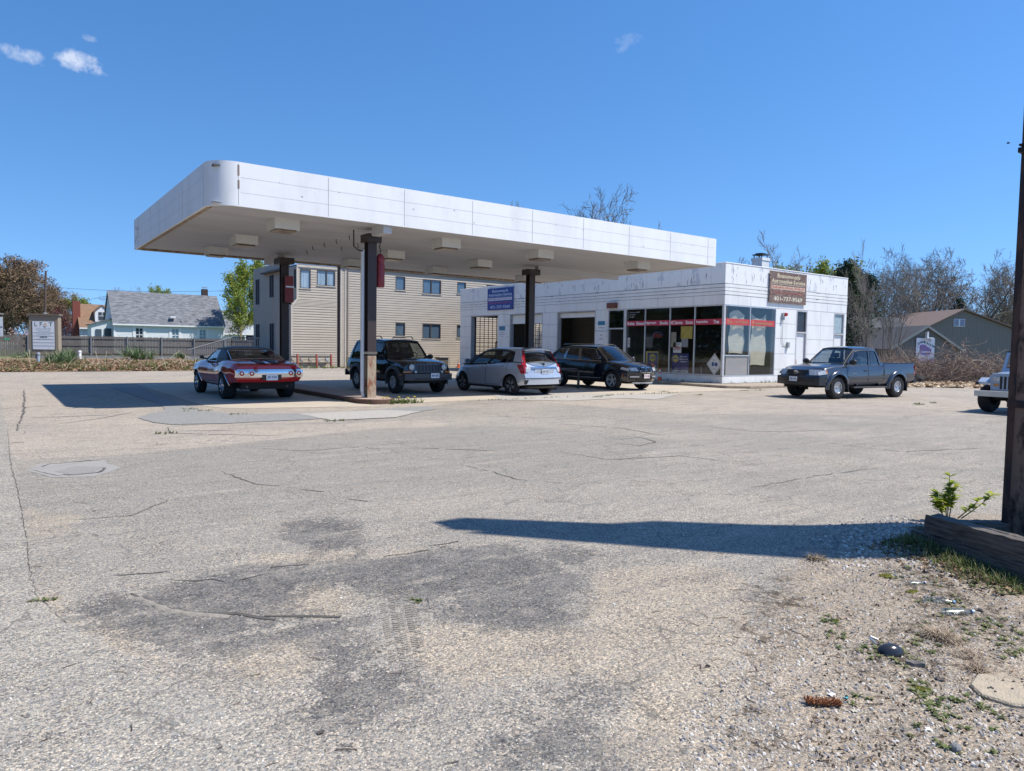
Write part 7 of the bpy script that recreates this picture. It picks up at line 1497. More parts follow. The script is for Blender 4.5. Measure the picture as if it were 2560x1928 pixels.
o = put(tA, 'bare treetop behind the middle of the cape house ridge', 362, 712, 126, 2, 1.2); o = put(tB, 'second bare treetop behind the cape house ridge', 330, 716, 128, 3, 1.0)
rm = tree('red_maple', 'dark red leafed bushy tree between the utility pole and the brown roofed house', 'tree', grow(41, 7, 2, .85, 3, [9, 6, 5], .5, .03, .12, .1, leaf=(7, .14, .25)), 7, (M_bark, M_twig, M_lf_r), (0, 0, 0)); put(rm, rm['label'], 158, 762, 103, 0, 1.2, False)
pb = tree('blossom_shrub', 'pink blossoming shrub behind the beige tenant sign', 'shrub', grow(43, 3, 3, .9, 2, [8, 6], .5, .03, .05, .1, leaf=(8, .09, .2)), 3, (M_bark, M_twig, M_lf_p), (0, 0, 0)); put(pb, pb['label'], 142, 812, 93, 0, 1.3, False); put(pb, 'smaller pink blossoming shrub left of the tenant sign', 66, 822, 92, 2, 1.3)
def evergreen(seed, H, Rr):
    rn = random.Random(seed); T = MB().tube([(0, 0, -.1), (0, 0, H * .9)], [.22, .03], 6); K = MB(); Lf = MB()
    for k in range(150):
        z = H * (.08 + .9 * (k / 150) ** .9); a = k * 2.4; r = Rr * (1 - (z / H) ** 1.6) * rn.uniform(.55, 1.1) + .2; tip = Vector((math.cos(a) * r, math.sin(a) * r, z + rn.uniform(-.3, .35))); K.tube([(0, 0, z - .1), tip], [.03, .01], 3, cap=False)
        for j in range(46):
            t = rn.uniform(.3, 1.05); c = Vector((0, 0, z)).lerp(tip, t) + Vector((rn.gauss(0, .24), rn.gauss(0, .24), rn.gauss(0, .2))); s = rn.uniform(.09, .2); aa = Vector((rn.gauss(0, 1), rn.gauss(0, 1), rn.gauss(.3, .5))).normalized(); bb = perp(aa, rn.uniform(0, 6)); Lf.quad(c - aa * s, c + bb * s * .3, c + aa * s, c - bb * s * .3)
    return T, K, Lf
ev = tree('evergreen', 'dark evergreen right behind the corner of the white building', 'tree', evergreen(5, 9, 2.8), 9, (M_bark, M_bark, M_lf_d), (0, 0, 0)); put(ev, ev['label'], 2108, 656, 62, 0, 1.15, False); put(ev, 'lower dark evergreen behind the thin saplings', 2165, 690, 70, 2, 1.2); put(ev, 'small dark evergreen above the barn ridge', 2392, 746, 96, 3, 1.0); put(ev, 'second dark evergreen filling the gap beside the white building', 2136, 676, 72, 4, 1.1)
# trees across the street, out of frame to the left, mirrored in the shop glass and the cars
for k in range(22):
    o = dup(ev); place(o, (-15 - 6 * (k % 2), 2 + k * 4.6, 0), k * 1.1, (2.2, 2.2, 1.35), 'dense evergreen in the roadside row across the street', 'trees across the street')
# leafy bank: dead leaves and yuccas
M_leaf = islmat('dead leaves', [(0.30, 0.18, 0.10), (0.22, 0.13, 0.07), (0.40, 0.28, 0.18), (0.13, 0.08, 0.05), (0.27, 0.20, 0.13)], .8, .1)
def litter(name, n, fnp, s0, s1, seed, m, lab, zf=lambda x, y: .02, zj=.05):
    rn = random.Random(seed); mb = MB()
    for k in range(n):
        x, y = fnp(rn); z = zf(x, y) + rn.uniform(0, zj); s = rn.uniform(s0, s1); a = rn.uniform(0, 6.28); u = Vector((math.cos(a), math.sin(a), rn.gauss(0, .35))) * s; v = Vector((-math.sin(a), math.cos(a), rn.gauss(0, .45))) * s * .6; c = Vector((x, y, z)); mb.quad(c - u, c - v + Vector((0, 0, .01)), c + u, c + v)
    return tag(mb.obj(name, m), lab, kind='stuff')
def bp(rn):
    y = 42.4 + abs(rn.gauss(0, 1)) ** 1.3 * 3.2; return rn.uniform(-3, 12.5), min(y, 57)
litter('dead_leaves', 11000, bp, .035, .09, 5, M_leaf, 'drifts of brown dead leaves over the bank', lambda x, y: bankz(x, y) if y > 42.6 else .02)
M_weed = islmat('weed green', [(0.12, 0.17, 0.05), (0.17, 0.22, 0.06), (0.08, 0.12, 0.04), (0.22, 0.22, 0.09)], .7, .3)
M_yuc = islmat('yucca green', [(0.09, 0.15, 0.06), (0.13, 0.20, 0.08), (0.20, 0.26, 0.13), (0.06, 0.10, 0.04)], .5, .1)
def blades(mb, rn, x, y, z, n, L0, L1, w_, spread=1.0, bend=.5):
    for k in range(n):
        a = rn.uniform(0, 6.28); el = rn.uniform(.25, 1.35) / spread; L = rn.uniform(L0, L1); d = Vector((math.cos(a) * math.cos(el), math.sin(a) * math.cos(el), math.sin(el))); s = Vector((-math.sin(a), math.cos(a), 0)) * w_; p = Vector((x, y, z)); q = p + d * L * .5; r = q + (d - Vector((0, 0, bend * rn.uniform(.2, 1)))).normalized() * L * .5
        i = len(mb.v); mb.v += [tuple(p - s), tuple(p + s), tuple(q + s * .8), tuple(q - s * .8), tuple(r)]; mb.f += [(i, i + 1, i + 2, i + 3), (i + 3, i + 2, i + 4)]
YL = ['yucca clump left of the tenant sign', 'yucca clump right of the tenant sign', 'tallest yucca clump in the middle of the bank', 'yucca beside the tallest clump', 'low yucca near the white vent pipe', 'yucca half hidden by the red coupe', 'small dark yucca at the left end of the bank', 'broad yucca clump at the foot of the tenant sign']
for k, (u, v_, s) in enumerate(((62, 905, 1.1), (150, 916, 1.0), (318, 910, 1.35), (345, 912, 1.1), (176, 914, .9), (455, 906, .9), (38, 900, .8), (128, 918, .9))):
    g = gnd(u, v_ + 4); rn = random.Random(k); t = thing('yucca', YL[k], 'plant', (g.x, g.y, bankz(g.x, g.y)), 0, 'yuccas on the leafy bank'); mb = MB()
    for j in range(4): blades(mb, rn, rn.gauss(0, .3), rn.gauss(0, .3), 0, 46, .5 * s, .95 * s, .022, 1.0, .25)
    mb.obj('leaves', M_yuc, t)
mb = MB(); rn = random.Random(77)
for k in range(330): x, y = bp(rn); blades(mb, rn, x, y, bankz(x, y), 12, .1, .4, .012)
tag(mb.obj('bank_weeds', M_weed), 'scattered green weeds on the leafy bank', kind='stuff')
mb = MB()
for k in range(220):
    x, y = bp(rn); z = bankz(x, y); d = Vector((rn.gauss(0, 1), rn.gauss(0, 1), rn.uniform(.1, .9))).normalized(); L = rn.uniform(.3, 1.1); mb.tube([(x, y, z), Vector((x, y, z)) + d * L * .5 + Vector((0, 0, .08)), Vector((x, y, z)) + d * L], .008, 3, cap=False)
M_dry = islmat('dry stalks', [(0.42, 0.33, 0.22), (0.30, 0.22, 0.15), (0.50, 0.42, 0.32), (0.22, 0.16, 0.12)], .9)
tag(mb.obj('dry_stalks', M_dry), 'dry stalks and twigs on the leafy bank', kind='stuff')
g = gnd(22, 922); t = thing('pale_boulder', 'pale flat boulder at the left end of the bank', 'rock', (g.x, g.y, .0)); rn = random.Random(6)
def rock(mb, c, sx, sy_, sz, rn, n=9, m=6):
    rows = []
    for i in range(m):
        a = math.pi * (i / (m - 1)); r = math.sin(a) ** .7; rows.append([(c[0] + sx * r * math.cos(b) * rn.uniform(.85, 1.12), c[1] + sy_ * r * math.sin(b) * rn.uniform(.85, 1.12), c[2] + sz * math.cos(a) * rn.uniform(.9, 1.1)) for b in [2 * math.pi * j / n for j in range(n)]])
    return mb.grid(rows, True)
rock(MB(), (0, 0, .15), 1.1, .5, .3, rn).obj('stone', mat('pale stone', (0.5, 0.45, 0.38), .9), t, smooth=30)
# shrub and weeds by the beige wall, island weeds
def shrub(name, lab, x, y, z, H, Rr, m, seed, n=900, cat='shrub'):
    t = thing(name, lab, cat, (x, y, z)); rn = random.Random(seed); K = MB(); Lf = MB()
    for k in range(26):
        tip = Vector((rn.gauss(0, Rr * .5), rn.gauss(0, Rr * .5), H * rn.uniform(.5, 1))); K.tube([(0, 0, 0), tip * .5 + Vector((0, 0, .05)), tip], [.015, .01, .004], 3, cap=False)
        for j in range(n // 26): t_ = rn.uniform(.3, 1); c = tip * t_ + Vector((rn.gauss(0, .09), rn.gauss(0, .09), rn.gauss(0, .07))) * Rr * 1.6; s = rn.uniform(.03, .07) * max(.6, Rr); a = Vector((rn.gauss(0, 1), rn.gauss(0, 1), rn.gauss(0, .5))).normalized(); b = perp(a, rn.uniform(0, 6)); Lf.quad(c - a * s, c + b * s * .45, c + a * s, c - b * s * .45)
    K.obj('stems', M_twig, t); Lf.obj('foliage', m, t); return t
shrub('wall_shrub', 'green shrub against the beige wall left of the black boxy vehicle', 19.95, 45.5, 0, .95, .7, M_lf_g, 3)
mb = MB(); rn = random.Random(12)
for k in range(160): x = rn.uniform(14.5, 24); blades(mb, rn, x, 45.4 + rn.gauss(0, .35), 0, 8, .08, .3, .01)
for k in range(60): x = rn.uniform(27, 37); blades(mb, rn, x, 20.12 + rn.gauss(0, .05), .12, 5, .05, .22, .008)
for k in range(40): y = rn.uniform(20.3, 27); blades(mb, rn, 26.58 - abs(rn.gauss(0, .05)), y, .12, 5, .05, .2, .008)
for k in range(70): x = rn.uniform(11.5, 21); blades(mb, rn, x, 17.75 + rn.gauss(0, .06) + (.1 if x > 17 else 0), .0, 5, .03, .10, .008)
for k in range(60): y = rn.uniform(19, 27); blades(mb, rn, 8.1 + rn.gauss(0, .03), y, 0, 5, .04, .12, .008)
for u, v_ in ((1500, 992), (1520, 990), (1490, 994), (1750, 988), (480, 1024), (503, 1028), (590, 1037), (1860, 977), (1900, 976), (2330, 1008), (2300, 1012), (2290, 1010), (1660, 980), (412, 1084), (836, 1053)):
    g = gnd(u, v_)
    for k in range(14): blades(mb, rn, g.x + rn.gauss(0, .13), g.y + rn.gauss(0, .05), 0, 9, .02, .07, .006)
tag(mb.obj('crack_weeds', M_weed), 'low green weeds in the joints and along the walls', kind='stuff')
g = gnd(1000, 1008); mb = MB()
for k in range(70): blades(mb, rn, g.x + rn.gauss(0, .35), g.y + rn.gauss(0, .14), 0, 9, .06, .2, .012)
tag(mb.obj('dandelion_leaves', M_weed), 'patch of weeds at the foot of the near column', kind='stuff')
for k in range(5):
    t = thing('dandelion', ('yellow dandelion nearest the island kerb', 'yellow dandelion at the middle of the weed patch', 'yellow dandelion at the right end of the weed patch', 'low yellow dandelion in front of the weed patch', 'yellow dandelion at the left of the weed patch')[k], 'flower', (g.x + (-.35, .0, .45, .12, -.5)[k], g.y + (.12, .08, .0, -.22, .05)[k], 0)); MB().tube([(0, 0, 0), (.01, 0, .16)], .006, 4).obj('stem', M_yuc, t); MB().lathe([(0, 0), (.035, .01), (.04, .02), (.02, .03), (0, .03)], 10, (.01, 0, .15)).obj('flower_head', mat('dandelion yellow', (0.75, 0.55, 0.02), .6), t)
# brush pile on the right
M_brush = islmat('brush stems', [(0.30, 0.235, 0.19), (0.20, 0.15, 0.125), (0.40, 0.32, 0.25), (0.13, 0.10, 0.09), (0.36, 0.25, 0.18)], .9)
c0 = at(2270, 900, 40); c1 = at(2560, 905, 41); ax = (c1 - c0).xy; L_ = ax.length; ax.normalize(); dp = Vector((cf.x, cf.y)).normalized(); rn = random.Random(33); mb = MB()
for k in range(4300):
    t = rn.uniform(-.10, 1.15); hmax = 2.05 * max(.25, math.sin(math.pi * min(1, max(0, .12 + t * .8))) ** .6) * (.85 + .25 * math.sin(t * 17)); o_ = rn.uniform(-.6, 2.4); p = Vector((*(c0.xy + ax * L_ * t + dp * o_), rn.uniform(0, hmax * rn.random() ** .5)))
    a = rn.uniform(0, 6.28); L = rn.uniform(.4, 1.6); d = Vector((math.cos(a), math.sin(a), rn.gauss(.1, .45))).normalized(); e = perp(d, rn.uniform(0, 6)) * rn.uniform(.1, .45); r_ = rn.uniform(.006, .018)
    q = [p, p + d * L * .35 + e * .8, p + d * L * .7 + e, p + d * L + e * .2]; q = [Vector((v.x, v.y, max(.02, v.z))) for v in q]; mb.tube(q, [r_, r_ * .8, r_ * .6, r_ * .3], 3, cap=False)
tag(mb.obj('brush_tangle', M_brush), 'dense grey brown tangle of dead brush below the hut and barn', kind='stuff')
mb = MB()
for k in range(900):
    u = rn.uniform(2080, 2300); p = at(u, 900, rn.uniform(41, 47)); p.z = 0; d = Vector((rn.gauss(0, .35), rn.gauss(0, .35), 1)).normalized(); L = rn.uniform(.7, 2.4); e = perp(d, rn.uniform(0, 6)) * .2; mb.tube([p, p + d * L * .5 + e, p + d * L], [.012, .008, .003], 3, cap=False)
tag(mb.obj('briar_stems', M_brush), 'upright dead briar stems behind the pickup truck', kind='stuff')
def lp_(rn): u = rn.uniform(2268, 2530); p = gnd(u, 953 + rn.uniform(0, 12)) ; d = rn.uniform(34, 39.5); q = at(u, 950, d); return q.x, q.y
litter('dead_leaves', 3500, lp_, .06, .15, 8, islmat('pale dead leaves', [(0.50, 0.38, 0.25), (0.38, 0.27, 0.17), (0.60, 0.48, 0.34), (0.26, 0.18, 0.12)], .8), 'pale dead leaves at the foot of the brush')
mb = MB()
for k in range(260): u = rn.uniform(2262, 2420); q = at(u, 950, rn.uniform(34, 36.5)); blades(mb, rn, q.x, q.y, 0, 8, .04, .14, .012)
tag(mb.obj('verge_grass', M_weed), 'thin green verge grass in front of the leaf litter', kind='stuff')
t = thing('dark_stump', 'dark rotted stump at the left foot of the brush', 'stump', (*at(2296, 940, 38).xy, 0)); rock(MB(), (0, 0, .2), .45, .3, .28, rn).obj('wood', mat('rotten wood', (0.035, 0.03, 0.028), .95), t)
# ---------------- foreground corner ----------------
M_rust = mat('dark rusted steel', (0.085, 0.045, 0.032), .75, col2=(0.028, 0.018, 0.02), scale=4.5, streak=(2, 2, .7), th=(.42, .56), bump=.6, bscale=40)
M_rustb = mat('brown painted steel', (0.21, 0.135, 0.095), .7, col2=(0.035, 0.018, 0.018), scale=3, streak=(2, 2, .9), th=(.38, .48), bump=.5, bscale=40)
po = thing('pylon_sign', 'rusty brown steel sign column at the right edge rising out of the frame', 'sign post', (7.18, 2.18, 0))
MB().box(-.17, .17, -.17, .17, -.05, 8.1).obj('column', M_rustb, po, bevel=.012); MB().box(-.18, -.14, .13, .18, -.05, 8.1).box(-.185, .185, -.185, .185, 1.2, 1.26).obj('weld_seam', M_rust, po); MB().box(-.26, -.17, .14, .18, 3.33, 3.37).box(-.26, -.17, .145, .175, 3.385, 3.40).obj('bracket', M_black, po)
q = [Vector(v) - Vector((7.18, 2.18)) for v in ((6.98, 1.94), (8.80, 1.29), (8.82, -.20))]
MB().prism([(v.x, v.y, 4.2) for v in q], (0, 0, 3.8)).obj('sign_cabinet', mat('old sign cabinet', (0.45, 0.43, 0.40), .6), po, bevel=.02)
M_tim = mat('weathered black timber', (0.15, 0.125, 0.105), .9, col2=(0.045, 0.038, 0.034), scale=5, streak=(1, 9, 9), bump=1.0, bscale=30, th=(.35, .6))
def timber(lab, p, ang, L, w_, h_, z):
    t = thing('timber_beam', lab, 'timber', (p[0], p[1], z), ang, 'timbers edging the sign bed'); rn_ = random.Random(int(L * 100)); rows = []; n = 26
    for k in range(n + 1):
        x = L * k / n; j = lambda: rn_.gauss(0, .0035); rows.append([(x, -w_ / 2 + j(), j()), (x, -w_ / 2 + j(), h_ * .5 + j()), (x, -w_ / 2 + .01 + j(), h_ + j()), (x, -w_ * .1, h_ + j()), (x, w_ / 2 - .01 + j(), h_ + j()), (x, w_ / 2 + j(), h_ * .5), (x, w_ / 2 + j(), j())])
    m_ = MB().grid(rows, True); m_.poly(rows[0]); m_.poly(rows[-1]); m_.obj('beam', M_tim, t, smooth=25)
    c_ = MB()
    for k in range(7): x0 = rn_.uniform(.05, L * .7); y0 = rn_.uniform(-w_ * .35, w_ * .35); c_.quad((x0, y0, h_ + .003), (x0 + rn_.uniform(.2, .5), y0 + rn_.uniform(-.01, .01), h_ + .003), (x0 + .3, y0 + .004, h_ + .003), (x0 + .1, y0 + .004, h_ + .003))
    c_.obj('drying_crack', M_black, t); return t
aT = math.atan2(-.93, -.36)
pT = gnd(2275, 1362, .02); pe = gnd(2620, 1478, .02); aT = math.atan2(pe.y - pT.y, pe.x - pT.x); LT = (pe - pT).xy.length + .8; nn_ = Vector((-math.sin(aT), math.cos(aT)))
timber('long weathered timber forming the lower front edge of the sign bed', (pT.x + nn_.x * .08, pT.y + nn_.y * .08), aT, LT, .17, .15, -.0)
timber('upper timber laid on the front edge of the sign bed', (pT.x + nn_.x * .09 + math.cos(aT) * .12, pT.y + nn_.y * .09 + math.sin(aT) * .12), aT, LT, .16, .15, .155)
qb = gnd(2362, 1330, .1); timber('short low timber at the back of the sign bed', (qb.x, qb.y), math.atan2(-.62, .78), .62, .14, .17, .03)
sg = MB(); 
# soil bed inside
bed = [(pT.x + .15, pT.y + .1), (qb.x - .1, qb.y), (8.3, 1.9), (7.4, .2), (pe.x + .2, pe.y)]
rowsb = []
for i in range(13):
    row = []
    for j in range(13): u_, v_ = i / 12, j / 12; p = Vector(bed[0]).lerp(Vector(bed[4]), u_).lerp(Vector(bed[1]).lerp(Vector(bed[3]), u_), v_); row.append((p.x, p.y, .10 + .05 * math.sin(i * 1.7) * math.sin(j * 2.1) + gz(p.x, p.y) * .3))
    rowsb.append(row)
tag(MB().grid(rowsb).obj('planting_bed', mat('bed soil', (0.13, 0.10, 0.07), .95, col2=(0.24, 0.2, 0.15), scale=18, bump=1.0, bscale=60), smooth=60), kind='structure')
# sapling
spx = Vector((7.24, 2.88, 0)); t = thing('sapling', 'bright yellow green leafy sapling growing beside the rusty column', 'plant', (spx.x, spx.y, .1)); rn = random.Random(19); K = MB(); Lf = MB()
def leaf(mb, c, d, L, w_, rn):
    d = d.normalized(); s = d.cross(Vector((0, 0, 1))); s = s.normalized() if s.length > .1 else Vector((1, 0, 0)); up_ = s.cross(d).normalized(); n = 5; rows = []
    for k in range(n):
        t_ = k / (n - 1); ww = w_ * math.sin(math.pi * (t_ * .92 + .04)) ** .8; p = c + d * L * t_ - Vector((0, 0, .25 * L * t_ * t_)); rows.append([p - s * ww + up_ * ww * .3, p, p + s * ww + up_ * ww * .3])
    mb.grid(rows)
for (dx, dy, H) in ((0, 0, .42), (.02, -.02, .30), (-.05, .05, .26), (-.09, .03, .2), (.05, .04, .22), (.14, -.12, .2), (.2, -.16, .24)):
    tip = Vector((dx * 1.6, dy * 1.6, H)); K.tube([(dx * .5, dy * .5, 0), tip * .5 + Vector((dx * .3, dy * .3, 0)), tip], [.006, .004, .002], 4)
    for k in range(46 if dx < .1 else 18):
        t_ = rn.uniform(.25, 1); c = Vector((dx * .5, dy * .5, 0)).lerp(tip, t_); a = rn.uniform(0, 6.28); leaf(Lf, c, Vector((math.cos(a), math.sin(a), rn.uniform(.1, .9))), rn.uniform(.05, .10), rn.uniform(.016, .027), rn)
K.obj('stems', M_yuc, t); Lf.obj('leaves', islmat('bright sapling leaves', [(0.34, 0.42, 0.04), (0.42, 0.48, 0.05), (0.22, 0.30, 0.04), (0.48, 0.50, 0.09)], .45, .4), t, smooth=60)
# grass and weeds along the timber and over the dirt
mb = MB(); rn = random.Random(51); M_gr = islmat('verge green', [(0.11, 0.16, 0.04), (0.16, 0.21, 0.06), (0.07, 0.10, 0.03), (0.24, 0.24, 0.10), (0.30, 0.27, 0.16)], .6, .3)
for k in range(560):
    t_ = rn.random(); p = pT.xy.lerp(pe.xy, t_) - nn_ * (-.0) ; off = -abs(rn.gauss(0, .12)) - .02; p = p + nn_ * off; blades(mb, rn, p.x, p.y, gz(p.x, p.y), 5, .03, .11, .003, 1.0, .6)
for k in range(420): p = Vector(bed[0]).lerp(Vector(bed[4]), rn.random()).lerp(Vector(bed[1]).lerp(Vector(bed[3]), rn.random()), rn.random()); blades(mb, rn, p.x, p.y, .12, 5, .04, .15, .003, .8, .5)
tag(mb.obj('verge_grass', M_gr), 'short grass along the timbers of the sign bed', kind='stuff')
mb = MB()
def rosette(x, y, n, L, w_):
    z = gz(x, y)
    for k in range(n): a = rn.uniform(0, 6.28); leaf(mb, Vector((x, y, z + .003)), Vector((math.cos(a), math.sin(a), rn.uniform(.1, .8))), L * rn.uniform(.5, 1.1), w_, rn)
WP = [(2440, 1560, 14, .13), (2380, 1515, 10, .12), (2300, 1450, 12, .12), (2500, 1590, 18, .12), (2540, 1640, 14, .16), (2240, 1640, 12, .07), (2160, 1620, 8, .07), (2320, 1740, 9, .06), (2370, 1760, 9, .08), (2380, 1800, 8, .09), (2350, 1840, 7, .09), (2080, 1550, 6, .04), (2090, 1590, 5, .05), (2300, 1725, 6, .05), (2240, 1645, 10, .06), (2330, 1620, 10, .08), (2455, 1755, 9, .08), (2480, 1550, 10, .1), (2030, 1400, 4, .03), (2150, 1745, 4, .05), (105, 1502, 6, .03), (1040, 1498, 4, .03)]
for u, v_, n, sp_ in WP:
    g = gnd(u, v_)
    for k in range(n): rosette(g.x + rn.gauss(0, sp_), g.y + rn.gauss(0, sp_), 9, .035, .005)
tag(mb.obj('ground_weeds', M_gr, smooth=60), 'low spreading weeds over the gravelly corner', kind='stuff')
mb = MB()
for u, v_, n, sp_ in ((2340, 1590, 60, .05), (2370, 1600, 60, .06), (2440, 1680, 30, .05), (2030, 1400, 26, .03), (2050, 1402, 14, .03), (2420, 1640, 20, .08), (2560, 1700, 30, .1)):
    g = gnd(u, v_)
    for k in range(n): blades(mb, rn, g.x + rn.gauss(0, sp_ * .5), g.y + rn.gauss(0, sp_ * .5), gz(g.x, g.y), 6, .04, .13, .0018, 1.6, .8)
tag(mb.obj('dry_grass', M_dry), 'tufts of dead dry grass in the gravelly corner', kind='stuff')
mb = MB()
for u, v_, s in ((2220, 1445, .045), (2205, 1443, .03), (2283, 1483, .035), (2088, 1552, .02), (2295, 1722, .03), (2310, 1726, .025)):
    g = gnd(u, v_)
    for k in range(14): rock(mb, (g.x + rn.gauss(0, s * .5), g.y + rn.gauss(0, s * .35), gz(g.x, g.y)), s * .4, s * .4, .012, rn, 6, 4)
tag(mb.obj('moss_patches', mat('yellow moss', (0.22, 0.20, 0.02), .95, col2=(0.12, 0.13, 0.02), scale=50, bump=1, bscale=300), smooth=60), 'small cushions of yellow moss', kind='stuff')
# loose gravel
M_gravel = islmat('loose gravel', [(0.42, 0.38, 0.33), (0.30, 0.285, 0.27), (0.55, 0.50, 0.43), (0.20, 0.20, 0.21), (0.36, 0.30, 0.24), (0.62, 0.58, 0.52)], .85)
def gravel(name, n, fnp, s0, s1, seed, lab):
    rn = random.Random(seed); V = []; F = []; base = [(1, 0, 0), (-.5, .87, 0), (-.5, -.87, 0), (.15, .05, .8), (.6, .6, .25)]
    for k in range(n):
        x, y = fnp(rn); s = s0 + (s1 - s0) * rn.random() ** 2.5; a = rn.uniform(0, 6.28); ca, sa = math.cos(a), math.sin(a); z = gz(x, y) - .001; i = len(V); f1, f2 = rn.uniform(.6, 1.2), rn.uniform(.5, 1.0)
        for (px, py, pz) in ((1, .1, 0), (.3, .9, 0), (-.8, .6, 0), (-.9, -.5, 0), (.2, -.95, 0), (.55, .1, .75), (-.1, .5, .9), (-.5, -.2, .7), (.2, -.5, .8)):
            px *= f1; V.append((x + s * (px * ca - py * sa), y + s * (px * sa + py * ca), z + s * pz * f2))
        F += [(i, i + 1, i + 6, i + 5), (i + 1, i + 2, i + 6), (i + 2, i + 3, i + 7, i + 6), (i + 3, i + 4, i + 8, i + 7), (i + 4, i, i + 5, i + 8), (i + 5, i + 6, i + 7, i + 8)]
    mb = MB(); mb.v = V; mb.f = F; return tag(mb.obj(name, M_gravel), lab, kind='stuff')
def gp_dirt(rn):
    while True:
        u = rn.uniform(1700, 2620); v_ = 1300 + 700 * rn.random() ** 1.1
        if u > 2150 - (v_ - 1300) * .9 or rn.random() < .12: g = gnd(u, v_); return g.x, g.y
def gp_all(rn): g = gnd(rn.uniform(-60, 2000), 1200 + 760 * rn.random() ** .8); return g.x, g.y
gravel('loose_gravel', 11000, gp_dirt, .0022, .013, 3, 'loose gravel over the dirt corner'); gravel('loose_gravel', 7000, gp_all, .0018, .0075, 4, 'loose grit scattered over the asphalt')
def gp_mound(rn): return rn.gauss(6.25, .45), rn.gauss(2.75, .3)
gravel('loose_gravel', 4500, gp_mound, .005, .02, 6, 'coarser gravel heaped beside the end of the timbers')
mb = MB(); rn = random.Random(64)
for k in range(260):
    g = gnd(*( (rn.uniform(1750, 2560), rn.uniform(1380, 1920)) if rn.random() < .8 else (rn.uniform(0, 1800), rn.uniform(1250, 1920)))); L = rn.uniform(.015, .10); a = rn.uniform(0, 6.28); z = gz(g.x, g.y) + .004; d = Vector((math.cos(a), math.sin(a), rn.uniform(0, .1))) * L; e = Vector((-d.y, d.x, 0)) * rn.uniform(-.2, .2); p = Vector((g.x, g.y, z)); mb.tube([p, p + d * .5 + e, p + d], [.0022, .002, .001], 4, cap=False)
tag(mb.obj('twig_litter', islmat('twig litter', [(0.16, 0.11, 0.08), (0.08, 0.06, 0.05), (0.30, 0.22, 0.15)], .9)), 'broken twigs over the ground', kind='stuff')
def lt(name, lab, cat, u, v_, rz=0, z=0.0):
    g = gnd(u, v_); return thing(name, lab, cat, (g.x, g.y, gz(g.x, g.y) + z), rz)
def dz(rn):
    g = gnd(rn.uniform(2020, 2620), 1400 + 520 * rn.random()); return g.x, g.y
litter('dry_litter', 1300, dz, .003, .011, 21, islmat('dry litter', [(0.30, 0.21, 0.13), (0.18, 0.12, 0.08), (0.42, 0.33, 0.22), (0.10, 0.075, 0.055)], .9), 'dry leaf and bark crumbs over the gravelly corner', gz, .005)
def dz2(rn):
    p = pT.xy.lerp(pe.xy, rn.random()) + nn_ * -abs(rn.gauss(0, .22)); return p.x, p.y
litter('dry_litter', 1500, dz2, .006, .024, 22, islmat('dead leaf crumbs', [(0.26, 0.16, 0.09), (0.15, 0.10, 0.06), (0.36, 0.25, 0.16), (0.08, 0.06, 0.045)], .9), 'dead leaf crumbs along the timbers', gz, .015)
mb = MB(); rn = random.Random(58)
for k in range(300):
    p = pT.xy.lerp(pe.xy, rn.random()) + nn_ * -abs(rn.gauss(.05, .16)); z = gz(p.x, p.y)
    for j in range(7): a = rn.uniform(0, 6.28); leaf(mb, Vector((p.x + rn.gauss(0, .015), p.y + rn.gauss(0, .015), z + .004)), Vector((math.cos(a), math.sin(a), rn.uniform(.2, 1.2))), rn.uniform(.02, .045), rn.uniform(.004, .007), rn)
tag(mb.obj('ground_weeds', M_gr, smooth=60), 'leafy weeds crowding the foot of the timbers', kind='stuff')
# rusty brush head
t = lt('rusty_brush', 'rusty brown bristly brush head lying in the gravel', 'debris', 2058, 1764, -.75); MB().box(-.075, .075, -.018, .018, .004, .016).obj('spine', mat('brush wood', (0.13, 0.07, 0.04), .9), t, bevel=.004)
mb = MB()
for k in range(330): x = rn.uniform(-.078, .078); y = rn.uniform(-.02, .02); d = Vector((rn.gauss(0, .3), rn.gauss(0, .8), rn.uniform(.2, 1.0))).normalized() * rn.uniform(.014, .028); mb.tube([(x, y, .014), (x + d.x, y + d.y, .014 + d.z)], [.0022, .0012], 3)
mb.obj('bristles', islmat('rust bristles', [(0.30, 0.12, 0.05), (0.20, 0.075, 0.035), (0.42, 0.20, 0.10)], .9), t)
# plastic bottles
M_bot = glassmat('clear bottle plastic', (0.80, 0.85, 0.86), base=.05, rough=.2)
for (lab, u, v_, rz, s) in (('flattened clear plastic bottle nearer the timber', 2345, 1508, -1.0, 1.0), ('clear plastic bottle with blue cap right of the other bottle', 2392, 1537, -.6, 1.1), ('small crushed clear bottle beside the yellow moss', 2292, 1464, -.5, .7)):
    t = lt('plastic_bottle', lab, 'bottle', u, v_, rz, .016 * s); MB().lathe([(0, -.09), (.022, -.085), (.026, -.07), (.024, -.02), (.027, .02), (.024, .05), (.011, .075), (.010, .088)], 14, (0, 0, 0), 'x').xf(Matrix.Diagonal((s, s, s * .62, 1))).obj('bottle_body', M_bot, t, smooth=50); MB().lathe([(.012, .085), (.012, .098), (0, .098)], 12, (0, 0, 0), 'x').xf(Matrix.Diagonal((s, s, s * .8, 1))).obj('cap', mat('cap blue', (0.3, 0.5, 0.7), .4), t)
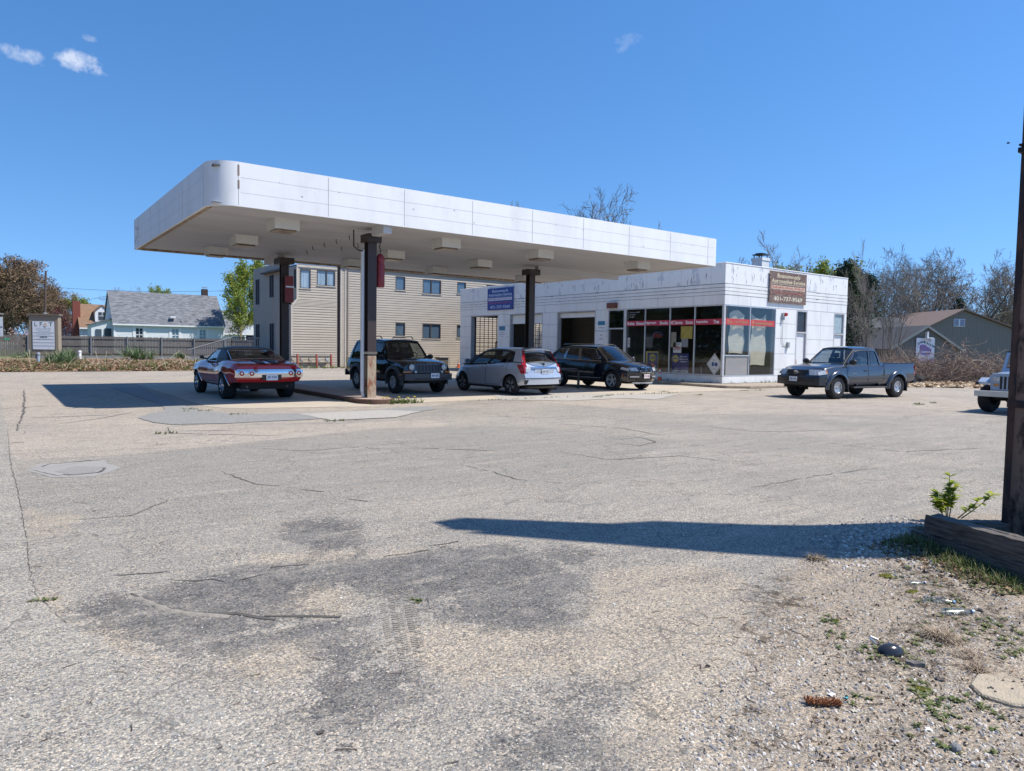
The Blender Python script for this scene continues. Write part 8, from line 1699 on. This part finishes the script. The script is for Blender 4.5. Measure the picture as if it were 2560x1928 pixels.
# black cracked mirror shell
t = lt('plastic_shell', 'broken black plastic mirror shell half buried among weeds', 'debris', 2226, 1634, -.6); rows = []
for k in range(7):
    a = math.pi * .5 * k / 6; rows.append([(.075 * math.cos(a) * math.cos(b), .05 * math.cos(a) * math.sin(b), .055 * math.sin(a)) for b in [math.pi * 2 * j / 14 for j in range(14)]])
MB().grid(rows, True).obj('shell', mat('grey black plastic', (0.03, 0.032, 0.04), .22), t, smooth=50); MB().tube([(-.05, .05, .03), (-.07, .09, .05), (-.05, .12, .045), (-.01, .11, .03)], .007, 6).obj('rim_fragment', M_rim, t, smooth=50)
t = lt('wood_chunk', 'split grey wood chunk beside the black plastic shell', 'debris', 2288, 1665, -1.0); mb = MB(); rows = []
for k in range(6): x = -.045 + .018 * k; w_ = .018 * (1 - .12 * abs(k - 2)); rows.append([(x, -w_, 0), (x, -w_ * .8, .022 + rn.gauss(0, .002)), (x, w_ * .2, .03 + rn.gauss(0, .002)), (x, w_, .012), (x, w_, 0)])
mb.grid(rows, True); mb.poly(rows[0]); mb.poly(rows[-1]); mb.obj('wood', mat('grey split wood', (0.22, 0.20, 0.18), .9, col2=(0.10, 0.09, 0.08), scale=40, streak=(1, 6, 6)), t)
t = lt('concrete_slab', 'flat cracked tan concrete slab at the lower right corner', 'slab', 2540, 1735, 0); pts = [(-.22, .1), (-.13, .19), (.05, .22), (.3, .1), (.3, -.25), (.1, -.28), (-.1, -.16), (-.2, -.05)]; MB().prism([(x * .85, y * .85, -.01) for x, y in pts], (0, 0, .028)).obj('slab_body', mat('tan slab', (0.46, 0.38, 0.27), .9, col2=(0.34, 0.29, 0.22), scale=20, bump=1, bscale=80), t, bevel=.008)
mb = MB()
for k in range(26): x, y = rn.uniform(-.15, .2), rn.uniform(-.18, .13); rock(mb, (x, y, .02), .008, .006, .004, rn, 6, 4)
mb.obj('embedded_stones', mat('dark stone', (0.09, 0.085, 0.08), .9), t)
for k, (u, v_, s, m_, lab) in enumerate(((2078, 1739, .022, M_plainwhite, 'white paper scrap above the rusty brush head'), (2322, 1826, .018, M_plainwhite, 'white plastic scrap low in the gravel'), (2116, 1746, .012, mat('cyan plastic', (0.05, 0.4, 0.5), .4), 'tiny cyan plastic scrap by the brush head'), (2136, 1780, .018, mat('cream scrap', (0.55, 0.5, 0.38), .6), 'cream curled scrap right of the brush head'), (2390, 1875, .03, mat('slate chip', (0.2, 0.2, 0.2), .8), 'grey slate chip near the bottom edge'), (2352, 1700, .03, mat('dark rag', (0.09, 0.07, 0.06), .9), 'dark crumpled rag among the weeds'), (1770, 1667, .013, M_black, 'small black stone on the sandy ground'), (802, 1834, .02, mat('dark rag', (0.09, 0.07, 0.06), .9), 'dark scrap near the bottom of the frame'), (2452, 1532, .03, M_black, 'black rubbery scrap right of the bottles'), (1535, 1512, .010, M_plainwhite, 'white pebble on the sandy ground'), (852, 1496, .010, M_plainwhite, 'white chip on the asphalt'), (1805, 1730, .012, M_black, 'black chip low in the sandy ground'))):
    t = lt('scrap', lab, 'scrap', u, v_, k * .9); rows = [[(s * (i - 1.5) * .5, s * (j - 1) * .6 + rn.gauss(0, s * .1), .003 + s * .3 * abs(math.sin(i * 1.3 + j)) ) for j in range(3)] for i in range(4)]
    if 'stone' in lab or 'pebble' in lab or 'chip' in lab: rock(MB(), (0, 0, s * .3), s, s * .7, s * .5, rn).obj('piece', m_, t, smooth=30)
    else: MB().grid(rows).obj('piece', m_, t)
# raised lip of sealed crack in the asphalt
for nm, pl in (('crack_ridge', RIDGE),):
    for p in pl:
        P_ = gp(p); rows = []
        for k in range(len(P_) - 1):
            a, b = Vector(P_[k]), Vector(P_[k + 1]); d = (b - a).normalized(); n_ = Vector((-d.y, d.x))
            for j in range(8):
                t_ = j / 8; c = a.lerp(b, t_); w_ = .028 + .008 * math.sin(k * 3 + j); f_ = min(1, (k * 8 + j) / 6, ((len(P_) - 1) * 8 - k * 8 - j) / 6); rows.append([(*(c - n_ * w_), -.002), (*(c - n_ * w_ * .4), .011 * f_), (*(c + n_ * w_ * .4), .010 * f_), (*(c + n_ * w_), -.002)])
        o = MB().grid(rows).obj('sealed_crack', mat('sealed crack sand', (0.42, 0.365, 0.29), .95, col2=(0.25, 0.23, 0.2), scale=60, bump=1, bscale=200), smooth=60); tag(o, kind='structure')
# tiny bird high in the sky
bd = at(2523, 358, 60); t = thing('bird', 'tiny dark bird high in the sky left of the rusty column', 'bird', tuple(bd)); MB().grid([[(-.30, .06, .05), (-.30, .1, .05)], [(-.12, .0, .08), (-.12, .12, .08)], [(0, -.02, 0), (0, .13, 0)], [(.12, 0, .08), (.12, .12, .08)], [(.30, .06, .05), (.30, .1, .05)]]).lathe([(0, -.14), (.035, -.08), (.045, 0), (.03, .1), (0, .2)], 10, (0, .05, 0), 'y').obj('bird_body', M_black, t, smooth=60)
